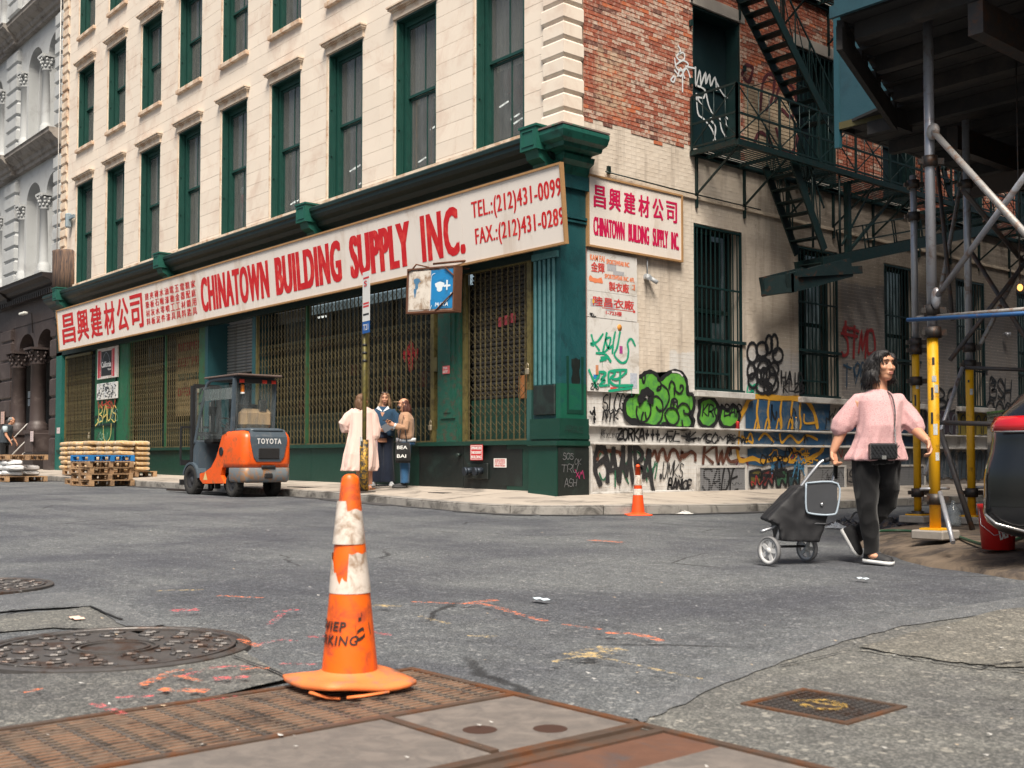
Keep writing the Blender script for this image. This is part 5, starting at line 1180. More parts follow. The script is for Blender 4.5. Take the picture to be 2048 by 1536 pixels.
# KRO and BAR bubbles
for pts, nm in (([(42, 970), (75, 950), (110, 955), (135, 1000), (125, 1060), (95, 1092), (60, 1085), (38, 1050), (45, 1010)], 'KRO'), ([(150, 990), (180, 1010), (205, 985), (230, 1010), (232, 1060), (200, 1092), (160, 1088), (140, 1050)], 'BAR')):
 poly_fill(Z8, pts, GRF, 'green_graffiti', .006); pt = tagger(Z8, lift=.008); pt.st(pts+[pts[0]], .055); y, z = Z8(pts[0][0]+8, 1045); pt.word(nm, y+.02, z+.03, .20, .16, .022, .05, .1); wshift(pt).build('black_outline', INK, BLD)
# black tags
pt = tagger(Z5, lift=.005); y, z = Z5(365, 880); pt.word('ZORKA+++', y, z-.01, .17, .125, .026, .05); y, z = Z5(835, 905); pt.word('FL-K', y, z, .17, .19, .022, .05, .15); pt.st([(1040, 830), (1060, 870), (1040, 890), (1080, 895), (1150, 870), (1090, 880), (1060, 840), (1085, 830)], .022); pt.st([(1215, 880), (1240, 850), (1250, 890), (1288, 905)], .022)
for a, b in ((0, 1112), (0, 1112)): pass
pt2 = Z8; y, z = Z8(60, 1165); pt.word('CO', y+.05, z, .16, .16, .022, .06, .15); pt.word('BRS', y+.62, z+.04, .10, .08, .012, .06); pt.word('NOIR', Z8(160, 950)[0], Z8(160, 950)[1], .075, .075, .012, .05)
y, z = Z5(205, 690); pt.word('SLCG', Z5(210, 590)[0], Z5(210, 600)[1], .27, .125, .020, .06); pt.word('NYK', Z5(210, 680)[0], Z5(210, 690)[1], .15, .12, .024, .08)
pt.st([(85, 610), (105, 640), (118, 600), (135, 650), (125, 570)], .024); pt.st([(125, 660), (135, 690), (120, 680), (128, 715)], .024)
y, z = Z5(190, 830); pt.word('AK', y, z+.0, .06, .05, .007); pt.word('MIXLINGER', y, z-.06, .07, .055, .007)
wshift(pt).build('black_graffiti', INK, BLD)
pt = tagger(Z5, lift=.005)
for s_ in ([(175, 965), (150, 1060), (150, 1200), (200, 1330)], [(175, 965), (240, 980), (250, 1060), (160, 1150)], [(235, 970), (270, 1100), (270, 1300)], [(230, 1100), (300, 1150), (330, 980)], [(330, 980), (340, 1100), (385, 1300)], [(280, 1200), (380, 1180)], [(385, 1300), (410, 1120), (425, 965)],
   [(425, 965), (430, 1120), (455, 1240)], [(455, 1240), (480, 1100), (490, 960)], [(490, 960), (500, 1150), (520, 1310)], [(535, 950), (550, 1180)], [(535, 950), (600, 1000), (610, 1070), (550, 1130), (620, 1170), (560, 1180)], [(680, 1000), (640, 1150), (625, 1260)], [(680, 1000), (690, 1200), (720, 1400)], [(640, 1240), (700, 1230)]): pt.st(s_, .062)
pt.blob(Z5(793, 1253), .035, .05, 12); wshift(pt).build('black_graffiti', INKT, BLD)
pt = tagger(Z5, lift=.0045)
for s_ in ([(180, 1060), (230, 1000), (300, 1020), (290, 1180), (230, 1290), (190, 1220)], [(340, 1010), (420, 1040), (430, 1200), (480, 1320)], [(420, 1200), (520, 1010), (600, 1050), (560, 1200)], [(610, 1000), (640, 1100), (700, 1260), (740, 1110)], [(690, 1220), (760, 1120), (740, 1270)], [(560, 1210), (640, 1200), (660, 1300)], [(345, 1200), (345, 1350)]): pt.st(s_, .022)
wshift(pt).build('green_drips', spray('spray_dark_green', (.015, .11, .055), .7, 16), BLD)
pt = tagger(Z5, lift=.0048)
for s_ in ([(170, 1080), (185, 1000), (230, 1010)], [(260, 1000), (380, 1010), (400, 1040)], [(660, 1060), (670, 990), (710, 1040), (740, 1000), (770, 1100), (790, 1010), (830, 990), (860, 1100), (900, 1000), (950, 1000), (990, 1090), (1010, 1000), (1020, 1060), (1100, 1010), (1140, 1040), (1140, 1090)], [(1000, 1050), (1060, 1030)]): pt.st(s_, .045)
for w_, x0 in (('KWC', 55),): y, z = Z8(x0, 1265); pt.word(w_, y, z+.02, .26, .33, .045, .06, .1)
wshift(pt).build('brown_graffiti', BRW, BLD)
pt = tagger(Z5, lift=.0055); y, z = Z5(810, 1260); pt.word('UMKS', y, z, .24, .13, .014, .1, .1); pt.word('BAMCE', *Z5(860, 1395), .18, .12, .028, .08, .1); pt.word('HN', Z5(990, 1400)[0], Z5(990, 1400)[1]-.06, .14, .10, .022, .08)
pt.word('SADE', *Z8(50, 1395), .40, .25, .030, .06, .15); pt.st([(50+0, 1395)], .01) if False else None
wshift(pt).build('black_graffiti', INK, BLD);
# flower-shaped black outlines and the tag beside them
pt = tagger(Z8, lift=.005)
def oval(cx_, cy_, rx_, ry_, w_=.040, rot=0):
 n_ = 14; pt.st([(cx_+rx_*math.cos(2*PI*i/n_+rot), cy_+ry_*math.sin(2*PI*i/n_+rot)) for i in range(n_+1)], w_)
for q in ((298, 733, 24, 48), (345, 718, 28, 35), (378, 692, 16, 42), (404, 690, 16, 44), (420, 745, 24, 34), (345, 790, 40, 30), (292, 820, 18, 38), (300, 868, 22, 34), (350, 828, 30, 58), (352, 838, 14, 32), (380, 850, 30, 50), (345, 895, 30, 34), (395, 880, 26, 44), (372, 905, 20, 26), (400, 810, 22, 30)): oval(*q)
pt.word('HAID', *Z8(432, 880), .22, .17, .028, .07); pt.word('KLZB', *Z8(440, 920), .18, .17, .026, .09); wshift(pt).build('black_graffiti', INK, BLD)
pt = tagger(Z8, lift=.005); pt.word('DE', *Z8(272, 925), .16, .17, .022, .07); wshift(pt).build('green_graffiti', GG, BLD)
# blue and ochre piece across bands and ledges
BLU = mat('spray_blue', (.014, .060, .13), .7, .45, 5, bump=0, dirt=(.10, .12, .14), dirt_amt=.55, dirt_sc=3, world=True); OCH = spray('spray_ochre', (.52, .27, .025), .84, 16); DBL = mat('spray_dark_blue', (.008, .03, .07), .7, .3, 5, bump=0, world=True)
def rectpaint(y0, y1, z0, z1, m, nm, lift=.004, wob=.03, seed=1):
 r_ = random.Random(seed); P = [(y0+(y1-y0)*i/12, z1+r_.uniform(-wob, wob)) for i in range(13)]+[(y1+r_.uniform(-wob, wob), z1+(z0-z1)*i/5) for i in range(1, 5)]+[(y1+(y0-y1)*i/12, z0+r_.uniform(-wob, wob)) for i in range(13)]
 pt = Paint((0, 0, 0), (0, 1, 0), (0, 0, 1), lift); pt.poly(P); return wshift(pt).build(nm, m, BLD)
rectpaint(3.95, 6.55, 1.33, 1.84, BLU, 'blue_graffiti', .0035, .015); rectpaint(3.9, 6.6, 1.06, 1.27, BLU, 'blue_graffiti', .0005, .01, 2); rectpaint(4.0, 6.5, .66, .99, BLU, 'blue_graffiti', .0035, .05, 3)
rectpaint(6.85, 8.1, 1.34, 1.80, DBL, 'dark_blue_graffiti', .0035, .02, 4); rectpaint(6.7, 9.6, 1.06, 1.27, DBL, 'dark_blue_graffiti', .0005, .01, 5)
pt = tagger(Z8, lift=.006)
pt.st([(215, 1095), (262, 1000), (300, 945), (420, 950), (540, 958), (590, 1010), (610, 1090)], .07)
for x in (325, 378, 438, 490, 530): pt.st([(x, 962), (x-6, 1020), (x, 1070), (x-4, 1096)], .04)
for x in (305, 355, 410, 465): pt.st([(x+2, 1096), (x+14, 1050), (x+26, 1094)], .028)
pt.st([(545, 1030), (548, 1070), (600, 1068)], .03)
wshift(pt).build('ochre_graffiti', OCH, BLD)
pt = tagger(Z8, lift=.002)
for s_ in ([(248, 1135), (300, 1165), (290, 1120), (270, 1160)], [(330, 1150), (360, 1120), (400, 1160)], [(430, 1125), (440, 1165), (480, 1130), (520, 1165), (560, 1130), (610, 1150)], [(236, 1110), (232, 1170)]): pt.st(s_, .035)
wshift(pt).build('ochre_graffiti', OCH, BLD)
pt = tagger(Z8, lift=.006); pt.st([(225, 1185), (240, 1250), (300, 1240), (350, 1255), (420, 1240), (500, 1255), (560, 1245), (620, 1215), (640, 1185)], .06); pt.word('#', *Z8(540, 1240), .14, .2, .02); wshift(pt).build('ochre_graffiti', OCH, BLD)
pt = tagger(Z8, lift=.0075); pt.word('OMORO', *Z8(335, 1268), .16, .17, .022, .1); pt.word('SKONS', *Z8(580, 1362), .26, .30, .022, .08); wshift(pt).build('black_graffiti', INK, BLD)
for i, x in enumerate((285, 345, 410, 470)):
 poly_fill(Z8, [(x, 1305), (x+52, 1298), (x+50, 1372), (x+30, 1345), (x+20, 1375), (x+4, 1370)], mat('piece_%d' % i, [(.10, .085, .02), (.16, .03, .03), (.03, .09, .05), (.02, .05, .06)][i], .7, .5, 12, world=True), 'small_graffiti_piece', .005)
 pt = tagger(Z8, lift=.008); pt.st([(x, 1305), (x+52, 1298), (x+50, 1372), (x+30, 1345), (x+20, 1375), (x+4, 1370), (x, 1305)], .035); pt.st([(x+10, 1320), (x+40, 1325)], .05); wshift(pt).build('black_outline', INK, BLD)
pt = tagger(Z8, lift=.005); pt.st([(215, 1290), (240, 1240), (275, 1260), (262, 1330), (225, 1320), (235, 1275)], .03); pt.st([(225, 1300), (270, 1290)], .04); wshift(pt).build('dark_red_graffiti', spray('spray_plum', (.09, .02, .04), .75, 14), BLD)
rs = random.Random(77)
for nm, mm_, nn, y0_, y1_, z0_, z1_, h_ in (('black_graffiti', INK, 14, 2.7, 6.8, .22, .85, .24), ('ochre_graffiti', OCH, 6, 3.9, 6.4, .68, .9, .12), ('red_graffiti', spray('spray_blood2', (.30, .03, .03), .72, 12), 3, 4.0, 7.5, .3, .8, .2), ('blue_graffiti', spray('spray_sky', (.05, .18, .32), .7, 14), 4, 4.6, 8, .25, .8, .25), ('black_graffiti', INK, 9, 1.5, 8.5, 1.06, 1.1, .14), ('black_graffiti', INK, 6, 3.9, 8, 1.36, 1.5, .3), ('grey_graffiti', spray('spray_pale2', (.35, .36, .38), .7, 14), 4, 7, 10, .3, .8, .3), ('black_graffiti', INKT, 4, 7, 10.5, 1.35, 1.6, .3)):
 pt = tagger(Z8, lift=.009)
 for i in range(nn):
  q, z_ = rs.uniform(y0_, y1_), rs.uniform(z0_, z1_); P = [(q, z_)]
  for j_ in range(rs.randint(5, 9)): P.append((P[-1][0]+rs.uniform(-.02, .11), z_+rs.uniform(0, h_)))
  pt.stroke(P, rs.uniform(.012, .028))
 wshift(pt).build(nm, mm_, BLD)
# red and blue tags in the third bay
pt = tagger(Z8, lift=.005); pt.word('STMO', *Z8(722, 738), .56, .30, .05, .08, .05); pt.st([(725, 640), (800, 655)], .05); pt.st([(745, 585), (745, 640)], .05); wshift(pt).build('red_graffiti', spray('spray_blood', (.26, .02, .02), .78, 12), BLD)
pt = tagger(Z8, lift=.005); pt.word('TVA', Z8(735, 885)[0], Z8(735, 885)[1], .38, .30, .028, .08); pt.word('ORK', Z8(785, 840)[0], Z8(785, 840)[1], .26, .22, .024, .08); wshift(pt).build('blue_graffiti', spray('spray_navy', (.02, .06, .11), .8, 14), BLD)
# far bays, seen through the scaffold
Z2 = zr(1700, 500, 2.4); pt = tagger(Z2, lift=.005); pt.word('BEN', Z2(415, 765)[0], Z2(415, 765)[1], .45, .42, .035, .1); pt.word('BSH', Z2(668, 710)[0], Z2(668, 710)[1], .42, .36, .035, .08); pt.st([(675, 640), (685, 620), (700, 635), (680, 640)], .035)
pt.st([(650, 760), (665, 725), (685, 728), (692, 765)], .04); pt.st([(695, 765), (710, 728), (728, 735), (735, 765)], .04); pt.st([(738, 765), (752, 735), (768, 745)], .04); wshift(pt).build('black_graffiti', INK, BLD)
for a, b, c_, nm in ((8.2, 9.9, DBL, 'dark_blue_graffiti'), (10.0, 11.3, mat('spray_dark_plum', (.03, .02, .03), .7, .3, 5, world=True), 'plum_graffiti'), (11.4, 12.9, mat('spray_olive', (.20, .15, .02), .7, .3, 5, world=True), 'olive_graffiti'), (13., 14.6, BLU, 'blue_graffiti')):
 rectpaint(a, b, 1.34, 1.82, c_, nm, .004, .04, int(a*7)); rectpaint(a, b, .35, .97, mat('old_blue_piece', (.04, .06, .08), .7, .6, 3, world=True, dirt=(.16, .16, .17), dirt_sc=4), 'faded_graffiti', .004, .06, int(a*5))
 pt = Paint((0, 0, 0), (0, 1, 0), (0, 0, 1), .007)
 for i in range(4): q = a+.1+i*.34; pt.stroke([(q, 1.36), (q+.05, 1.7), (q+.2, 1.74), (q+.27, 1.38)], .04); pt.stroke([(q, .4), (q+.1, .9), (q+.25, .85), (q+.2, .42)], .035)
 wshift(pt).build('black_outline', INK if a > 11 else spray('spray_grey_line', (.12, .13, .15), .7, 14), BLD)
# white tag on the fire door, plum scrawl on the bricks
WSP = spray('spray_white', (.62, .64, .66), .82, 16)
pt = Paint((-.268, 0, 0), (0, 1, 0), (0, 0, 1), .0); Z3d = lambda x, y: onR(1130+x/2.56, 0+y/2.56, -.268)
for s_ in ([(668, 345), (670, 440), (690, 360), (695, 430)], [(695, 440), (720, 370), (720, 430), (740, 380), (745, 440), (768, 395), (775, 460)], [(680, 440), (715, 460), (710, 500), (680, 500), (700, 540)], [(765, 400), (800, 470), (830, 500), (860, 480), (885, 490), (885, 540), (850, 570), (850, 610)], [(672, 480), (680, 580), (710, 610), (750, 660), (770, 720)],
   [(720, 470), (735, 540), (760, 600), (740, 610), (770, 650), (760, 720)], [(790, 600), (800, 660), (820, 700)], [(850, 600), (880, 640), (870, 680), (830, 650), (820, 600), (850, 640), (840, 720)]): pt.stroke([Z3d(*p) for p in s_], .035)
wshift(pt).build('white_graffiti', WSP, BLD)
pt = tagger(Z3, lift=.006)
for s_ in ([(578, 235), (590, 260), (570, 290), (590, 310), (610, 300), (605, 270), (580, 275)], [(560, 300), (570, 350), (600, 360), (630, 330), (600, 310), (570, 330)], [(560, 360), (590, 390), (620, 350), (640, 400)], [(600, 380), (600, 470)], [(555, 390), (540, 410), (555, 420), (562, 395)], [(615, 340), (660, 350)], [(575, 390), (590, 350), (610, 400)]): pt.st(s_, .022)
wshift(pt).build('white_graffiti', WSP, BLD)
pt = tagger(Z3, lift=.006)
for s_ in ([(905, 380), (925, 335), (960, 350), (940, 420), (915, 400)], [(1000, 560), (1010, 430), (1040, 380), (1070, 400), (1060, 500), (1030, 560)], [(1075, 520), (1100, 440), (1150, 430), (1180, 500), (1160, 600), (1110, 560)], [(960, 760), (990, 680), (1030, 700), (1060, 760)], [(1080, 660), (1110, 760), (1160, 780), (1190, 700)]): pt.st(s_, .05)
wshift(pt).build('plum_graffiti', spray('spray_wine', (.09, .02, .025), .72, 12), BLD)
# scrawls on the black panels of the corner
def scr(x_, ws, mm_, nm):
 pt = Paint((x_, 0, 0), (0, 1, 0), (0, 0, 1), .004)
 for a in ws: pt.word(*a)
 o_ = wshift(pt).build(nm, mm_, BLD); _before.add(o_)
scr(-.334, [('SOS', -.15, .78, .10, .08, .008), ('TRU', -.18, .58, .12, .12, .008), ('ASH', -.12, .36, .12, .09, .008), ('OK', .1, .7, .09, .07, .006)], flatmat('scrawl_grey', (.16, .16, .17), .7), 'grey_scrawl')
scr(-.333, [('XM', .12, .50, .10, .09, .012, .15)], flatmat('scrawl_pink', (.30, .02, .10), .7), 'pink_scrawl'); scr(-.338, [('ARGUS', -.1, 1.2, .10, .08, .008)], flatmat('scrawl_dark', (.01, .03, .025), .7), 'black_scrawl')
# can left on the ledge, bottle
t = MB().lathe([(.001, 0), (.033, 0), (.033, .12), (.028, .13), (.001, .13)], (.045, *[Z8(219, 1097)[0], 1.316])[0:3], 12).build('drink_can', mat('can_red', (.5, .03, .03), .4, .1, 5, .4), None, label='small red drink can standing on the white ledge', cat='can')
t = empty('bottle', (.045, Z8(500, 1100)[0], 1.316), 0, 'small clear bottle with orange cap standing on the ledge over the blue graffiti', 'bottle')
MB().lathe([(.001, 0), (.032, 0), (.034, .13), (.012, .20), (.012, .23)], n=12).build('body', glass_mat('bottle_glass', (.3, .32, .33), .6), t); MB().lathe([(.014, .23), (.014, .25), (.001, .25)], n=10).build('cap', flatmat('cap_orange', (.6, .3, .03), .5), t)
# the side wall's own frame: it starts behind the corner pier
S_ = 1.0356; T_S = Vector((-.44, .4286, -.0274))
def side_frame(new):
 for o in new:
  if o.parent is None or o.parent is BLD:
   off = Vector((0, 0, .15)) if o.parent is BLD else Vector((0, 0, 0))
   o.location = (o.location+off)*S_+T_S-off; o.scale = (S_, S_, S_)
side_frame([o for o in bpy.data.objects if o not in _before])
_before = set(bpy.data.objects)
# ================================================================== NEIGHBOUR: grey upper floors on a brown cast iron ground floor
GRY = mat('grey_paint_facade', (.41, .42, .42), .7, .08, 2, bump=.15, dirt=(.30, .30, .30), dirt_amt=.4, dirt_sc=1.2)
GRY2 = mat('grey_cornice', (.26, .235, .21), .75, .15, 3, bump=.2, dirt=(.14, .12, .105), dirt_amt=.6, dirt_sc=2.5)
BRN = mat('brown_iron', (.050, .035, .032), .55, .25, 3, bump=.2, dirt=(.085, .065, .06), dirt_amt=.4, dirt_sc=3)
BRN_D = mat('dark_brown_iron', (.022, .016, .015), .55, .25, 3, bump=.2)
SASHR = mat('brown_sash', (.045, .018, .014), .5, .2, 6)
NBB = empty('ornate_building', (-24, 0, .35), 0, 'ornate grey building with arched windows over a dark brown columned ground floor', 'building')
def nb(mb, name, m, parent=None, **kw):
 mb.v = [(x+24, y, z-.35) for x, y, z in mb.v]; return mb.build(name, m, parent or NBB, **kw)
nb(MB().box(-46, -23.47, 1.6, 9, .2, 20), 'wall', mat('inner_dark_wall', (.02, .02, .02), .9))
def arch_plate(x0, x1, z0, z1, centers, hw, zs_, y0, y1, name, m, rise=.62):
 """a wall sheet with arched openings, built as strips"""
 mb = MB(); centers = sorted(centers); xs = [x0]
 for c in centers: xs += [c-hw, c+hw]
 xs.append(x1)
 for k in range(0, len(xs), 2):
  if xs[k+1]-xs[k] > .01: mb.box(xs[k], xs[k+1], y0, y1, z0, z1)
 for c in centers:
  N = 14
  for i in range(N):
   a0 = PI*i/N; a1 = PI*(i+1)/N; xa, za = c+hw*math.cos(a0), zs_+rise*math.sin(a0); xb, zb = c+hw*math.cos(a1), zs_+rise*math.sin(a1)
   mb.add([(xa, y0, za), (xb, y0, zb), (xb, y0, z1), (xa, y0, z1), (xa, y1, za), (xb, y1, zb), (xb, y1, z1), (xa, y1, z1)], [(0, 1, 2, 3), (4, 7, 6, 5), (0, 4, 5, 1), (3, 2, 6, 7)])
 return nb(mb, name, m)
def column(x, y, z0, z1, r, mm, cap=.5, name='column'):
 o = nb(MB().lathe([(r*1.35, z0), (r*1.35, z0+.10), (r*1.25, z0+.14), (r*1.28, z0+.2), (r*1.05, z0+.25), (r, z0+.32), (r*.93, z1-cap-.06), (r*1.05, z1-cap-.05), (r*1.05, z1-cap)], (x, y, 0), 18).box(x-r*1.45, x+r*1.45, y-r*1.45, y+r*1.45, z0-.12, z0), name, mm)
 m = MB(); m.lathe([(r*.92, z1-cap-.35), (r*.95, z1-cap*.6-.35), (r*1.25, z1-.12-.35)], (x+24, y, 0), 16)
 for row, (n, rr_, zz, s_) in enumerate(((9, 1.0, .10, .045), (9, 1.15, .22, .05), (8, 1.30, .33, .048), (4, 1.6, .41, .07))):
  for k in range(n):
   a = 2*PI*(k+(.5 if row else 0))/n; R_ = r*rr_
   m.ell((x+24+R_*math.cos(a), y+R_*math.sin(a), z1-cap-.35+zz*cap/.5), (s_, s_, s_*1.2), 8, 6)
 m.box(x+24-r*1.5, x+24+r*1.5, y-r*1.5, y+r*1.5, z1-.07-.35, z1-.35); m.build('capital', mm, o); return o
def cornice(zt, hgt, proj, mm, x0=-46, x1=-23.5):
 m = MB(); pr = [(.3, zt-hgt), (-.05, zt-hgt), (-.05, zt-hgt*.8), (-.12, zt-hgt*.75), (-.15, zt-hgt*.55), (-.28, zt-hgt*.42), (-.34, zt-hgt*.3), (-proj, zt-hgt*.2), (-proj, zt-.04), (-proj-.04, zt), (.3, zt+.02)]
 m.loft([[(X, y, z) for y, z in pr] for X in (x0, x1)], False); nb(m, 'cornice', mm)
 for xp in (-28.65, -32.9):
  m = MB(); m.loft([[(X, y-.13, z+.01) for y, z in pr] for X in (xp-.62, xp+.62)], False); nb(m, 'cornice_break', mm)
def quoins(x0, x1, z0, z1, mm, y=-.06, h=.46):
 z = z0; k = 0
 while z < z1-.2:
  hh = min(h, z1-z); m = MB(); ins = .0 if k % 2 else .03
  m.loft([[(x0+a+ins, .3, q), (x0+a+ins, y+b, q), (x1-a-ins, y+b, q), (x1-a-ins, .3, q)] for q, a, b in ((z, .045, .06), (z+.05, .0, .0), (z+hh-.09, .0, .0), (z+hh-.04, .045, .06), (z+hh, .045, .06))], False)
  nb(m, 'quoin_stone', mm); z += hh; k += 1
for fl in range(3):
 b = 6.62+4.6*fl; top = b+4.6; sp = b+2.85
 cornice(top, .62, .42, GRY2)
 cs = [-26.55, -24.55, -30.9, -32.6, -35.1, -36.8]
 arch_plate(-46, -23.5, b, top-.6, cs, .72, sp, .10, .42, 'arcade', GRY)
 arch_plate(-46, -23.5, b, top-.7, cs, .56, sp-.12, .42, .75, 'inner_arcade', GRY, .48)
 nb(MB().box(-46, -23.5, -.02, .5, b-.02, b+.18), 'sill_course', GRY)
 for c in cs:
  f = nb(MB().box(c-.55, c-.47, .80, .9, b+.2, sp+.4).box(c+.47, c+.55, .80, .9, b+.2, sp+.4).box(c-.47, c+.47, .82, .88, b+1.65, b+1.73).box(c-.47, c+.47, .80, .9, b+.2, b+.3).box(c-.03, c+.03, .82, .88, b+.3, b+1.65), 'window', SASHR)
  m = MB(); m.box(c-.5+24, c+.5+24, .86, .87, b+.25-.35, sp+.5-.35); m.build('pane', GLASS, f); m = MB(); m.box(c-.5+24, c+.5+24, .97, .98, b+1.2-.35, sp+.5-.35); m.build('curtain', CURT, f)
 for x in (-27.62, -25.42, -31.75, -30.1, -33.5): column(x, .12, b+.32, sp+.02, .165, GRY, .46)
 quoins(-29.25, -28.05, b+.15, top-.6, GRY); quoins(-24.05, -23.5, b+.15, top-.6, GRY, -.10); quoins(-33.9, -33.3, b, top-.6, GRY)
# ground floor
cornice(6.62, .62, .55, BRN_D); nb(MB().box(-46, -23.5, .0, .4, 5.3, 6.0), 'frieze', BRN)
m = MB()
for i in range(26): m.box(-28.9+i*.21, -28.9+i*.21+.11, -.26, -.04, 6.02, 6.18)
nb(m, 'dentil_row', BRN_D)
arch_plate(-46, -23.5, 4.0, 5.3, [-26.75, -24.85], .78, 4.45, .02, .4, 'arcade', BRN, .55)
quoins(-29.25, -28.05, .9, 5.3, BRN, -.10, .66); quoins(-24.0, -23.45, .9, 5.3, BRN, -.12, .62)
nb(MB().box(-29.4, -27.95, -.2, .4, .2, .9).box(-24.15, -23.45, -.22, .4, .2, .95), 'pier_base', BRN)
for x in (-27.75, -25.75): column(x, .10, 1.75, 4.45, .25, BRN, .5, 'iron_column')
nb(MB().box(-26.15, -25.2, -.22, .55, .3, 1.02, .02), 'column_pedestal', BRN_D); nb(MB().box(-26.1, -25.3, -.2, .5, 1.02, 1.65, .02), 'column_pedestal', BRN); nb(MB().box(-28.05, -27.45, -.1, .5, .3, 1.65), 'column_pedestal', BRN)
nb(MB().box(-28.1, -23.5, 1.3, 1.35, .3, 5.5), 'door_wall', BRN_D)
d = nb(MB().box(-27.3, -26.2, 1.24, 1.3, 1.1, 3.6), 'entrance_door', mat('brown_door', (.035, .018, .014), .5))
for i in range(5): nb(MB().box(-28.0, -26.2, .45+.22*i-.1, 1.3, .3+.17*i, .47+.17*i), 'stone_step', mat('red_brown_step', (.09, .03, .02), .7))
HR = flatmat('white_handrail', (.55, .53, .5), .4)
for k, (z_, dy) in enumerate(((1.62, 0), (1.10, 0), (1.25, .9), (.75, 0))):
 nb(MB().tube([(-28.1+.2*k*0, -.35+dy, z_-.55), (-26.3, -.05+dy, z_+.35)], .02, 8), 'handrail', HR)
# papers, notices, lamp
def npl(name, x0, x1, z0, z1, y, c, lb):
 t = empty(name, (x0, y, z0), 0, lb, 'notice'); MB().box(0, x1-x0, -.01, 0, 0, z1-z0).build('sheet', flatmat('np_%d' % int(abs(x0*100+z0*37)), c, .6), t)
 m = MB(); n = int((z1-z0)/.06)
 for i in range(1, n): m.box(.04, (x1-x0)*(.7+.2*((i*7) % 3)/3), -.0125, -.0105, (z1-z0)*i/n, (z1-z0)*i/n+.012)
 m.build('print_lines', flatmat('print_grey_line', (.28, .3, .33), .7), t, kind='stuff', fix=False); return t
px_ = [(37, 779, 50, 797), (37, 797, 50, 812), (54, 781, 66, 797), (54, 797, 66, 813)]
nms = ['top left of four pale papers taped inside the dark doorway', 'bottom left of four pale papers taped inside the dark doorway', 'top right of four pale papers taped inside the dark doorway', 'bottom right of four pale papers taped inside the dark doorway']
for (a, b, c_, d_), lb in zip(px_, nms):
 p0 = onL(a, d_, -1.2); p1 = onL(c_, b, -1.2); npl('paper_notice', p0[0], p1[0], p0[1]+.02, p1[1]-.0, 1.24, (.42, .48, .52), lb)
p0 = onL(30, 827, -.9); p1 = onL(45, 815, -.9); npl('warning_notice', p0[0], p1[0], p0[1], p1[1], .9, (.55, .5, .5), 'red and white notice below the four papers in the dark doorway')
p0 = onL(61, 883, .23); p1 = onL(67, 862, .23); npl('warning_notice', p0[0], p1[0], p0[1], p1[1], -.23, (.55, .45, .45), 'narrow red and white strip on the brown column pedestal')
p0 = onL(114, 867, .24); p1 = onL(120, 855, .24); npl('warning_notice', p0[0], p1[0], p0[1], p1[1], -.24, (.55, .45, .45), 'small red and white notice on the quoined brown pier')
p0 = onL(2, 848, .14); p1 = onL(9, 823, .14); npl('paper_notice', p0[0], p1[0], p0[1], p1[1], -.14, (.5, .33, .28), 'pinkish poster strip on the brown pier at the left edge')
t = empty('wall_lamp', (-25.9, -.05, 5.05), 0, 'small arm lamp over the column of the brown ground floor', 'lamp')
MB().tube([(0, .0, -.1), (0, -.05, .55), (0, -.2, .6)], .02, 6).build('arm', BRN_D, t); MB().box(-.55, -.05, -.30, -.14, .52, .6, .02).build('lamp_head', flatmat('lamp_face', (.75, .75, .7), .4), t)
# building beyond the picture on the left continues the street wall; cream wall wire
MB().tube([(-23.48, -.12, 17), (-23.5, -.13, 5.2)], .012, 6).build('facade_cable', flatmat('cable_white', (.6, .58, .55), .6), None, label='thin pale cable hanging down the edge between the two buildings', cat='cable')
_before = set(bpy.data.objects)
# ================================================================== FIRE BALCONY AND STAIRS on the side wall
FEM = mat('fire_escape_paint', (.004, .019, .019), .45, .3, 6, .3, .3, 60, (.015, .018, .016), .5, 9)
FER = mat('rusty_fire_escape', (.007, .022, .024), .6, .4, 5, .2, .4, 50, (.10, .035, .012), .35, 5)
FE = empty('fire_escape', (0, 2.5, 6.0), 0, 'dark green iron fire escape with slatted balcony and steep stairs on the side wall', 'fire escape')
def fe(mb, name, m=FEM, **kw):
 mb.v = [(x, y-2.5, z-6.0) for x, y, z in mb.v]; return mb.build(name, m, FE, **kw)
X1 = 1.0; ZP = 6.0; Y0, Y1 = 2.5, 9.4
def platform(zp, y0, y1, x1=X1, tag_=''):
 m = MB(); m.box(x1-.03, x1+.03, y0, y1, zp-.10, zp); fe(m, 'stringer_beam'); m = MB(); m.box(.0, .05, y0, y1, zp-.08, zp); fe(m, 'stringer_beam'); m = MB(); m.box(.05, x1-.03, y0, y0+.05, zp-.08, zp); fe(m, 'end_beam')
 n = 12
 for i in range(n):
  x = .09+(x1-.16)*i/(n-1); fe(MB().box(x-.017, x+.017, y0+.05, y1, zp-.02, zp-.008), 'floor_slat')
 y = y0+.4
 while y < y1: fe(MB().box(.05, x1-.03, y-.02, y+.02, zp-.075, zp-.02), 'cross_beam'); y += .85
 for y in [y0+.15, y0+1.45, y0+2.75, y0+4.2, y0+5.6]:
  if y < y1: m = MB(); m.bar((x1-.1, y, zp-.08), (.02, y, zp-.72), .03, .03); fe(m, 'knee_brace'); m = MB(); m.bar((.02, y, zp-.05), (.02, y, zp-.95), .03, .05); fe(m, 'wall_leg')
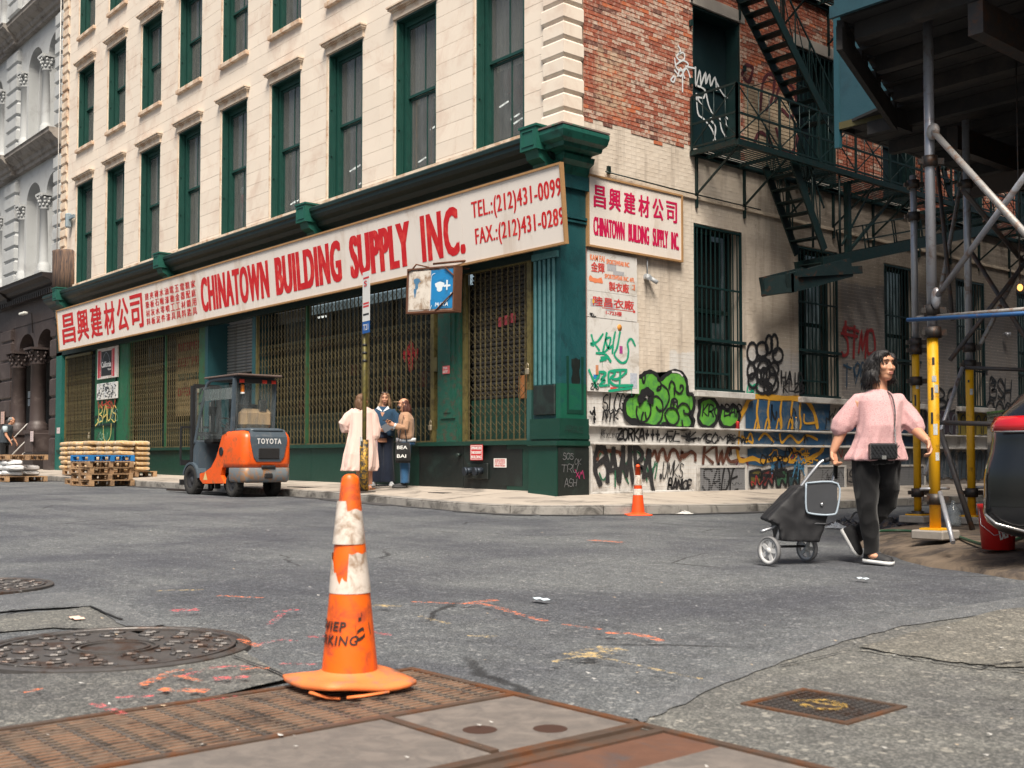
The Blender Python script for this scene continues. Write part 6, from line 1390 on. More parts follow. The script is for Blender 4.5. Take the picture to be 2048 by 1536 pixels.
def railing(p, q, h=.92, n=None, skip=()):
 p = Vector(p); q = Vector(q); L = (q-p).length; n = n or max(2, round(L/1.25)); up = Vector((0, 0, h))
 for a in (.0, .48, 1.0): m = MB(); m.bar(p+up*max(a, .05), q+up*max(a, .05), .02, .035); fe(m, 'rail')
 for i in range(n+1): c = p+(q-p)*i/n; m = MB(); m.bar(c, c+up, .035, .035, (0, 1, 0)); fe(m, 'post')
 for i in range(n):
  a = p+(q-p)*i/n; b = p+(q-p)*(i+1)/n
  m = MB(); m.bar(a+up*.05, b+up, .012, .022); m.bar(b+up*.05, a+up, .012, .022); fe(m, 'cross_brace')
  for f in (.25, .5, .75): c = a+(b-a)*f; m = MB(); m.tube([c, c+up], .008, 5); fe(m, 'baluster')
platform(ZP, Y0, Y1); railing((X1, Y0, ZP), (X1, Y1, ZP)); railing((.05, Y0, ZP), (X1, Y0, ZP), n=1)
platform(9.55, 2.4, 9.4); railing((X1, 2.4, 9.55), (X1, 9.4, 9.55))
def stairs(p, q, width, n, rail=None, name='stair_stringer', mm=FEM):
 p = Vector(p); q = Vector(q); wv = Vector((width, 0, 0))
 for o in (Vector((0, 0, 0)), wv): m = MB(); m.bar(p+o, q+o, .03, .17); fe(m, name, mm)
 for i in range(1, n):
  c = p+(q-p)*i/n; fe(MB().box(c.x+.015, c.x+width-.015, c.y-.10, c.y+.10, c.z-.012, c.z+.012), 'stair_tread')
 if rail:
  for o in rail:
   a = p+wv*o; b = q+wv*o; u = Vector((0, 0, .75)); m = MB(); m.bar(a+u, b+u, .02, .03); fe(m, 'hand_rail')
   for i in range(5): c = a+(b-a)*(i+.3)/5; m = MB(); m.bar(c, c+u, .015, .02); fe(m, 'rail_post')
   for i in range(4): c = a+(b-a)*(i+.3)/5; d_ = a+(b-a)*(i+1.3)/5; m = MB(); m.bar(c+u, d_, .01, .018); fe(m, 'rail_brace')
# flight up to the next balcony (rises to the left), flight down from this one
y0_, z0_ = onR(1540, 0, .95); y1_, z1_ = onR(1667, 262, .95)
d_ = (Vector((y1_, z1_))-Vector((y0_, z0_)))
top = Vector((.42, y0_-d_.x*.12, z0_-d_.y*.12)); bot = Vector((.42, y1_, max(z1_, 6.02))); stairs(top, bot, .52, 13, rail=(1,))
y0_, z0_ = onR(1575, 372, .75); y1_, z1_ = onR(1632, 500, .75)
stairs((.28, y0_, 5.98), (.28, y1_+.1, z1_), .58, 7, rail=(0, 1))
stairs((.42, 8.9, 9.5), (.42, 10.6, 6.05), .52, 12, rail=(1,)); platform(ZP, 9.7, 16.5); railing((X1, 9.7, ZP), (X1, 16.5, ZP))
# heavy landing frame under the stair and hanging rods
for px in (1611, 1665): y_, z_ = onR(px, 420, .6); m = MB(); m.tube([(.75, y_, 6.0), (.75, y_, 4.55)], .022, 6); fe(m, 'hanger_rod')
y_, z_ = onR(1700, 440, .8); m = MB(); m.box(.70, .80, y_-.05, y_+.05, 4.4, 5.9); fe(m, 'landing_post'); m = MB(); m.bar((.75, y_, 4.6), (.75, y_+1.6, 5.9), .05, .05); fe(m, 'landing_brace'); m = MB(); m.bar((.75, y_-.2, 4.7), (.75, y_+.8, 5.9), .03, .03); fe(m, 'landing_brace')
# counterbalanced stair, stowed at a slant, with its weight box
a = onR(1644, 527, .95); b = onR(1992, 455, .95); P = Vector((.95, a[0], a[1])); Q_ = Vector((.95, b[0], b[1])); W2 = Vector((-.55, 0, 0))
for o in (Vector((0, 0, 0)), W2): m = MB(); m.bar(P+o, Q_+o, .05, .20); fe(m, 'swing_stringer')
for i in range(14): c = P+(Q_-P)*(i+.5)/14; m = MB(); m.box(c.x-.53, c.x-.02, c.y-.09, c.y+.09, c.z-.01, c.z+.01); fe(m, 'stair_tread')
for o in (Vector((0, 0, 0)), W2):
 u = Vector((0, -.12, .52)); m = MB(); s0 = P+(Q_-P)*.22; m.bar(s0+u+o, Q_+u+o, .02, .025); m.bar(s0+u*.5+o, Q_+u*.5+o, .015, .02); fe(m, 'hand_rail')
 for i in range(6): c = s0+(Q_-s0)*i/5+o; m = MB(); m.bar(c, c+u, .02, .02); fe(m, 'rail_post')
a = onR(1582, 560, 1.0); b = onR(1705, 545, 1.0); c0 = Vector((.95, a[0], a[1])); c1 = Vector((.95, b[0], b[1]))
m = MB(); m.bar(c0+Vector((0, 0, -.05)), c1+Vector((0, 0, .10)), .08, .34); fe(m, 'counterweight', FER); m = MB(); m.bar(c0+W2+Vector((0, 0, -.05)), c1+W2+Vector((0, 0, .10)), .08, .34); fe(m, 'counterweight', FER)
m = MB(); m.bar(c0+Vector((.04, .2, .14)), P+Vector((0, 1.2, .02)), .10, .14); fe(m, 'weight_arm', FER); m = MB(); m.box(.36, .99, c0.y+.02, c0.y+.1, c0.z-.2, c0.z+.12); fe(m, 'counterweight_end', FER)
# loose wire
fe(MB().tube([(.05, 4.0, 7.4), (.4, 4.4, 7.55), (.6, 5.2, 7.5), (.9, 5.6, 7.1)], .008, 5), 'wire')
side_frame([o for o in bpy.data.objects if o not in _before and o.parent is None])
# ================================================================== SIDEWALK SHED AND SCAFFOLD
def W(X, Z, z): v = CAMP+CR*X+CF*Z; return Vector((v.x, v.y, z))
GALV = mat('galvanised_pipe', (.36, .37, .40), .4, .12, 8, .5, .15, 60, (.20, .14, .11), .35, 6)
YEL = mat('yellow_pipe', (.72, .37, .008), .45, .08, 4, 0, .1, 60, (.30, .14, .02), .3, 7)
RUSTP = mat('rusty_pipe', (.30, .29, .28), .55, .2, 10, .4, .3, 60, (.20, .09, .04), .5, 11)
DKP = mat('dark_pipe', (.07, .065, .065), .55, .3, 8, .3, .2, 60, (.12, .06, .035), .5, 6)
BLUP = mat('blue_pipe', (.02, .09, .24), .5, .2, 6, .2, .2, 60, (.20, .10, .06), .35, 6)
CLAMP = mat('clamp_iron', (.05, .045, .043), .5, .3, 12, .6, .3, 60, (.10, .05, .03), .5, 12)
SHTEAL = mat('shed_teal_plywood', (.011, .052, .070), .6, .2, 2.5, bump=.3, bsc=12, dirt=(.008, .032, .045), dirt_amt=.5, dirt_sc=2, bd=.01)
PLK = mat('dark_planks', (.016, .015, .015), .85, .5, 3, bump=.4, dirt=(.035, .028, .024), dirt_amt=.5, dirt_sc=2)
SH = empty('sidewalk_shed', (7.8, -3.9, .12), 0, 'dark sidewalk shed with teal plywood parapets over yellow and galvanised pipe legs', 'scaffold')
def sh(mb, name, m, parent=None, **kw):
 mb.v = [(x-7.8, y+3.9, z-.12) for x, y, z in mb.v]; return mb.build(name, m, parent or SH, **kw)
HD = 4.5
A_ = onG(1675, 27, HD); D_ = onG(1789, 205, HD); B_ = onG(1684, 252, HD)
DX = Vector((1, 0, 0)); DY = Vector((0, 1, 0))
Bx = B_ + Vector((D_.x-B_.x, 0, 0)) if D_.x > B_.x else B_
# deck outline in plan: near edge runs along +x from A; the corner is cut back to B, then it follows the side street
poly = [(A_.x, A_.y), (14.5, A_.y), (14.5, 24), (B_.x, 24), (B_.x, B_.y), (D_.x-.0, D_.y)]
m = MB(); m.prism([(x, y) for x, y in poly], 'xy', HD, HD+.03); sh(m, 'deck_top', PLK)
V0 = Vector((0, 0, .13)); k = 0; y = A_.y
def xleft(y):
 if y < D_.y: return A_.x+(D_.x-A_.x)*(y-A_.y)/(D_.y-A_.y)
 if y < B_.y: return D_.x+(B_.x-D_.x)*(y-D_.y)/max(.01, (B_.y-D_.y))
 return B_.x
while y < 22:                                        # planks of the deck, with gaps that let light through
 x0 = max(xleft(y), xleft(min(y+.24, 22)))+.02; sh(MB().box(x0, 14.4, y+.01, y+.235, HD-.055, HD-.004), 'plank', PLK); y += .25
y = A_.y+.15
while y < 22: sh(MB().box(max(xleft(y), xleft(y+.1))+.12, 14.4, y, y+.10, HD-.20, HD-.06), 'joist', PLK); y += .85
for x in (A_.x+1.05, 9.4): sh(MB().box(x, x+.12, max(A_.y, -3.9)+.1+(x > 9)*1.5, 22, HD-.46, HD-.205), 'steel_beam', CLAMP)
for x in (6.4,): sh(MB().box(x, x+.12, D_.y+.6, 22, HD-.46, HD-.205), 'steel_beam', CLAMP)
# parapets
sh(MB().box(A_.x, 14.5, A_.y-.05, A_.y, HD-.0, HD+1.1), 'parapet', SHTEAL); sh(MB().box(A_.x-.02, 14.5, A_.y-.09, A_.y-.052, HD-.06, HD+.04), 'parapet_rail', SHTEAL)
sh(MB().box(B_.x, 8.2, B_.y-.04, B_.y, HD+.03, HD+1.08), 'parapet', SHTEAL); sh(MB().box(B_.x-.06, B_.x, B_.y-.06, B_.y, HD-.25, HD+1.3), 'parapet_post', mat('post_teal', (.014, .06, .078), .5)); sh(MB().box(B_.x, 8.2, B_.y-.06, B_.y-.0, HD-.05, HD+.028), 'parapet_rail', mat('rotten_batten', (.06, .05, .015), .8))
sh(MB().box(B_.x-.04, B_.x, B_.y+.0, 22, HD-.05, HD+1.05), 'parapet', PLK)
_a = Vector((A_.x, A_.y+.02, HD-.20)); _d = Vector((D_.x, D_.y, HD-.20)); sh(MB().bar(_a, _d, .05, .20), 'edge_beam', PLK); sh(MB().bar(Vector((D_.x, D_.y, HD-.16)), Vector((D_.x, B_.y, HD-.16)), .05, .2), 'edge_beam', PLK)
for f_ in (.02, .30, .36, .55, .60, .80, .93): sh(MB().bar(_a.lerp(_d, f_)+V0, _a.lerp(_d, min(1, f_+.05+.12*(f_ == .02)))+V0, .06, .08), 'spacer_block', PLK)
# legs
def pipe(p, q, r, mm, name, n=12): return sh(MB().tube([p, q], r, n), name, mm)
def clampo(p, r=.06, s=1.):
 p = Vector(p); return sh(MB().lathe([(r*.8, -.045), (r*1.15, -.045), (r*1.15, .045), (r*.8, .045)], p, 12).obox(p+CR*.075*s, CR, CF, (0, 0, 1), .07, .05, .05).obox(p-CR*.07*s, CR, CF, (0, 0, 1), .05, .04, .04), 'clamp', CLAMP)
def leg(px, pyb, yellow_top, r=.042, top=HD-.25, mm=GALV, zb=.125):
 b = onG(px, pyb, zb); v = b-CAMP; dist = v.dot(CF)
 zy = CAMP.z+(830-yellow_top)/2248*dist*1.0+dist*math.tan(PITCH)
 sh(MB().box(b.x-.14, b.x+.14, b.y-.14, b.y+.14, .125, .20, .01), 'wood_block', mat('grey_wood_block', (.26, .235, .21), .9, .3, 14, bump=.6)) ; sh(MB().box(b.x-.09, b.x+.09, b.y-.09, b.y+.09, .201, .215), 'base_plate', YEL)
 pipe((b.x, b.y, .215), (b.x, b.y, zy), r, YEL, 'yellow_leg'); pipe((b.x, b.y, zy), (b.x, b.y, top), r*.9, mm, 'pipe_leg'); clampo((b.x, b.y, zy+.03), r*1.4); return b
L1 = leg(1871, 1078, 672, .0445, HD-.0); L2 = leg(1836, 1045, 690, .038, 3.75); L3 = leg(1944, 1048, 735, .040)
def at(leg_, py):                                    # height on a leg from a picture row
 dist = (leg_-CAMP).dot(CF); return Vector((leg_.x, leg_.y, CAMP.z+dist*((830-py)/2248+math.tan(PITCH))))
for L_, rows in ((L1, (318, 620, 998)), (L2, (365, 430, 700, 762, 985, 1030)), (L3, (365, 695, 985, 1040))):
 for r_ in rows: clampo(at(L_, r_), .055)
def pt3(px, py, dist): return atZ(px, py, dist)
pipe(at(L1, 258)+CF*-.06, pt3(2060, 478, 7.7), .026, RUSTP, 'brace'); sh(MB().ell(at(L1, 262)+CF*-.08, (.06, .03, .07), 10, 8), 'brace_end', RUSTP)
pipe(at(L1, 600)+CF*-.06, pt3(2075, 318, 7.9), .024, GALV, 'brace'); sh(MB().ell(at(L1, 598)+CF*-.09, (.045, .03, .09), 10, 8), 'brace_end', GALV)
pipe(pt3(1815, 640, 9.2), pt3(2130, 622, 8.0), .017, BLUP, 'ledger'); pipe(pt3(1835, 636, 9.4), pt3(2130, 612, 8.2), .018, RUSTP, 'ledger')
pipe((L1.x-.22, L1.y+.35, .9), (L1.x-.22, L1.y+.35, 4.2), .02, BLUP, 'thin_pipe')
pipe(pt3(1925, 380, 10.8), pt3(2060, 540, 11.5), .024, DKP, 'brace'); pipe(pt3(1935, 300, 13.5), pt3(1870, 640, 12.2), .024, RUSTP, 'brace'); pipe(pt3(1875, 330, 12.5), pt3(1905, 640, 12.0), .022, DKP, 'brace')
pipe(pt3(2070, 500, 11), pt3(1900, 720, 10.8), .022, DKP, 'brace'); pipe(pt3(1940, 500, 12), pt3(2060, 690, 11), .024, DKP, 'brace'); pipe(pt3(1925, 735, 10.9), pt3(1850, 950, 10.6), .020, GALV, 'brace'); pipe(pt3(2048, 520, 12), pt3(1960, 690, 11.4), .022, RUSTP, 'brace')
pipe(pt3(1880, 985, 8.7), pt3(1906, 1085, 8.2), .018, GALV, 'brace'); pipe(pt3(1880, 860, 10.6), pt3(1945, 1060, 10.4), .026, DKP, 'brace'); pipe(pt3(1880, 845, 10.4), pt3(2060, 850, 9.6), .022, DKP, 'ledger'); pipe(pt3(1930, 735, 10.9), pt3(2060, 740, 10.6), .018, DKP, 'ledger')
pipe(at(L1, 978)+CR*-.12, at(L1, 976)+CR*.12, .012, GALV, 'toggle_pin'); pipe(at(L3, 975), at(L3, 973)+CR*.3, .016, GALV, 'toggle_pin'); pipe(at(L3, 1050)+CR*-.15, at(L3, 1052)+CR*.15, .012, GALV, 'toggle_pin')
pipe((6.0, 2.2, .13), (6.0, 2.2, 4.2), .04, DKP, 'pipe_leg'); pipe((6.0, 5.6, .13), (6.0, 5.6, 4.2), .04, DKP, 'pipe_leg'); pipe((8.6, 0.5, .13), (8.6, .5, 4.2), .04, DKP, 'pipe_leg')
pipe(pt3(1660, 400, 13.6)+Vector((0, 0, 0)), pt3(1660, 400, 13.6)+Vector((0, 0, .02)), .01, DKP, 'pin') if False else None
sh(MB().box(5.9, 14, .4, .5, 3.82, 4.03), 'cross_timber', mat('brown_timber', (.045, .032, .025), .8)); sh(MB().box(5.9, 14, 3.4, 3.5, 3.82, 4.03), 'cross_timber', mat('brown_timber', (0, 0, 0)))
# stickers on the near legs
rr = random.Random(9)
for L_, lst in ((L1, ((715, 730, 'k'), (752, 764, 'w'), (775, 800, 'k'), (770, 786, 'w'), (825, 848, 'k'), (848, 870, 'w'), (905, 921, 'w'))), (L2, ((790, 812, 'k'), (768, 778, 'w'))), (L3, ((778, 790, 'w'), (760, 765, 'k')))):
 for a, b, c_ in lst:
  p0 = at(L_, a); p1 = at(L_, b); m = MB(); r_ = .0465 if L_ is L1 else .042; base = math.atan2(CAMP.y-L_.y, CAMP.x-L_.x); o = rr.uniform(-.5, .3); vs = []
  for i in range(5):
   an = base+o+(.75 if c_ == 'w' else .42)*i/4; vs += [(L_.x+r_*math.cos(an), L_.y+r_*math.sin(an), p1.z), (L_.x+r_*math.cos(an), L_.y+r_*math.sin(an), p0.z)]
  m.add(vs, [(2*i, 2*i+1, 2*i+3, 2*i+2) for i in range(4)], True); sh(m, 'sticker', mat('sticker_pale2', (.5, .52, .52), .5, .6, 60) if c_ == 'w' else mat('sticker_black2', (.03, .03, .03), .5, .9, 60), fix=False)
# amber work lamp under the deck
p = atZ(2040, 575, 9.5); t = empty('work_lamp', p, 0, 'lit amber caged work lamp hanging at the right edge', 'lamp')
em = flatmat('amber_glow', (1, .42, .10), .5, 0, 1.6); MB().ell((0, 0, 0), (.022, .022, .03), 12, 8).build('bulb', em, t); m = MB()
for k in range(6): a = PI*k/6; m.tube([(.05*math.cos(a), .05*math.sin(a), -.06), (.055*math.cos(a), .055*math.sin(a), 0), (.05*math.cos(a), .05*math.sin(a), .06)], .003, 4)
m.tube([(0, 0, .06), (0, 0, HD-p.z-.05)], .006, 5); m.build('cage', CLAMP, t)
# unseen building behind the shed, added and made tall for its shade
t = empty('unseen_building', (10.6, -1.6, 0), 0, 'plain dark building that the sidewalk shed stands against', 'building')
MB().box(0, 20, 0, 30, 0, 26).build('wall', mat('far_brick', (.12, .07, .05), .9, .3, 2, world=True), t)
# ================================================================== PEOPLE
SKIN = NT('skin'); _p = SKIN.pos(); SKIN.col(SKIN.mix(SKIN.noise(_p, 30.), (.44, .215, .13, 1), (.54, .275, .17, 1))); SKIN.rough(.5); SKIN.b.inputs['Subsurface Weight'].default_value = .08; SKIN.b.inputs['Subsurface Radius'].default_value = (.01, .004, .002); SKIN = SKIN.m
LIP = flatmat('lip', (.36, .14, .11), .5); EYED = flatmat('eye_dark', (.015, .010, .008), .3); BROW = flatmat('brow_dark', (.02, .013, .010), .8)
def cloth(name, col, var=.12, sc=6., speck=None, wave=0.):
 n = NT(name); p = n.pos(); c = n.mix(n.noise(p, sc, 5., .6), mul(col, 1-var), mul(col, 1+var))
 if speck: c = n.mix(n.ramp(n.noise(n.pos(False, (1, 1, 2.0)), 150., 3., .7), .50, .70), c, c4(speck))
 n.col(c); n.rough(.85); n.b.inputs['Sheen Weight'].default_value = .15; n.b.inputs['Specular IOR Level'].default_value = .25
 n.bump(n.math('ADD', n.noise(p, 240., 2., .5), n.math('MULTIPLY', n.noise(n.pos(False, (1, 1, .35)), 14., 3., .6), 2.)), .35, .006); return n.m
def remeshed(mb, name, m, parent, vox=.008, it=3, disp=0., dsc=10., dz=.4, seed=0.):
 me = mb.mesh(name); o = bpy.data.objects.new(name, me); C.objects.link(o)
 r = o.modifiers.new('r', 'REMESH'); r.mode = 'VOXEL'; r.voxel_size = vox; r.use_smooth_shade = True
 s = o.modifiers.new('s', 'SMOOTH'); s.iterations = it; s.factor = .5
 dg = bpy.context.evaluated_depsgraph_get(); me2 = bpy.data.meshes.new_from_object(o.evaluated_get(dg)); bpy.data.objects.remove(o); bpy.data.meshes.remove(me)
 if disp:
  me2.calc_normals_split() if hasattr(me2, 'calc_normals_split') else None
  ns = [v.normal.copy() for v in me2.vertices]
  for v, nn in zip(me2.vertices, ns):
   q = Vector((v.co.x*dsc+seed, v.co.y*dsc, v.co.z*dsc*dz)); f = abs(noise.noise(q))*-2+.45; v.co += nn*(f*disp)
 me2.polygons.foreach_set('use_smooth', [True]*len(me2.polygons)); me2.materials.clear(); me2.materials.append(m); me2.name = name
 o = bpy.data.objects.new(name, me2); C.objects.link(o); o.parent = parent; return o
def V3(*a): return Vector(a)
def head(mb, c, R, s=1.):
 def e(p, r, n=16): mb.ell(c+R@(V3(*p)*s), [x*s for x in r], n, 12, R)
 e((0, -.012, .028), (.074, .092, .088), 24); e((0, .018, -.018), (.061, .070, .084), 24); e((0, .040, -.078), (.038, .042, .032)); e((0, .012, -.06), (.052, .055, .045))
 e((0, .062, .042), (.050, .028, .022)); e((.034, .055, -.018), (.026, .028, .024)); e((-.034, .055, -.018), (.026, .028, .024)); e((0, .078, -.058), (.026, .016, .016))
 mb.tube([c+R@(V3(0, .078, .022)*s), c+R@(V3(0, .094, -.005)*s), c+R@(V3(0, .098, -.026)*s), c+R@(V3(0, .084, -.036)*s)], [.007*s, .008*s, .012*s, .008*s], 10)
 e((.011, .092, -.028), (.008, .010, .007)); e((-.011, .092, -.028), (.008, .010, .007))
 for sx in (-1, 1): e((sx*.075, -.008, -.005), (.010, .018, .030), 10)
def face_bits(c, R, par, s=1.):
 def q(m, p, r, n=10): m.ell(c+R@(V3(*p)*s), [x*s for x in r], n, 8, R)
 m = MB(); q(m, (0, .092, -.053), (.021, .008, .005)); q(m, (0, .091, -.062), (.017, .008, .006)); m.build('lips', LIP, par)
 for sx in (-1, 1):
  m = MB(); q(m, (sx*.029, .080, .014), (.013, .006, .0045)); m.build('eye', EYED, par)
  m = MB(); m.tube([c+R@(V3(sx*.014, .090, .034)*s), c+R@(V3(sx*.030, .089, .039)*s), c+R@(V3(sx*.047, .076, .033)*s)], .0032*s, 6); m.build('eyebrow', BROW, par)
def hand(mb, wrist, d, palm_n, side=1, curl=.5, s=1.):
 """palm and five fingers; d points from wrist to fingers, palm_n out of the palm"""
 d = Vector(d).normalized(); pn = Vector(palm_n); pn = (pn-d*pn.dot(d)).normalized(); w_ = d.cross(pn)*side
 mb.tube([wrist-d*.01, wrist+d*.03, wrist+d*.085*s], [(.022*s, .016*s), (.034*s, .015*s), (.036*s, .013*s)], 12) if False else None
 for k in range(4):
  o = w_*(.027-.018*k)*s; mb.tube([wrist+o*.6, wrist+d*.045*s+o*.9, wrist+d*.088*s+o], [.013*s, .0125*s, .0105*s], 8)
  L_ = [.068, .076, .070, .055][k]*s; p0 = wrist+d*.085*s+o; a = curl*.7; d1 = (d*math.cos(a)+pn*math.sin(a)); a2 = curl*1.7; d2 = (d*math.cos(a2)+pn*math.sin(a2)); a3 = curl*2.5; d3 = (d*math.cos(a3)+pn*math.sin(a3))
  p1 = p0+d1*L_*.42; p2 = p1+d2*L_*.33; p3 = p2+d3*L_*.25; mb.tube([p0, p1, p2, p3], [.0105*s, .0095*s, .0088*s, .0072*s], 8)
 t0 = wrist+d*.02*s+w_*.018*s; t1 = wrist+d*.052*s+w_*.042*s+pn*.014*s; t2 = wrist+d*.082*s+w_*.046*s+pn*.03*s; mb.tube([t0, t1, t2], [.015*s, .0118*s, .009*s], 8)
def torso_rings(spec, n=56, fold=0., nf=9, ph=0.):
 """spec: list of (centre, rx, ry, foldscale, tilt)"""
 out = []
 for j, (c, rx, ry, fs) in enumerate(spec):
  r = []
  for k in range(n):
   a = 2*PI*k/n; f = 1+fs*(math.sin(nf*a+ph+j*.12)*.6+math.sin((nf*1.7)*a+1.3*ph+j*.3)*.4)
   sq = (abs(math.cos(a))**2.4+abs(math.sin(a))**2.4)**(-1/2.4)
   r.append(Vector(c)+Vector((rx*f*sq*math.cos(a), ry*f*sq*math.sin(a), 0)))
  out.append(r)
 return out
def densify(spec, k=4):
 o = []
 for i in range(len(spec)-1):
  a, b = spec[i], spec[i+1]
  for j in range(k):
   t = j/k; t2 = t; o.append((Vector(a[0]).lerp(Vector(b[0]), t2),)+tuple(a[m]+(b[m]-a[m])*t2 for m in (1, 2, 3)))
 o.append(spec[-1]); return o
def shoe(mb, sole, heel, toe, w=.045, h=.075):
 heel = Vector(heel); toe = Vector(toe); d = (toe-heel).normalized(); sd = d.cross(Vector((0, 0, 1))).normalized(); up = sd.cross(d).normalized(); L = (toe-heel).length
 prof = [(0, .026, .06), (.06, .036, .085), (.30, .040, .085), (.52, .044, .065), (.78, .050, .050), (.93, .040, .040), (1.0, .020, .025)]
 rings = []
 for t, hw, ht in prof:
  c = heel+d*(L*t); rings.append([c+sd*(hw*w/.045*math.cos(a))+up*(.018+max(0, math.sin(a))*ht*h/.075) for a in [PI*i/9 for i in range(10)]]+[c-sd*(hw*w/.045)*.9+up*.012, c+sd*(hw*w/.045)*.9+up*.012])
 mb.loft(rings); r2 = []
 for t, hw, ht in prof:
  c = heel+d*(L*(t*1.04-.02)); q = hw*w/.045*1.12; r2.append([c+sd*q+up*.0, c+sd*q+up*.026, c-sd*q+up*.026, c-sd*q+up*.0])
 sole.loft(r2, True)
HAIRB = mat('black_hair', (.010, .008, .008), .45, .4, 30, bump=.8, bsc=90, stretch=(1, 1, .25), bd=.012); HAIRBR = mat('light_brown_hair', (.16, .085, .045), .5, .4, 30, bump=.8, bsc=90, stretch=(1, 1, .25), bd=.012)
HAIRBL = mat('blond_brown_hair', (.24, .14, .075), .5, .45, 30, bump=.8, bsc=90, stretch=(1, 1, .2), bd=.012); HAIRRD = mat('auburn_hair', (.075, .022, .014), .5, .4, 30, bump=.8, bsc=90, bd=.012); HAIRG = mat('grey_hair', (.16, .16, .16), .6, .4, 30, bump=.6)
def hairshell(par, c, R, mm, lobes, vox=.009, strands=0, sl=.05, seed=1, name='hair'):
 m = MB(); rr = random.Random(seed)
 for p, r in lobes: m.ell(c+R@V3(*p), r, 16, 12, R)
 o = remeshed(m, name, mm, par, vox, 2, .008, 34., .25, seed)
 if strands:
  vs = [v for v in o.data.vertices]; s_ = MB()
  for i in range(strands):
   v = vs[rr.randrange(len(vs))]
   out = v.normal*.010; p0 = v.co+v.normal*-.004; d = Vector((rr.uniform(-.4, .4), rr.uniform(-.4, .4), -1)).normalized()
   s_.tube([p0, p0+out+d*sl*.45, p0+out*.6+d*sl], [.003, .0028, .0008], 3, True, False)
  s_.build('hair_strands', mm, par, kind='stuff', fix=False)
 return o
# ------------------------------------------------------------ main figure: woman in pink pulling a trolley
wb = onG(1745, 1127, 0.)
PW = empty('person', wb, YAW, 'woman in pink tweed blouse and black trousers pulling a shopping trolley across the road', 'person')
def iw(px, py, d=0.): return V3((px-1745)/265., d, (1127-py)/265.)
hc_ = iw(1768, 737, -.02); RH = Matrix.Rotation(rad(-158), 3, 'Z') @ Matrix.Rotation(rad(3), 3, 'X')
m = MB(); head(m, hc_, RH, 1.03)
m.tube([iw(1763, 800, .0), iw(1764, 775, .0), iw(1766, 750, -.005)], [.062, .052, .052], 16); m.ell(iw(1762, 806), (.12, .07, .045), 16, 10)
# arms: the trailing hand holds the trolley handle, the other hangs forward
RE, RW = iw(1694, 858, .05), iw(1672, 906, .04); LE, LWr = iw(1826, 858, -.03), iw(1838, 886, -.20)
m.tube([iw(1722, 806, .0), RE, RE.lerp(RW, .5), RW], [.05, .044, .038, .026], 14); m.tube([iw(1802, 806, .0), LE, LE.lerp(LWr, .5), LWr], [.05, .044, .037, .026], 14)
hand(m, RW, (.10, -.25, -.9), (.5, -.7, .2), 1, .95, 1.0); hand(m, LWr, (.05, -.35, -.75), (-.8, -.1, -.3), -1, .75, 1.0)
m.tube([iw(1734, 915), iw(1733, 960, -.01), iw(1734, 1015, -.03), iw(1741, 1060, -.01), iw(1743, 1106, 0)], [.07, .06, .05, .042, .035], 10); m.tube([iw(1760, 815), iw(1754, 915)], [.1, .11], 14); m.ell(iw(1755, 915), (.12, .08, .07), 14, 10); m.ell(iw(1748, 1112), (.05, .06, .03))
m.tube([iw(1776, 915), iw(1780, 960, .03), iw(1784, 1010, .12), iw(1762, 1045, .18), iw(1728, 1082, .25)], [.07, .06, .05, .04, .034], 10)
remeshed(m, 'body', SKIN, PW, .0065, 2); face_bits(hc_, RH, PW, 1.03)
hairshell(PW, hc_, RH, HAIRB, [((0, -.028, .042), (.090, .094, .082)), ((.068, -.030, -.015), (.042, .075, .105)), ((-.062, -.030, -.015), (.040, .075, .105)), ((.085, -.025, -.075), (.050, .068, .060)), ((-.078, -.030, -.080), (.045, .065, .055)), ((0, -.095, -.02), (.092, .060, .115)), ((.02, -.10, -.085), (.085, .060, .060)), ((.02, .030, .092), (.062, .055, .030)), ((.055, .035, .062), (.035, .040, .040)), ((-.052, .035, .062), (.034, .040, .038))], .008, 520, .055, 3)
PINK = cloth('pink_tweed', (.55, .335, .335), .12, 5., (.30, .09, .11)); BLKC = cloth('black_trousers', (.006, .006, .007), .3, 4.)
m = MB(); T_ = [(iw(1764, 784), .072, .060, 0), (iw(1762, 790), .105, .080, 0), (iw(1762, 796), .150, .095, .0), (iw(1762, 806), .170, .115, .0), (iw(1762, 835, -.01), .165, .135, .01), (iw(1761, 855, -.015), .162, .145, .02), (iw(1759, 880, -.01), .172, .138, .05), (iw(1757, 900, 0), .198, .145, .075), (iw(1754, 917, 0), .222, .155, .085), (iw(1754, 923, 0), .224, .157, .09)]
m.loft(torso_rings(densify(T_), 72, nf=11))
def sleeve(mb, pts, rs, nf=7, fs=.05, n=32):
 rings = []; P = [Vector(p) for p in pts]
 for i, p in enumerate(P):
  t = (P[min(i+1, len(P)-1)]-P[max(0, i-1)]).normalized(); a = t.cross(Vector((0, 1, .1))).normalized(); b = t.cross(a); f_ = fs*min(1, i/2)
  rings.append([p+a*(rs[i]*(1+f_*math.sin(nf*2*PI*k/n+i))*math.cos(2*PI*k/n))+b*(rs[i]*.85*(1+f_*math.sin(nf*2*PI*k/n+i))*math.sin(2*PI*k/n)) for k in range(n)])
 mb.loft(rings)
sleeve(m, [iw(1736, 799), iw(1724, 804, .01), iw(1712, 818, .02), iw(1702, 837, .03), iw(1694, 852, .04), iw(1688, 865, .045), iw(1689, 872, .045)], [.040, .055, .067, .077, .082, .070, .050])
sleeve(m, [iw(1788, 799), iw(1799, 804, -.005), iw(1808, 818, -.01), iw(1817, 837, -.03), iw(1824, 852, -.045), iw(1828, 863, -.055), iw(1829, 870, -.06)], [.040, .055, .065, .074, .080, .068, .050])
BL = remeshed(m, 'blouse', PINK, PW, .0075, 2, .015, 8., .30, 3.3)
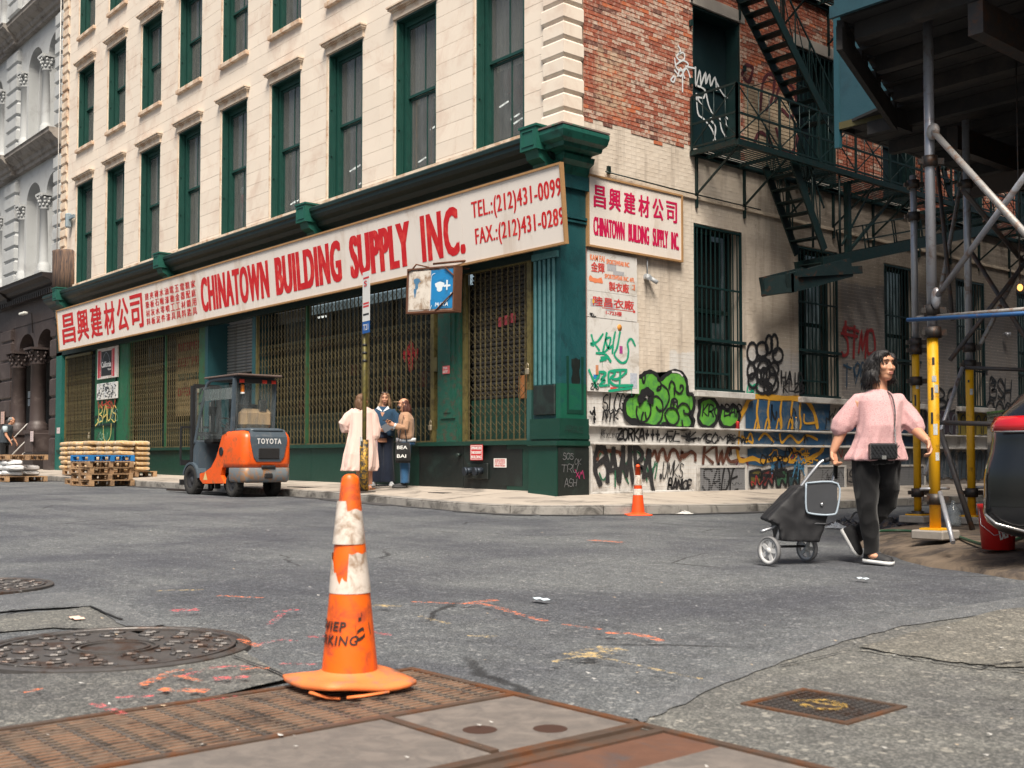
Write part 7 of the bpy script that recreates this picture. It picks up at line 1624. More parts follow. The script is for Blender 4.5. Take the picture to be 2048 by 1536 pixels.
m = MB(); m.tube([iw(1755, 905), iw(1757, 930)], [(.165, .12), (.170, .125)], 20)
m.tube([iw(1734, 915), iw(1733, 960, -.01), iw(1734, 1015, -.03), iw(1741, 1060, -.01), iw(1744, 1108, 0)], [(.105, .10), (.098, .095), (.073, .075), (.062, .066), (.050, .056)], 18)
m.tube([iw(1776, 915), iw(1780, 960, .03), iw(1784, 1010, .12), iw(1762, 1045, .18), iw(1728, 1082, .25)], [(.105, .10), (.096, .095), (.072, .075), (.062, .064), (.050, .056)], 18)
remeshed(m, 'trousers', BLKC, PW, .008, 3, .014, 9., .6, 1.1)
WS = flatmat('white_sole', (.62, .62, .62), .5); BS_ = mat('black_knit_shoe', (.015, .015, .017), .7, .3, 20)
u = MB(); so_ = MB(); shoe(u, so_, iw(1733, 1125, .05), iw(1776, 1128, -.10)); u.build('shoe', BS_, PW); so_.build('sole', WS, PW)
u = MB(); so_ = MB(); shoe(u, so_, iw(1706, 1066, .27), iw(1731, 1118, .19)); u.build('shoe', BS_, PW); so_.build('sole', WS, PW)
u = MB()
for i in range(5): p = iw(1752+i*4, 1112+i*2, -.02-.015*i); u.tube([p+V3(-.022, -.01, .004), p+V3(.022, -.01, .006)], .003, 4)
u.build('shoelace', flatmat('lace_grey', (.2, .2, .2), .7), PW)
# quilted crossbody bag on a chain
BG = empty('handbag', PW.matrix_basis @ iw(1751, 906, -.19), YAW+rad(3), 'small black quilted handbag on a chain strap at the hip of the woman in pink', 'handbag')
LEA = mat('black_leather', (.014, .015, .018), .35, .3, 20, bump=.2); m = MB(); m.box(-.10, .10, -.025, .03, -.06, .06, .012); m.build('body', LEA, BG)
m = MB()
for i in range(-3, 4):
 m.bar((-.03+i*.028, -.028, -.045), (.03+i*.028, -.028, .045), .004, .006, (0, 1, 0)); m.bar((.03+i*.028, -.0285, -.045), (-.03+i*.028, -.0285, .045), .004, .006, (0, 1, 0))
m.build('quilting', LEA, BG, kind='stuff', fix=False); MB().box(-.018, .018, -.036, -.026, -.058, -.030, .003).build('clasp', flatmat('silver_clasp', (.6, .6, .6), .25, 1.), BG)
m = MB(); m.box(-.101, -.094, -.029, -.024, -.055, .06); m.box(.094, .101, -.029, -.024, -.055, .06); m.build('chain_trim', flatmat('dark_chain', (.2, .2, .2), .3, .9), BG)
m = MB(); pts = [V3(.095, -.01, .055), V3(.10, .015, .18), V3(.105, .02, .30), V3(.10, .055, .40), V3(.09, .12, .445)]; pts = smooth_poly(pts, 8)
for i in range(len(pts)-1): m.bar(pts[i], pts[i+1], .006 if i % 2 else .011, .011 if i % 2 else .006)
m.build('chain_strap', flatmat('dark_chain', (0, 0, 0)), BG)
# ------------------------------------------------------------ the trolley
TR = empty('shopping_trolley', PW.location, YAW, 'black two wheeled shopping trolley with grey tube frame and white wheels', 'trolley')
ALU = flatmat('grey_tube', (.30, .31, .33), .35, .6); NYL = mat('black_nylon', (.010, .010, .012), .7, .3, 8, bump=.3); LTH = mat('trolley_leather', (.035, .037, .042), .4, .2, 6, bump=.15)
def tube_o(pts, r, name, mm, n=10): return MB().tube(pts, r, n).build(name, mm, TR)
ax = iw(1585, 1095, .0); hp = iw(1665, 922, .04)
tube_o(smooth_poly([iw(1664, 921, .05), iw(1650, 926, .05), iw(1636, 940, .04), iw(1608, 975, .03), iw(1580, 1020, .0), iw(1556, 1050, -.02), iw(1522, 1064, -.04)], 4), .013, 'frame_tube', ALU)
tube_o(smooth_poly([iw(1690, 930, .22), iw(1688, 955, .22), iw(1676, 985, .2), iw(1655, 1040, .2), iw(1636, 1085, .2)], 4), .013, 'frame_tube', ALU)
tube_o([iw(1580, 1015, .0), iw(1566, 1046, -.02), iw(1550, 1086, -.06)], .013, 'frame_tube', ALU)
tube_o([iw(1655, 924, .03), iw(1668, 920, .05), iw(1684, 922, .10), iw(1690, 932, .2), iw(1690, 960, .22)], .017, 'handle_grip', NYL, 12)
tube_o([iw(1548, 1092, -.08), iw(1624, 1097, .20)], .010, 'axle', NYL)
WR = mat('white_plastic_wheel', (.50, .50, .50), .5, .1, 8); RUB = mat('grey_tyre', (.16, .16, .165), .8)
for (px, py, d, r_) in ((1535, 1090, -.10, .104), (1631, 1093, .22, .096)):
 c = iw(px, py, d); c.z = r_; w_ = empty('wheel_pivot', (0, 0, 0)) if False else None
 R_ = Matrix.Rotation(rad(-58), 3, 'Z')
 def rot(mb): mb.v = [tuple(c+R_@Vector(v)) for v in mb.v]; return mb
 wo = rot(MB().lathe([(r_*.86, -.014), (r_, -.017), (r_*1.0, .017), (r_*.86, .014), (r_*.86, -.014)], n=32, axis='y')).build('tyre', RUB, TR)
 m = MB(); m.lathe([(r_*.86, -.012), (r_*.74, -.010), (r_*.74, .010), (r_*.86, .012)], n=32, axis='y'); m.lathe([(.001, -.018), (r_*.22, -.016), (r_*.22, .016), (.001, .018)], n=16, axis='y')
 for k in range(5): a = 2*PI*k/5; m.obox((r_*.48*math.cos(a), 0, r_*.48*math.sin(a)), (math.cos(a), 0, math.sin(a)), (0, 1, 0), (-math.sin(a), 0, math.cos(a)), r_*.62, .012, r_*.30)
 rot(m).build('wheel_hub', WR, TR)
m = MB(); q0, q1 = iw(1548, 1048, .02), iw(1640, 985, .14)
def slab(cs, name, mm, dep):
 m = MB(); n = len(cs); m.add([c+V3(0, -dep/2, 0)+V3(dep*.0, 0, 0) for c in cs]+[c+V3(0, dep/2, 0) for c in cs], [tuple(range(n))[::-1], tuple(range(n, 2*n))]+[(i, (i+1) % n, n+(i+1) % n, n+i) for i in range(n)])
 return m
m = MB(); rings = []
for (a, b, w0, dd) in ((1533, 1042, .05, .16), (1560, 1015, .16, .20), (1590, 995, .22, .22), (1620, 985, .26, .22), (1640, 985, .26, .20)): pass
body = [iw(1531, 1040, .05), iw(1596, 975, .08), iw(1670, 968, .12), iw(1672, 1000, .12), iw(1654, 1044, .12), iw(1640, 1085, .12), iw(1560, 1082, .05), iw(1556, 1050, .05)]
m = slab(body, 'bag', NYL, .27); o = remeshed(m, 'bag', NYL, TR, .012, 4, .008, 10., 1.)
m = MB();
fl = [iw(1612, 968, -.045), iw(1674, 969, -.045), iw(1672, 1020, -.055), iw(1660, 1030, -.057), iw(1622, 1028, -.057), iw(1611, 1018, -.055)]
m.add([p for p in fl]+[p+V3(0, .02, 0) for p in fl], [tuple(range(6))[::-1], tuple(range(6, 12))]+[(i, (i+1) % 6, 6+(i+1) % 6, 6+i) for i in range(6)]); m.build('flap', LTH, TR)
tube_o(smooth_poly([p+V3(0, -.004, 0) for p in fl+[fl[0]]], 4), .007, 'flap_piping', flatmat('pale_blue_piping', (.30, .36, .42), .6)); MB().ell(iw(1642, 1010, -.062), (.013, .008, .013)).build('snap_button', flatmat('silver_clasp', (0, 0, 0)), TR)
tube_o([iw(1566, 1046, -.03), iw(1651, 1048, -.03)], .005, 'wire_rail', ALU); tube_o([iw(1556, 1078, -.05), iw(1624, 1082, .0)], .007, 'wire_rail', NYL)
# ------------------------------------------------------------ three women by the gates
def place(px, pyfoot, y_world):
 v = ray(px, pyfoot); t = (y_world-CAMP.y)/v.y; p = CAMP+v*t; return Vector((p.x, p.y, walk_z(p.x, p.y)))
def figure(px, y_world, H, label, ctl):
 p = place(px, 960, y_world); t = empty('person', p, YAW, label, 'person'); return t
s_ = 1.0
# A: woman in the long pale pink dress, back turned
A = figure(724, -1.25, 1.66, 'long haired woman in loose pale pink dress, seen from behind beside the pole', None)
R0 = Matrix.Rotation(rad(20), 3, 'Z'); hA = V3(0.0, 0, 1.56); m = MB(); head(m, hA, Matrix.Rotation(rad(-55), 3, 'Z')); m.tube([V3(0, 0, 1.36), hA], .05, 10); m.ell(V3(0, 0, 1.34), (.16, .08, .07))
m.tube([V3(-.17, 0, 1.36), V3(-.30, .03, 1.14), V3(-.16, .12, 1.02)], [.045, .038, .026], 10); hand(m, V3(-.16, .12, 1.02), (.6, .6, -.2), (0, 0, -1), 1, .6)
m.tube([V3(.17, 0, 1.36), V3(.24, .0, 1.10), V3(.22, -.05, .86)], [.045, .038, .026], 10); hand(m, V3(.22, -.05, .86), (0, 0, -1), (-1, 0, 0), -1, .5)
for sx, dy in ((-.07, .03), (.13, -.02)): m.tube([V3(sx*.8, 0, .85), V3(sx, dy, .45), V3(sx+.02, dy, .09)], [.085, .055, .036], 12); m.tube([V3(sx+.02, dy-.03, .05), V3(sx+.04, dy-.12, .03)], [.035, .028], 8)
m.tube([V3(0, 0, .85), V3(0, 0, 1.3)], [.14, .13], 12); remeshed(m, 'body', SKIN, A, .009, 2)
DR = cloth('pale_pink_dress', (.70, .50, .44), .06, 4.); m = MB()
sp = [(V3(0, 0, 1.45), .07, .06, 0), (V3(0, 0, 1.41), .15, .09, 0), (V3(0, 0, 1.34), .20, .12, .0), (V3(0, 0, 1.15), .21, .15, .02), (V3(0, 0, .92), .24, .19, .05), (V3(-.02, 0, .62), .285, .24, .09), (V3(-.03, 0, .40), .30, .25, .12), (V3(-.05, 0, .33), .30, .25, .13)]
m.loft(torso_rings(densify(sp), 64, nf=9)); sleeve(m, [V3(-.14, 0, 1.38), V3(-.24, .02, 1.27), V3(-.32, .03, 1.15), V3(-.30, .06, 1.07), V3(-.20, .11, 1.03)], [.07, .09, .11, .10, .05]); sleeve(m, [V3(.14, 0, 1.38), V3(.21, 0, 1.24), V3(.24, -.01, 1.08), V3(.23, -.04, .93), V3(.22, -.05, .88)], [.07, .085, .09, .08, .05])
remeshed(m, 'dress', DR, A, .010, 3, .014, 7., .3, 2.); hairshell(A, hA, Matrix.Rotation(rad(-55), 3, 'Z'), HAIRBR, [((0, -.02, .035), (.088, .100, .085)), ((0, -.085, -.06), (.085, .05, .12)), ((.05, -.06, -.10), (.05, .05, .10)), ((-.05, -.06, -.10), (.05, .05, .10))], .011, 160, .07, 5)
for sx, dy in ((-.05, .03), (.15, -.02)): MB().obox((sx+.01, dy-.06, .015), (.3, 1, 0), (1, -.3, 0), (0, 0, 1), .23, .08, .03).build('sandal', mat('tan_sandal', (.30, .12, .05), .6), A)
# B: woman in the dark blue shirt facing the street
B = figure(763, -.42, 1.68, 'blond woman in dark blue shirt and navy trousers holding a paper, facing the street', None)
hB = V3(.06, 0, 1.60); RB = Matrix.Rotation(rad(180), 3, 'Z') @ Matrix.Rotation(rad(0), 3, 'X'); m = MB(); head(m, hB, RB); m.tube([V3(.03, 0, 1.40), hB], .05, 10); m.ell(V3(.03, 0, 1.38), (.16, .08, .07))
m.tube([V3(-.16, 0, 1.38), V3(-.20, -.04, 1.12), V3(.0, -.20, 1.02)], [.045, .038, .026], 10); hand(m, V3(.0, -.20, 1.02), (.9, -.3, 0), (0, 1, .3), 1, .7); m.tube([V3(.21, 0, 1.38), V3(.30, -.04, 1.13), V3(.20, -.2, 1.05)], [.045, .038, .026], 10); hand(m, V3(.20, -.2, 1.05), (-.6, -.4, .1), (0, 1, 0), -1, .7)
m.tube([V3(.02, 0, .8), V3(.03, 0, 1.35)], [.14, .13], 12)
for sx in (-.1, .15): m.tube([V3(sx*.8, 0, .85), V3(sx, 0, .1)], [.08, .04], 10)
remeshed(m, 'body', SKIN, B, .009, 2); face_bits(hB, RB, B)
SHB = cloth('dark_blue_shirt', (.020, .055, .105), .25, 30.); m = MB(); sp = [(V3(.03, 0, 1.46), .075, .07, 0), (V3(.03, 0, 1.42), .15, .09, 0), (V3(.03, 0, 1.36), .20, .115, 0), (V3(.03, 0, 1.15), .205, .15, .015), (V3(.03, 0, .98), .195, .145, .03), (V3(.03, 0, .92), .20, .15, .03)]
m.loft(torso_rings(densify(sp), 48)); sleeve(m, [V3(-.12, 0, 1.38), V3(-.19, -.01, 1.28), V3(-.22, -.04, 1.14), V3(-.13, -.11, 1.07), V3(-.06, -.16, 1.04)], [.07, .075, .072, .060, .045]); sleeve(m, [V3(.18, 0, 1.38), V3(.26, -.01, 1.28), V3(.31, -.04, 1.14), V3(.27, -.12, 1.09), V3(.24, -.16, 1.07)], [.07, .075, .072, .06, .045])
remeshed(m, 'shirt', SHB, B, .010, 2, .008, 9., .5, 5.)
WC = cloth('white_cuff', (.60, .62, .64), .05); m = MB(); m.tube([V3(-.06, -.16, 1.04), V3(-.015, -.19, 1.025)], .045, 14); m.build('cuff', WC, B); m = MB(); m.tube([V3(.235, -.165, 1.07), V3(.205, -.19, 1.055)], .045, 14); m.build('cuff', WC, B)
m = MB(); m.add([V3(-.06, -.075, 1.47), V3(.03, -.11, 1.36), V3(.0, -.12, 1.37), V3(-.09, -.09, 1.42)], [(0, 1, 2, 3)]); m.add([V3(.12, -.075, 1.47), V3(.03, -.112, 1.36), V3(.06, -.12, 1.37), V3(.15, -.09, 1.42)], [(0, 1, 2, 3)]); m.build('collar', WC, B)
NV = cloth('navy_trousers', (.012, .018, .035), .3); m = MB(); m.tube([V3(.03, 0, .98), V3(.03, 0, .88)], [(.18, .13), (.19, .14)], 18)
for sx in (-.07, .13): m.tube([V3(sx*.9, 0, .9), V3(sx-.01, 0, .5), V3(sx-.02, -.01, .07)], [(.11, .11), (.10, .10), (.125, .13)], 16)
remeshed(m, 'trousers', NV, B, .011, 3, .010, 7., .3, 1.)
for sx in (-.12, .17): u = MB(); so_ = MB(); shoe(u, so_, V3(sx, .02, 0), V3(sx+(.05 if sx > 0 else -.05), -.22, 0)); u.build('shoe', flatmat('white_trainer', (.55, .56, .58), .6), B); so_.build('sole', WS, B)
hairshell(B, hB, RB, HAIRBL, [((0, -.025, .045), (.085, .092, .078)), ((.072, -.02, -.06), (.032, .05, .12)), ((-.072, -.02, -.06), (.032, .05, .12)), ((.10, .0, -.15), (.035, .045, .08)), ((0, -.08, -.08), (.09, .04, .14))], .011, 160, .08, 6)
m = MB(); m.tube([hB+V3(-.07, -.05, .10), hB+V3(-.03, -.075, .115), hB+V3(.03, -.075, .115), hB+V3(.07, -.05, .10)], .008, 6); m.ell(hB+V3(-.035, -.078, .11), (.028, .012, .018)); m.ell(hB+V3(.035, -.078, .11), (.028, .012, .018)); m.build('sunglasses', flatmat('tortoise', (.05, .03, .02), .3), B)
pp = empty('paper', B.location+V3(0, 0, 0), YAW, 'folded dark paper held by the woman in the blue shirt', 'paper'); MB().obox((.14, -.28, 1.08), (1, 0, .6), (0, 1, 0), (-.6, 0, 1), .20, .006, .14).build('sheet', flatmat('dark_leaflet', (.12, .13, .15), .5), pp)
tb = empty('tote_bag', B.location, YAW, 'pale pink carrier bag hanging between the woman in the dress and the one in blue', 'bag'); m = MB(); m.loft([[V3(-.18+a*sx_, -.16+sy*.03, z) for sx_, sy in ((-1, -1), (1, -1), (1, 1), (-1, 1))] for z, a in ((.50, .12), (.60, .135), (.80, .12), (.88, .10))], True); m.build('bag', cloth('pale_pink_bag', (.60, .40, .42), .1), tb); MB().tube([V3(-.27, -.16, .87), V3(-.2, -.17, .96), V3(-.10, -.16, .87)], .012, 6).build('handle', mat('red_strap', (.5, .08, .07), .6), tb)
# C: woman in the tan jacket and baseball cap
Cc = figure(806, -.55, 1.62, 'woman in tan jacket, jeans and beige cap with black tote bag, turned to the left', None)
hC = V3(.0, 0, 1.47); RC = Matrix.Rotation(rad(105), 3, 'Z'); m = MB(); head(m, hC, RC); m.tube([V3(.03, 0, 1.28), hC], .05, 10); m.ell(V3(.04, 0, 1.26), (.12, .14, .07))
m.tube([V3(.04, -.15, 1.26), V3(.05, -.20, 1.02), V3(-.14, -.22, 1.10)], [.045, .038, .026], 10); hand(m, V3(-.14, -.22, 1.10), (-.8, .1, .5), (0, 1, 0), 1, .8); m.tube([V3(.02, .15, 1.26), V3(-.02, .15, 1.04), V3(-.20, .02, 1.14)], [.045, .038, .026], 10); hand(m, V3(-.2, .02, 1.14), (-.8, -.2, .4), (0, -1, 0), -1, .8)
m.tube([V3(.04, 0, .8), V3(.04, 0, 1.25)], [.13, .12], 12)
for sy in (-.08, .09): m.tube([V3(.04, sy, .8), V3(.03, sy, .1)], [.08, .04], 10)
remeshed(m, 'body', SKIN, Cc, .009, 2); face_bits(hC, RC, Cc)
TAN = cloth('tan_jacket', (.36, .21, .13), .12, 6.); m = MB(); sp = [(V3(.03, 0, 1.34), .08, .08, 0), (V3(.04, 0, 1.30), .10, .15, 0), (V3(.05, 0, 1.22), .135, .19, 0), (V3(.05, 0, 1.05), .145, .185, .02), (V3(.05, 0, .90), .14, .175, .03), (V3(.05, 0, .86), .13, .165, .03)]
m.loft(torso_rings(densify(sp), 48)); sleeve(m, [V3(.05, -.12, 1.27), V3(.06, -.17, 1.16), V3(.05, -.20, 1.05), V3(-.04, -.215, 1.06), V3(-.11, -.22, 1.09)], [.07, .075, .072, .062, .05]); sleeve(m, [V3(.03, .12, 1.27), V3(.0, .15, 1.16), V3(-.03, .15, 1.06), V3(-.1, .09, 1.10)], [.07, .075, .07, .055])
remeshed(m, 'jacket', TAN, Cc, .010, 2, .008, 9., .5, 6.); MB().tube([V3(.05, 0, .88), V3(.05, 0, .81)], [(.14, .175), (.145, .18)], 20).build('shirt_hem', WC, Cc); m = MB(); m.tube([V3(-.10, -.22, 1.085), V3(-.135, -.22, 1.10)], .042, 12); m.build('cuff', WC, Cc)
JN = cloth('blue_jeans', (.025, .085, .18), .3, 7.); m = MB(); m.tube([V3(.05, 0, .86), V3(.05, 0, .76)], [(.13, .165), (.13, .165)], 18)
for sy in (-.08, .09): m.tube([V3(.05, sy, .8), V3(.03, sy, .45), V3(.03, sy, .08)], [(.095, .095), (.085, .085), (.078, .078)], 16)
remeshed(m, 'jeans', JN, Cc, .011, 3, .010, 8., .4, 2.)
for sy in (-.08, .09): u = MB(); so_ = MB(); shoe(u, so_, V3(.07, sy, 0), V3(-.18, sy, 0)); u.build('shoe', BS_, Cc); so_.build('sole', flatmat('black_sole', (.02, .02, .02), .6), Cc)
hairshell(Cc, hC, RC, HAIRRD, [((0, -.02, .03), (.082, .088, .07)), ((0, -.085, -.08), (.085, .06, .11)), ((.05, -.09, -.16), (.05, .05, .09)), ((-.055, -.03, -.07), (.04, .05, .10))], .011, 200, .07, 7)
CAPM = cloth('beige_cap', (.36, .25, .15), .2, 40.); m = MB(); m.lathe([(.106, .0), (.108, .03), (.092, .08), (.055, .108), (.001, .118)], hC+V3(.012, 0, .045), 20); m.prism([(-.09, -.06), (-.13, -.055), (-.175, -.03), (-.185, 0), (-.175, .03), (-.13, .055), (-.09, .06)], 'xy', hC.z+.045, hC.z+.055); remeshed(m, 'cap', CAPM, Cc, .008, 1)
m = MB(); m.ell(hC+RC@V3(0, .07, -.045), (.05, .045, .045), 14, 10, RC); m.build('face_mask', flatmat('black_mask', (.015, .015, .017), .8), Cc)
ph = empty('phone', Cc.location, YAW, 'black phone held up by the woman in the tan jacket', 'phone'); MB().obox((-.26, -.22, 1.19), (1, 0, .1), (0, 1, 0), (-.1, 0, 1), .15, .09, .012).build('body', flatmat('phone_black', (.02, .02, .02), .2), ph)
tt = empty('tote_bag', Cc.location, YAW, 'black cotton tote bag with white letters hanging from the shoulder of the woman in tan', 'bag'); m = MB(); m.loft([[V3(.02+a*sx_, -.235+sy*b, z) for sx_, sy in ((-1, -1), (1, -1), (1, 1), (-1, 1))] for z, a, b in ((.44, .12, .02), (.50, .135, .04), (.70, .13, .035), (.80, .115, .015))], True); m.build('bag', cloth('black_cotton', (.014, .014, .015), .3), tt)
MB().tube([V3(-.06, -.235, .79), V3(-.02, -.25, 1.0), V3(.03, -.2, 1.28), V3(.06, -.235, 1.0), V3(.09, -.235, .79)], .010, 6).build('handle', cloth('black_strap', (.014, .014, .015), .3), tt)
m = MB(); lettering(m, 'BEA', (-.08, -.276, .68), (1, 0, 0), (0, 0, 1), .18, .06, .01); lettering(m, 'BAI', (-.08, -.276, .53), (1, 0, 0), (0, 0, 1), .16, .06, .01); m.build('lettering', flatmat('print_white2', (.7, .7, .68), .7), tt, fix=False)
# D: man bending at the far left
v = ray(16, 915); t_ = (-1.3-CAMP.y)/v.y; p = CAMP+v*t_; D = empty('person', (p.x, p.y, walk_z(p.x, p.y)), YAW, 'grey haired man in dark vest leaning forward by the stone steps at far left', 'person')
hD = V3(.10, 0, 1.56); RD = Matrix.Rotation(rad(-75), 3, 'Z') @ Matrix.Rotation(rad(-15), 3, 'X'); m = MB(); head(m, hD, RD); m.tube([V3(-.02, 0, 1.32), hD], .055, 10); m.tube([V3(-.12, 0, .85), V3(-.06, 0, 1.3)], [.15, .15], 12)
for sy in (-.2, .18): m.tube([V3(-.03, sy*.9, 1.36), V3(.03, sy, 1.10), V3(.16, sy, .92)], [.05, .042, .03], 10); hand(m, V3(.16, sy, .92), (.5, 0, -.8), (-.8, 0, -.4), 1, .6)
for sy in (-.1, .1): m.tube([V3(-.14, sy, .85), V3(-.13, sy, .1)], [.08, .045], 10)
remeshed(m, 'body', SKIN, D, .010, 2); hairshell(D, hD, RD, HAIRG, [((0, -.03, .045), (.082, .090, .065)), ((0, -.07, 0), (.078, .05, .07))], .011, 60, .02, 8)
VST = cloth('slate_vest', (.035, .045, .055), .2); m = MB(); sp = [(V3(-.01, 0, 1.45), .09, .09, 0), (V3(-.02, 0, 1.40), .14, .18, 0), (V3(-.05, 0, 1.25), .17, .21, 0), (V3(-.10, 0, 1.0), .17, .19, .02), (V3(-.12, 0, .88), .17, .19, .03)]; m.loft(torso_rings(densify(sp), 40)); remeshed(m, 'vest', VST, D, .012, 2, .008, 8., .5)
m = MB()
for sy in (-.2, .18): m.tube([V3(-.03, sy*.85, 1.38), V3(.0, sy, 1.2)], [.075, .068], 12);
m.build('sleeves', cloth('pale_shirt', (.36, .42, .45), .1), D); m = MB(); m.tube([V3(-.12, 0, .98), V3(-.13, 0, .82)], [(.15, .17), (.15, .18)], 14)
for sy in (-.1, .1): m.tube([V3(-.13, sy, .88), V3(-.12, sy, .5), V3(-.13, sy, .08)], [.10, .08, .07], 14)
remeshed(m, 'trousers', BLKC, D, .013, 2, .008, 8.)
for sy in (-.1, .1): u = MB(); so_ = MB(); shoe(u, so_, V3(-.17, sy, 0), V3(.10, sy, 0)); u.build('shoe', BS_, D)
# ================================================================== FORKLIFT (facing away to the left)
FK = empty('forklift', (-5.72, -2.575, .125), PI, 'orange and grey forklift truck with overhead guard parked at the kerb', 'forklift')
ORG = mat('forklift_orange', (.74, .095, .008), .36, .07, 3, 0, .06, 60, (.40, .10, .03), .5, 7); FK.scale = (1, .86, 1)
SLT = mat('forklift_slate', (.055, .075, .095), .42, .12, 4, 0, .1, 60, (.10, .11, .12), .35, 8)
SCR = mat('scraped_grey', (.16, .19, .21), .5, .15, 5, .2, .3, 60, (.32, .16, .07), .62, 7); BLP = mat('black_plastic', (.014, .014, .015), .5, .3, 6); RBR = mat('tyre_rubber', (.018, .017, .016), .85, .3, 9, bump=.3)
def fk(mb, name, m, par=None, **k): return mb.build(name, m, par or FK, **k)
def rrect(hx0, hx1, hy, z, r, n=5, tap=1.):
 P = []
 for cx_, cy_, a0 in ((hx1-r, hy-r, 0), (hx0+r, hy-r, PI/2), (hx0+r, -hy+r, PI), (hx1-r, -hy+r, 1.5*PI)):
  for i in range(n+1): a = a0+PI/2*i/n; P.append((cx_+r*math.cos(a), (cy_+r*math.sin(a))*tap, z))
 return P
# counterweight
m = MB(); m.loft([rrect(-.50, .35, .535, .52, .12), rrect(-.53, .35, .545, .60, .14), rrect(-.53, .33, .545, 1.02, .14), rrect(-.50, .30, .53, 1.09, .14), rrect(-.45, .27, .50, 1.14, .13), rrect(-.38, .24, .45, 1.155, .12)]); fk(m, 'counterweight', ORG)
m = MB(); m.loft([rrect(-.47, .10, .50, .26, .10), rrect(-.52, .12, .53, .30, .12), rrect(-.53, .12, .54, .50, .13), rrect(-.51, .12, .53, .515, .12)]); fk(m, 'rear_bumper', SCR)
m = MB(); P1 = [(-.40, 1.15), (.40, 1.15), (.42, .98), (.34, .70), (.28, .64), (-.28, .64), (-.34, .70), (-.42, .98)]
def xs_(z): return -.545 if z < .86 else -.545+.05*(z-.86)/.2 if z < 1.06 else -.495+.07*(z-1.06)/.09
m.loft([[(x, -w, z), (x, w, z), (-.2, w, z), (-.2, -w, z)] for x, w, z in ((-.545, .27, .62), (-.556, .33, .69), (-.556, .41, .98), (-.550, .405, 1.05), (-.50, .39, 1.16), (-.45, .38, 1.185))], False); fk(m, 'rear_panel', SLT)
m = MB(); m.loft([rrect(-.52, .30, .42, 1.15, .12), rrect(-.48, .28, .40, 1.19, .12), rrect(-.40, .25, .34, 1.205, .1)]); fk(m, 'engine_hood', SLT)
fk(MB().box(-.566, -.53, -.24, .24, .66, .86, .02), 'grille', BLP); fk(MB().box(-.556, -.52, -.16, .16, .50, .555, .02), 'tow_slot', BLP); fk(MB().box(-.548, -.50, -.10, .08, .33, .42, .015), 'tow_hole', BLP)
m = MB(); lettering(m, 'TOYOTA', (-.558, .27, .925), (0, -1, 0), (0, 0, 1), .54, .095, .02, .004, 2, .004, 1.3, N=(-1, 0, 0)); fk(m, 'lettering', flatmat('badge_white', (.6, .6, .6), .5), fix=False)
# side body: orange shell sweeping down to the step, grey deck and cowl
for s_ in (1, -1):
 m = MB(); prof = [(.20, .24), (1.05, .22), (1.18, .30), (1.18, .40), (.98, .43), (.72, .52), (.52, .70), (.40, .90), (.30, 1.08), (.12, 1.12), (.05, .9), (.12, .62), (.30, .50), (.34, .38)]
 m.prism([(x, z) for x, z in prof], 'xz', s_*.44, s_*.535); fk(m, 'side_panel', ORG)
 fk(MB().lathe([(.001, .005), (.055, .005), (.075, .012), (.075, -.02)], (.32, s_*.54, .80), 18, 'y'), 'filler_ring', BLP)
m = MB(); m.prism([(.36, .82), (.40, .60), (.10, .60), (.10, 1.10), (.30, 1.10)], 'xz', -.40, .40); fk(m, 'seat_deck', SLT)
m = MB(); m.prism([(.45, .40), (.45, .78), (.95, .78), (1.0, .55), (1.05, .40)], 'xz', -.36, .30); fk(m, 'footwell_block', BLP)
fk(MB().box(.40, 1.35, -.5, .5, .26, .42), 'floor_plate', BLP); m = MB(); m.prism([(1.30, .42), (1.30, .98), (1.42, 1.02), (1.52, .85), (1.56, .42)], 'xz', -.50, .50); fk(m, 'cowl', SLT)
for s_ in (1, -1):                                          # front fenders
 m = MB(); N = 10; P = [(1.55+.34*math.cos(a), .27+.34*math.sin(a)) for a in [PI*.10+PI*.85*i/N for i in range(N+1)]]; P2 = [(1.55+.30*math.cos(a), .27+.30*math.sin(a)) for a in [PI*.95-PI*.85*i/N for i in range(N+1)]]
 m.prism(P+P2, 'xz', s_*.34, s_*.56); fk(m, 'front_fender', SLT)
for x, r_, y_, w_, nm in ((1.55, .28, .46, .20, 'front_wheel'), (0, .215, .42, .17, 'rear_wheel')):
 for s_ in (1, -1):
  t = fk(MB().lathe([(r_*.55, -w_/2), (r_*.93, -w_/2), (r_, -w_*.38), (r_, w_*.38), (r_*.93, w_/2), (r_*.55, w_/2), (r_*.55, -w_/2)], (x, s_*y_, r_), 32, 'y'), nm, RBR)
  m = MB(); m.lathe([(.001, s_*w_*.30), (r_*.18, s_*w_*.34), (r_*.22, s_*w_*.2), (r_*.45, s_*w_*.15), (r_*.56, s_*w_*.46), (r_*.56, s_*w_*.1)], (x, s_*y_, r_), 24, 'y'); m.build('rim', mat('dark_rim', (.06, .06, .065), .5, .2, 8, .4), t)
  m = MB()
  for k in range(20): a = 2*PI*k/20; m.obox((x+r_*math.cos(a), s_*y_, r_+r_*math.sin(a)), (-math.sin(a), 0, math.cos(a)), (0, 1, 0), (math.cos(a), 0, math.sin(a)), .035, w_*.7, .02)
  m.build('tread', RBR, t, kind='stuff')
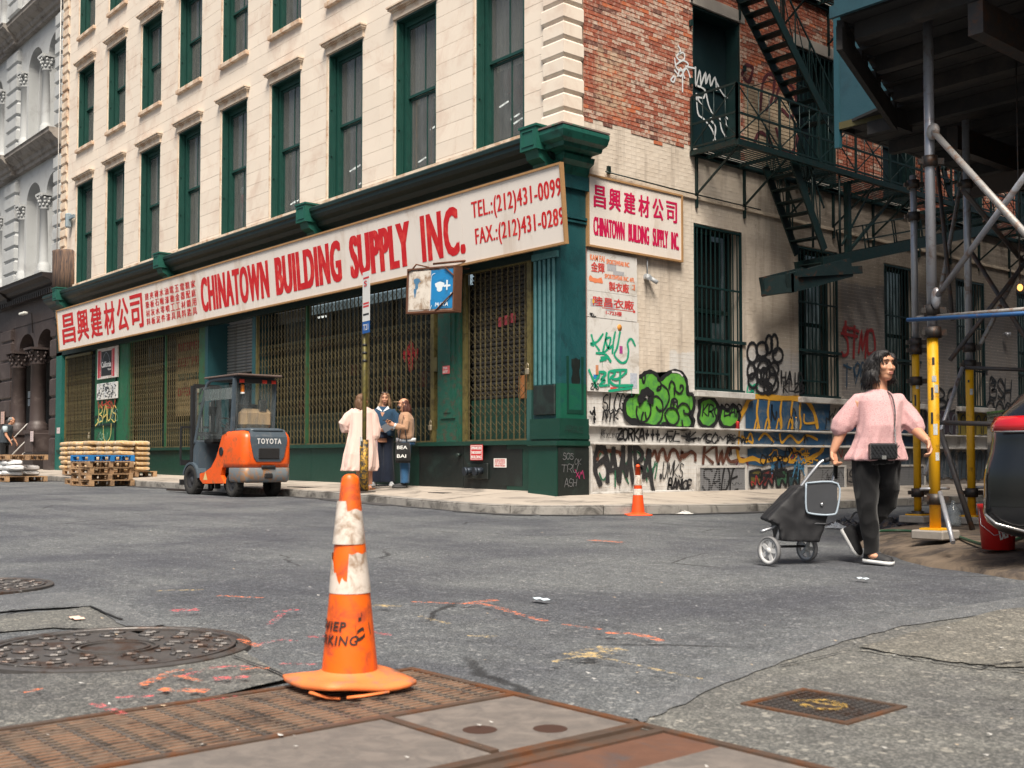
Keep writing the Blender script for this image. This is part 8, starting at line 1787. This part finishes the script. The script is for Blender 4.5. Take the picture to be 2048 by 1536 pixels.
# overhead guard
for s_ in (1, -1):
 fk(MB().tube(smooth_poly([V3(1.48, s_*.49, .95), V3(1.42, s_*.48, 1.15), V3(1.24, s_*.46, 1.65), V3(1.10, s_*.45, 1.98), V3(.98, s_*.44, 2.07), V3(.80, s_*.44, 2.10), V3(.0, s_*.44, 2.10)], 3), [(.030, .038)]*19, 10), 'guard_post', SLT)
 fk(MB().bar((.06, s_*.455, 1.08), (-.02, s_*.45, 2.08), .06, .07), 'rear_post', SLT)
m = MB(); m.box(-.22, 1.12, -.50, .50, 2.12, 2.155, .01); fk(m, 'roof_board', mat('weathered_roof_board', (.10, .07, .06), .8, .3, 5))
for i in range(7): fk(MB().box(.98-i*.17, 1.02-i*.17, -.44, .44, 2.07, 2.115), 'roof_bar', SLT)
fk(MB().box(-.06, .0, -.45, .45, 1.10, 1.16), 'rear_cross_bar', SLT); fk(MB().box(-.12, -.02, -.40, .40, 2.0, 2.07), 'light_bar', BLP)
for y_ in (.36, -.36, -.15): fk(MB().box(-.14, -.12, y_-.05, y_+.05, 2.0, 2.06), 'tail_light', flatmat('tail_red', (.35, .03, .02), .3))
b = fk(MB().lathe([(.035, 0), (.04, .02), (.036, .12), (.025, .14), (.001, .145)], (-.02, .28, 1.84), 14), 'beacon', mat('beacon_amber', (.75, .20, .01), .3, .1)); MB().lathe([(.045, -.03), (.045, 0), (.001, .001)], (-.02, .28, 1.84), 14).build('beacon_base', flatmat('badge_white', (0, 0, 0)), b); fk(MB().box(-.04, .0, .26, .30, 1.97, 2.06), 'beacon_arm', BLP)
PL = glass_mat('clear_plastic', (.16, .18, .19), .98, .12)
fk(MB().box(-.045, -.04, -.44, .44, 1.18, 2.0), 'plastic_sheet', PL); fk(MB().bar((1.46, .50, 1.5), (.0, .46, 1.5), .004, .95, (0, 0, 1)), 'plastic_sheet', PL); fk(MB().bar((.02, .458, 1.82), (1.12, .478, 1.82), .006, .20, (0, 0, 1)), 'visor_strip', glass_mat('smoky_plastic', (.25, .27, .28), .5, .2))
# seat, steering, box on the seat, mirror
m = MB(); m.box(.35, .85, -.24, .24, 1.10, 1.22, .05); m.obox((.33, 0, 1.42), (1, 0, .12), (0, 1, 0), (-.12, 0, 1), .12, .46, .46); fk(m, 'seat', BLP)
fk(MB().tube([V3(.93+.17*math.cos(a), .04+.17*math.sin(a)*1.0, 1.33+.09*math.cos(a)) for a in [2*PI*i/20 for i in range(21)]], .014, 6), 'steering_wheel', BLP); fk(MB().tube([(1.25, .04, 1.0), (.94, .04, 1.32)], .03, 8), 'steering_column', BLP)
fk(MB().box(.93, 1.25, -.42, .42, .95, 1.12, .03), 'dashboard', BLP); fk(MB().box(.02, .10, -.30, -.14, 1.5, 1.72, .01), 'mirror', mat('mirror_face', (.4, .4, .42), .1, .1, 3, .9)); fk(MB().box(.9, .96, .30, .48, 1.45, 1.62, .01), 'mirror', BLP)
CB = MB().box(0, .24, -.31, .31, 0, .36, .08).build('cardboard_box', mat('cardboard', (.50, .33, .20), .85, .1, 4, bump=.2), None, 'plain tan cardboard box with soft corners on the hood inside the forklift cab', 'box'); CB.location = (-5.72-.02, -2.50+.02, .125+1.20); CB.rotation_euler = (0, 0, PI)
# mast, carriage, forks
for s_ in (1, -1): fk(MB().box(1.88, 1.98, s_*.30-.04, s_*.30+.04, .10, 2.05), 'mast_rail', BLP); fk(MB().box(1.98, 2.06, s_*.22-.03, s_*.22+.03, .10, 1.95), 'inner_mast_rail', BLP)
for z_ in (.3, 1.1, 2.0): fk(MB().box(1.87, 1.93, -.3, .3, z_, z_+.08), 'mast_cross', BLP)
for s_ in (.1, -.1): fk(MB().tube([(1.93, s_, .2), (1.93, s_, 1.75)], .028, 8), 'lift_cylinder', BLP)
fk(MB().tube(smooth_poly([V3(1.9, .15, 1.9), V3(1.7, .2, 2.0), V3(1.62, .2, 1.8), V3(1.85, .2, 1.7)], 4), .018, 6), 'hose', BLP)
for z_ in (.18, .55): fk(MB().box(2.06, 2.12, -.5, .5, z_, z_+.1), 'carriage_bar', BLP)
for y_ in (-.5, -.25, 0, .25, .5): fk(MB().box(2.06, 2.10, y_-.015, y_+.015, .65, 1.25), 'backrest_bar', BLP)
fk(MB().box(2.06, 2.10, -.5, .5, 1.25, 1.29), 'backrest_top', BLP)
for s_ in (1, -1): m = MB(); m.box(2.12, 2.17, s_*.25-.05, s_*.25+.05, .06, .65); m.box(2.17, 3.1, s_*.25-.05, s_*.25+.05, .05, .09); fk(m, 'fork', mat('fork_steel', (.06, .045, .04), .6, .3, 6, .6))
m = MB(); m.lathe([(.001, .008), (.10, .008)], (0, 0, 0), 3, 'y'); m.v = [(x+.95, .536, z+.34) for x, y, z in m.v]; fk(m, 'warning_triangle', flatmat('warn_yellow', (.6, .45, .2), .6))
# ================================================================== CONES
CO = mat('cone_orange', (.80, .125, .006), .42, .06, 3, bump=.2, bsc=30, dirt=(.36, .06, .025), dirt_amt=.6, dirt_sc=9); CW = mat('cone_white_sleeve', (.62, .56, .50), .5, .12, 9, bump=.3, bsc=40, dirt=(.28, .20, .14), dirt_amt=.55, dirt_sc=11)
CO2 = mat('cone_orange_red', (.78, .075, .010), .45, .06, 4, bump=.1); CBASE = mat('cone_base_orange', (.74, .19, .05), .6, .12, 6, bump=.3, dirt=(.25, .14, .10), dirt_amt=.45, dirt_sc=8)
def cone(loc, rz, H, base, label, old):
 t = empty('traffic_cone', loc, rz, label, 'traffic cone'); b = base/2; sc_ = H/.71
 def r(z): return (.094-(.094-.028)*(z-.03)/(.68))*sc_ if z > .0 else 0
 m = MB(); N = 40; rg = []
 def sq(hx, z, rr_=.06, bend=0.):
  P = []
  for k in range(N):
   a = 2*PI*k/N; q = (abs(math.cos(a))**11+abs(math.sin(a))**11)**(-1/11); x, y = hx*q*math.cos(a), hx*q*math.sin(a); z_ = z
   if old: z_ += .007*math.sin(2*a+.6)+.005*math.cos(3*a)+.02*(q-1)
   P.append((x, y, max(.002, z_)))
  return P
 z0 = .022 if old else .0
 m.loft([sq(b*.98, z0), sq(b, z0+.005), sq(b*.99, z0+.016), sq(b*.8, z0+.022)], True, False)
 m.loft([sq(b*.8, z0+.022)]+[[(r(.05)*k_*math.cos(2*PI*k/N), r(.05)*k_*math.sin(2*PI*k/N), zz+z0) for k in range(N)] for k_, zz in ((1.25, .032), (1.02, .042), (.9, .05))], True, False)
 m.loft([sq(b*.97, z0), sq(b*.5, z0+.0)], True, False)
 m.build('base', CBASE if old else CO2, t)
 prof = [(r(.04), .035), (r(.06), .06), (r(.3), .3), (r(.68), .67)]
 if old: prof += [(r(.69)*.95, .685), (r(.7)*.8, .69), (r(.7)*.55, .68), (.001, .665)]
 else: prof += [(r(.69)*1.05, .67), (r(.7)*.98, .69), (r(.7)*.5, .71), (.001, .712)]
 m = MB(); m.lathe([(a, z*sc_+z0) for a, z in prof], n=40)
 if old: m.v = [(x+.004*math.sin(z*9), y, z+(.005*math.sin(math.atan2(y, x)*2) if z > .66 else 0)) for x, y, z in m.v]
 m.build('body', CO if old else CO2, t); f = CW
 def sleeve_(za, zb, nm, edge=None, dz=0.):
  m = MB(); n = 48; vs = [];
  for k in range(n+1):
   a = 2*PI*k/n; e = edge(a) if edge else 0
   for z in (za, zb-e): vs.append(((r(z)+.0022)*math.cos(a)+(.004*math.sin(z*9) if old else 0), (r(z)+.0022)*math.sin(a), z*sc_+z0))
  m.add(vs, [(2*k, 2*k+2, 2*k+3, 2*k+1) for k in range(n)], True); return m.build(nm, f, t, fix=False)
 return t, r, sleeve_
cl = onG(698, 1385, 0.); t1, r1, sl_ = cone((cl.x, cl.y, .012), YAW+rad(38), .705, .345, 'tall worn orange traffic cone with torn white sleeves standing on the grating', True)
def tear1(a): d = (math.degrees(a)-38+360) % 360; return .03+.004*math.sin(a*5) if 190 < d < 330 else .0
def tear2(a):
 d = (math.degrees(a)+38) % 360; dd = d-262; q = 0
 if -60 < dd < 12: q = .088+.012*math.sin(dd*.3)-(max(0, -dd-22)*.0022)
 return max(0, q)+.003*math.sin(a*9)
sl_(.462, .605, 'upper_sleeve', tear1); sl_(.300, .432, 'lower_sleeve', tear2)
def cone_text(par, r, txts, a0, z0, h, adv, mm):
 m = MB()
 for li, (s_, da, dz) in enumerate(txts):
  vs, fs = text_geo(s_, 0, .022, 1.15); x0 = min(v[0] for v in vs); y1 = max(v[1] for v in vs); bm = bmesh.new(); bv = [bm.verts.new(v) for v in vs]
  for f in fs:
   try: bm.faces.new([bv[i] for i in f])
   except ValueError: pass
  bmesh.ops.triangulate(bm, faces=bm.faces); bmesh.ops.subdivide_edges(bm, edges=[e for e in bm.edges if e.calc_length() > .15], cuts=2)
  V_ = []; F_ = [tuple(v.index for v in f.verts) for f in bm.faces]; bm.verts.index_update(); F_ = [tuple(v.index for v in f.verts) for f in bm.faces]
  for v in bm.verts:
   z = z0+dz+v.co.y*h; R_ = r(z)+.0016; a = a0+da+(v.co.x-x0)*h*adv/R_; V_.append((R_*math.cos(a), R_*math.sin(a), z+.022))
  bm.free(); m.add(V_, F_)
 m.build('stencil_lettering', mm, par, fix=False)
STN = spray('stencil_black', (.03, .018, .015), .80, 60)
cone_text(t1, r1, [('OWIEP', 0, .045), ('PARKING', 0, 0.)], rad(-90-38-104), .135, .042, 1.0, STN)
pt = MB()
def csm(a, z): R_ = r1(z)+.002; a = rad(-128+a); return V3(R_*math.cos(a), R_*math.sin(a), z+.022)
for st in ([(22, .20), (24, .165), (26, .15)], [(26, .175), (40, .185), (44, .18)], [(24, .15), (36, .155), (46, .165)], [(60, .205), (63, .18), (66, .165)], [(30, .215), (38, .218)], [(38, .235), (40, .228)]):
 P = smooth_poly([csm(*q) for q in st], 5); vs = []
 for i, p in enumerate(P): vs += [p+V3(0, 0, .006), p-V3(0, 0, .006)]
 pt.add(vs, [(2*i, 2*i+1, 2*i+3, 2*i+2) for i in range(len(P)-1)])
pt.build('scuff_marks', STN, t1, fix=False)
# torn rubber lip hanging under the base
m = MB(); m.tube([V3(-.10, -.165, .022), V3(-.04, -.185, .010), V3(.0, -.19, .008)], [(.010, .005), (.010, .004), (.008, .004)], 8); m.tube([V3(.02, -.185, .010), V3(.07, -.180, .014), V3(.15, -.155, .022)], [(.012, .005), (.010, .005), (.008, .004)], 8)
m.v = [tuple(Matrix.Rotation(rad(-38), 3, 'Z') @ Vector(v)) for v in m.v]; m.build('torn_lip', CBASE, t1)
cl = onG(1276, 1031, 0.); t2, r2, sl2 = cone((cl.x, cl.y, .002), YAW+rad(5), .71, .36, 'newer bright orange cone with two white bands standing by the kerb', False); sl2(.42, .56, 'upper_sleeve'); sl2(.285, .37, 'lower_sleeve')
# ================================================================== SIGN POLE
pl = place(728, 985, -1.62); SP = empty('sign_post', pl, 0, 'slim olive street sign pole with peeling yellow sleeve at its foot', 'sign post')
Zp = (pl-CAMP).dot(CF); k_ = Zp/2248; topz = (985-556)*k_; sleevez = (985-880)*k_
POLE = mat('olive_pole', (.135, .115, .030), .5, .25, 7, .3, .3, 60, (.07, .06, .03), .6, 10); SLV = mat('peeling_yellow', (.55, .30, .02), .6, .25, 14, .1, .6, 40, (.02, .02, .02), .95, 16)
MB().tube([(0, 0, .0), (0, 0, topz)], .036, 12).build('pole', POLE, SP); MB().tube([(0, 0, 0), (0, 0, sleevez)], .075, 14).build('base_sleeve', SLV, SP); MB().box(-.14, .14, -.14, .14, -.01, .02).build('foot_plate', IRON, SP)
for py in (690, 706, 722): MB().tube([(0, 0, (985-py)*k_-.02), (0, 0, (985-py)*k_+.02)], .042, 12).build('band', BLP, SP)
rr = random.Random(31)
for i in range(14):
 z_ = rr.uniform(.15, sleevez); a = rad(-115)+rr.uniform(-.9, .9); m = MB(); w2, h2 = rr.uniform(.04, .09), rr.uniform(.04, .12); m.add([V3(.0765*math.cos(a+f), .0765*math.sin(a+f), z_+g) for f, g in ((-w2/.15, 0), (0, 0), (w2/.15, 0), (w2/.15, h2), (0, h2), (-w2/.15, h2))], [(0, 1, 4, 5), (1, 2, 3, 4)]); m.build('sticker', mat('sticker_white3' if i % 2 else 'sticker_black3', (.5, .5, .48) if i % 2 else (.03, .03, .03), .6, .6, 40), SP, fix=False)
SG = empty('street_sign', SP.location+V3(0, 0, 0), rad(-8), 'tall narrow white parking sign with blue foot, seen nearly edge on, on the olive pole', 'sign'); za = (985-668)*k_; zb = (985-545)*k_
MB().box(.02, .30, -.055, -.05, za+.2, zb).build('panel', mat('white_sign_face', (.62, .62, .60), .5, .06), SG); MB().box(.02, .30, -.055, -.05, za, za+.195).build('blue_panel', flatmat('sign_blue', (.01, .09, .32), .45), SG)
m = MB()
for z_ in (zb-.12, zb-.55, zb-.60): m.box(.05, .27, -.0575, -.0555, z_, z_+.03)
m.build('red_print', RED, SG); m = MB(); lettering(m, 'S', (.08, -.0575, zb-.25), (1, 0, 0), (0, 0, 1), .12, .10, .02); m.build('red_letter', RED, SG, fix=False); m = MB(); lettering(m, 'T21', (.06, -.0575, za+.05), (1, 0, 0), (0, 0, 1), .2, .1, .01); m.build('white_letters', WHT, SG, fix=False); MB().box(.05, .27, -.0575, -.0555, za+.30, za+.33).build('black_print', BLP, SG)
# ================================================================== PALLETS AND BAGS
WD = mat('pallet_wood', (.36, .22, .115), .85, .25, 8, bump=.4, dirt=(.20, .12, .07), dirt_amt=.5, dirt_sc=5, rnd=.3); WBLU = mat('blue_pallet', (.012, .16, .42), .6, .2, 8, bump=.3, rnd=.2)
def pallet_proto(mm):
 t = empty('pallet', (0, 0, 0));
 for i in range(7): MB().box(-.6+i*.185, -.6+i*.185+.09, -.5, .5, .115, .135).build('deck_board', mm, t)
 for y_ in (-.5, -.05, .41):
  for x_ in (-.6, -.07, .46): MB().box(x_, x_+.14, y_, y_+.09, .022, .095).build('block', mm, t)
  MB().box(-.6, .6, y_, y_+.09, .095, .115).build('stringer', mm, t)
 for y_ in (-.5, -.05, .41): MB().box(-.6, .6, y_, y_+.09, 0, .02).build('bottom_board', mm, t)
 return t
p1 = pallet_proto(WD); p2 = pallet_proto(WBLU); used = set()
def pal(proto, x, y, z, rz, label, group='wooden pallets stacked at the kerb'):
 o = proto if proto.name not in used else copy_tree(proto); used.add(proto.name); o.location = (x, y, z); o.rotation_euler = (0, 0, rz); tag(o, label, 'pallet', group); return o
sx0 = -12.95; sy0 = -2.55
sz = street_z(sx0)+.005
for i, (dx, rz_, lb) in enumerate(((.0, .02, 'bottom wooden pallet of the stack under the blue pallet'), (-.02, -.05, 'second wooden pallet from the ground under the blue pallet'), (-.06, .04, 'third wooden pallet from the ground under the blue pallet'), (-.02, -.02, 'wooden pallet directly under the blue pallet'))): pal(p1, sx0+dx, sy0, sz+.137*i, rz_, lb)
pal(p2, sx0, sy0, sz+.137*4, .01, 'bright blue pallet on top of the wooden pallet stack')
q = pal(p1, sx0-1.38, sy0+.35, sz, .0, 'wooden pallet half hidden behind the left end of the blue topped stack')
bagW = mat('white_plastic_bag', (.66, .66, .66), .45, .1, 4, bump=.3, bsc=14, rnd=.08); bagT = mat('tan_paper_bag', (.56, .47, .36), .7, .2, 5, bump=.4, bsc=18, dirt=(.48, .30, .13), dirt_amt=.7, dirt_sc=6, rnd=.2)
def bag_mesh(name, mm, L_, W_, H_, seed):
 m = MB(); rr = random.Random(seed); rg = []
 for i in range(9):
  t = i/8; e = (1-abs(2*t-1)**6); x = -L_/2+L_*t; rg.append([(x+rr.uniform(-.006, .006), W_/2*(.78+.22*e)*math.copysign(abs(math.cos(a))**.45, math.cos(a)), H_/2+H_/2*max(.35, e)*math.copysign(abs(math.sin(a))**.55, math.sin(a))+rr.uniform(-.006, .006)) for a in [2*PI*k/16 for k in range(16)]])
 m.loft(rg); me = m.mesh(name); me.materials.append(mm); return me
BM = [bag_mesh('cement_bag', bagW, .62, .42, .14, k) for k in range(3)]; BT = [bag_mesh('cement_bag', bagT, .58, .40, .13, k+5) for k in range(3)]
# white bags between two pallets at far left
fx, fy = -17.35, -3.0; fz = street_z(fx)+.005
pal(p1, fx, fy, fz, 0, 'ground pallet carrying the white bags, right one at the far left'); pal(p1, fx-1.32, fy, fz, .01, 'ground pallet at the left edge carrying white bags')
lv = ['bottom', 'middle', 'top']; cl_ = ['leftmost', 'second from left', 'third from left', 'rightmost']; k = 0
for lay in range(3):
 for c in range(4):
  inst('cement_bag', BM[(lay+c) % 3], None, (fx-1.5+.60*c+.12*(lay % 2), fy-.27, fz+.136+lay*.132), (rad(3*((c+lay) % 3-1)), 0, rad(4*((c*lay) % 3-1))), (1, 1, 1), 'white plastic bag, %s in the %s layer of the white bag pile' % (cl_[c], lv[lay]), 'cement bag', 'white bags between pallets'); k += 1
for lay in range(2):
 for c in range(3): inst('cement_bag', BM[(lay+c) % 3], None, (fx-1.2+.60*c, fy+.22, fz+.136+lay*.132), (0, 0, 0), (1, 1, 1), 'white plastic bag in back row of the white pile, %s column, %s layer' % (cl_[c], lv[lay]), 'cement bag', 'white bags in the back row')
pal(p1, fx, fy, fz+.535, .01, 'wooden pallet lying on top of the white bags, right one'); pal(p1, fx-1.25, fy, fz+.535, -.01, 'wooden pallet lying on top of the white bags at the left edge')
# tan bags on pallets by the wall
for gx, ncol, nm in ((-14.9, 3, 'right'), (-17.5, 4, 'left')):
 gz = walk_z(gx, -.9)+.005; pal(p1, gx-.1, -1.15, gz, 0, 'pallet under the %s pile of tan bags by the wall' % nm);
 for lay in range(6):
  for c in range(ncol):
   x = gx-.85+.56*c+(.05 if lay % 2 else 0)
   inst('cement_bag', BT[(lay+c) % 3], None, (x, -1.42, gz+.136+lay*.122), (rad(random.uniform(-4, 4)), 0, rad(random.uniform(-4, 4))), (1, 1, 1), 'tan paper bag, %s column and layer %s up in the %s pile by the wall' % (['first', 'second', 'third', 'fourth'][c], ['one', 'two', 'three', 'four', 'five', 'six'][lay], nm), 'cement bag', 'tan cement bags stacked by the wall')
 WRP = glass_mat('wrap_film', (.55, .54, .52), .80, .15) if 'wrap_film' not in bpy.data.materials else bpy.data.materials['wrap_film']
 for lay in range(6):
  for c in range(ncol): inst('cement_bag', BT[lay % 3], None, (gx-.85+.56*c, -1.02, gz+.136+lay*.122), (0, 0, 0), (1, 1, 1), 'tan bag in back row of the %s pile, %s column, %s layer' % (nm, ['first', 'second', 'third', 'fourth'][c], ['bottom', 'second', 'third', 'fourth', 'fifth', 'top'][lay]), 'cement bag', 'tan cement bags stacked by the wall')
MB().lathe([(.001, 0), (.045, 0), (.06, .15), (.055, .15), (.042, .01)], n=14).build('cup', flatmat('cup_orange', (.65, .28, .02), .5), None, label='orange plastic cup standing on the dark steps at far left', cat='cup').location = (-27.0, .25, .82)
# ================================================================== CAR TAIL AT THE RIGHT EDGE
CARP = NT('black_car_paint'); CARP.col((.006, .006, .0065, 1)); CARP.rough(.25); CARP.b.inputs['Coat Weight'].default_value = .8; CARP.b.inputs['Coat Roughness'].default_value = .04; CARP = CARP.m
KD = 7.6; kp = KD/2248
def ic(px, py, d=0.): return V3((px-2048)*kp, d, CAMP.z-CAMP.z+(CAMP.z+KD*math.tan(PITCH)+(830-py)*kp))
base = CAMP+ray(2048, 900)*KD; CAR = empty('parked_car', (base.x, base.y, 0), YAW, 'black car parked beside the shed legs with its red tail light in view', 'car')
outl = [(2075, 770), (2040, 790), (2012, 820), (1996, 838), (1985, 858), (1984, 880), (1980, 905), (1972, 930), (1967, 958), (1967, 990), (1965, 1010), (1964, 1025), (1972, 1045), (1992, 1062), (2020, 1072), (2060, 1080), (2300, 1085)]
m = MB(); rings = []
# the rear corner: sections swept from the side round to the back of the car
for (dx, dy, sc2) in ((0, 0, 1.),):
 pass
def sect(f, d):      # outline pushed to the right and forward as the body rounds its corner
 return [ic(px+f*(2200-px)*0, py, d)+V3(f, 0, 0) for px, py in outl]
for f, d in ((1.0, -1.05), (.62, -.62), (.30, -.33), (.12, -.16), (.02, -.02), (.04, .10), (.22, .32), (1.2, 1.45), (3.6, 4.2)):
 rings.append([p for p in sect(f, d)]+[ic(2500, 1085, d), ic(2500, 770, d)])
n_ = len(rings[0]); m.add([p for r_ in rings for p in r_], [(i*n_+k, i*n_+k+1, (i+1)*n_+k+1, (i+1)*n_+k) for i in range(len(rings)-1) for k in range(n_-1)], True)
m.add(rings[0], [tuple(range(n_))]); m.build('body', CARP, CAR)
TL = NT('tail_lamp_red'); TL.col((.45, .008, .012, 1)); TL.rough(.12); TL.b.inputs['Coat Weight'].default_value = 1.; TL = TL.m
m = MB(); rg = []
for f, d in ((.62, -.62), (.30, -.33), (.12, -.16), (.02, -.02), (.04, .10)):
 rg.append([ic(1992, 833, d)+V3(f-.006, -.012, 0), ic(1984, 850, d)+V3(f-.012, -.016, 0), ic(1984, 862, d)+V3(f-.012, -.016, 0), ic(1986, 866, d)+V3(f+.03, .03, 0), ic(1998, 834, d)+V3(f+.03, .03, 0)])
m.loft(rg); m.build('tail_light', TL, CAR)
m = MB(); m.tube([ic(1984, 864, d)+V3(f-.018, -.02, 0) for f, d in ((.62, -.62), (.30, -.33), (.12, -.16), (.02, -.02))], .007, 6); m.build('chrome_strip', flatmat('pale_chrome', (.5, .48, .46), .2, .8), CAR)
m = MB(); m.tube([ic(2000, 848, d)+V3(f-.03, -.035, 0) for f, d in ((.62, -.62), (.30, -.33), (.16, -.20))], [(.016, .006)]*4, 6); m.build('lamp_bar', flatmat('bright_red', (.8, .05, .04), .3), CAR)
m = MB(); m.add([ic(2050, 792, -.30), ic(2028, 812, -.26), ic(2140, 806, -.70), ic(2140, 782, -.70)], [(0, 1, 2, 3)]); m.build('rear_window', flatmat('blue_glass', (.10, .25, .35), .08), CAR)
m = MB(); m.tube([ic(1964, 1028, .0)+V3(.0, -.03, 0), ic(1975, 1046, -.04)+V3(.02, -.03, 0), ic(1990, 1060, -.18)+V3(.12, -.04, 0), ic(2010, 1070, -.5)+V3(.5, -.05, 0)], [.010]*4, 6); m.build('lower_trim', flatmat('pale_chrome', (0, 0, 0)), CAR)
wc = V3(.62, .30, .33); MB().lathe([(.2, -.1), (.33, -.1), (.33, .1), (.2, .1)], wc, 32, 'x').build('rear_wheel', RBR, CAR)
# ================================================================== THINGS ON THE NEAR SIDEWALK
bk = onG(1996, 1098, .125); BK = empty('bucket', bk, YAW, 'red plastic bucket with white print under the black car', 'bucket'); BK.scale = (.85, .85, .9); MB().lathe([(.001, 0), (.13, 0), (.155, .32), (.162, .33), (.162, .36), (.15, .36), (.125, .02)], n=28).build('body', mat('bucket_red', (.50, .012, .012), .45, .08, 5), BK)
m = MB(); lettering(m, 'THE', (-.03, -.155, .20), (.96, .05, .28), (-.2, 0, 1), .08, .04, .01, 0, 1, .004); lettering(m, 'DEPOT', (-.05, -.158, .08), (.96, .12, .30), (-.2, 0, 1), .17, .08, .02, .006, 2, .004); m.build('lettering', WHT, BK, fix=False)
MB().tube([V3(-.155, 0, .33), V3(-.165, -.05, .2), V3(-.1, -.16, .12), V3(.0, -.19, .14)], .003, 4).build('handle', ALU, BK)
m = MB(); P = [onG(px, py, .14) for px, py in ((1905, 1068), (1935, 1080), (1975, 1090), (2015, 1084), (2060, 1068))]; m.tube(smooth_poly(P, 5), .013, 8); m.build('garden_hose', mat('hose_green', (.015, .06, .03), .5), None, 'dark green garden hose curving over the dirty sidewalk by the bucket', 'hose')
m = MB(); P = [onG(px, py, .145) for px, py in ((1755, 1062), (1800, 1061), (1850, 1064), (1890, 1066))]; m.tube(smooth_poly(P, 4), .012, 8); m.build('garden_hose', mat('hose_green', (0, 0, 0)), None, 'straight run of green hose behind the feet of the woman in pink', 'hose')
jg = onG(1907, 1052, .125); JG = empty('water_jug', jg, 0, 'clear ribbed plastic water jug lying behind the yellow shed legs', 'jug'); MB().lathe([(.001, 0), (.07, 0), (.075, .05), (.068, .06), (.075, .08), (.068, .09), (.075, .12), (.05, .18), (.018, .22), (.018, .25), (.001, .25)], n=16).build('body', glass_mat('jug_plastic', (.35, .38, .4), .72, .1), JG)
def rag(px, py, z, w, h, mm, label, seed, name='rag', cat='rag'):
 p = onG(px, py, z); m = MB(); rr = random.Random(seed); N = 14; vs = []
 for j in range(N):
  for i in range(N):
   u, v_ = i/(N-1)*2-1, j/(N-1)*2-1; d_ = max(abs(u), abs(v_)); vs.append(V3(p.x+u*w+rr.uniform(-.01, .01), p.y+v_*w*.7+rr.uniform(-.01, .01), z+.006+h*max(0, 1-d_)*(.4+.9*rr.random())))
 m.add(vs, [(j*N+i, j*N+i+1, (j+1)*N+i+1, (j+1)*N+i) for j in range(N-1) for i in range(N-1)], False); return m.build(name, mm, None, label, cat, fix=False)
rag(1690, 1052, 0., .20, .10, mat('black_bag_plastic', (.012, .012, .014), .3, .3, 10), 'crumpled black plastic bag on the road behind the trolley', 1, 'plastic_bag', 'bag'); rag(1672, 1056, 0., .12, .06, glass_mat('clear_film', (.4, .42, .45), .4, .1), 'crumpled clear plastic film beside the black bag', 2, 'plastic_film', 'litter')
rag(1795, 1058, .0, .34, .14, mat('black_bag_plastic', (0, 0, 0)), 'heap of black sheeting behind the legs of the woman in pink', 3, 'plastic_sheet', 'sheet'); rag(1370, 1028, .01, .11, .04, flatmat('litter_white', (0, 0, 0)), 'white litter lying in the gutter right of the bright cone', 4, 'litter', 'litter')
m = MB(); P = [onG(px, py, .02) for px, py in ((1700, 1042), (1712, 1032), (1735, 1036), (1742, 1050), (1725, 1060))]; m.tube(smooth_poly([p+V3(0, 0, .05*(k_ % 2)) for k_, p in enumerate(P)], 5), .012, 8); m.build('black_cable', BLP, None, 'loop of thick black cable on the road beside the black bag', 'cable')
_before = set(bpy.data.objects)
t = empty('flood_lamp', (.0, onR(2005, 668)[0], onR(2005, 668)[1]), 0, 'small grey flood lamp on the side wall behind the scaffold', 'lamp'); MB().tube([(0, 0, 0), (.08, 0, 0)], .015, 6).tube([(.06, -.03, .0), (.16, .04, -.04)], [.04, .07], 12).build('housing', GALV, t)
side_frame([t])
# pieces that stand apart become objects of their own
def split_far(o, gap):
 me = o.data; n = len(me.vertices); par = list(range(n))
 def find(a):
  while par[a] != a: par[a] = par[par[a]]; a = par[a]
  return a
 for e in me.edges: par[find(e.vertices[0])] = find(e.vertices[1])
 isl = {}
 for i in range(n): isl.setdefault(find(i), []).append(i)
 ks = list(isl); B = []
 for k in ks: c = [me.vertices[i].co for i in isl[k]]; B.append([[min(v[a] for v in c)-gap for a in range(3)], [max(v[a] for v in c)+gap for a in range(3)]])
 g = list(range(len(ks)))
 def f2(a):
  while g[a] != a: a = g[a]
  return a
 for i in range(len(ks)):
  for j in range(i+1, len(ks)):
   if f2(i) != f2(j) and all(B[i][0][a] <= B[j][1][a] and B[j][0][a] <= B[i][1][a] for a in range(3)): g[f2(i)] = f2(j)
 gs = {}
 for i, k in enumerate(ks): gs.setdefault(f2(i), []).extend(isl[k])
 if len(gs) < 2: return
 own = {}
 for gi, vv in enumerate(gs.values()):
  for v in vv: own[v] = gi
 nm = o.name.split('.')[0]; parts = [([], []) for _ in gs]; idx = {}
 for gi, vv in enumerate(gs.values()):
  for v in vv: idx[v] = len(parts[gi][0]); parts[gi][0].append(tuple(me.vertices[v].co))
 for p in me.polygons: parts[own[p.vertices[0]]][1].append(tuple(idx[v] for v in p.vertices))
 for gi, (vs, fs) in enumerate(parts):
  m2 = bpy.data.meshes.new(nm); m2.from_pydata(vs, [], fs); m2.materials.append(me.materials[0])
  if gi == 0: o.data = m2; q = o
  else: q = o.copy(); q.data = m2; C.objects.link(q)
  q.name = nm
for o in list(bpy.data.objects):
 b = o.name.split('.')[0]
 if o.type != 'MESH' or o.get('kind') or o.get('label') or len(o.data.vertices) > 12000: continue
 if b in ('door_jamb', 'stall_riser', 'red_stripe', 'silver_blot', 'ledge', 'shop_backdrop', 'shop_shelf', 'pier_base', 'frieze', 'band_course', 'gate_frame', 'door_rail', 'red_decoration', 'base_render', 'black_writing', 'column_pedestal', 'wooden_stop', 'lifting_hole', 'eye'): split_far(o, .004)
 elif 'graffiti' in b or b in ('black_outline', 'white_highlight', 'green_drips', 'scuff_marks'): split_far(o, .05)
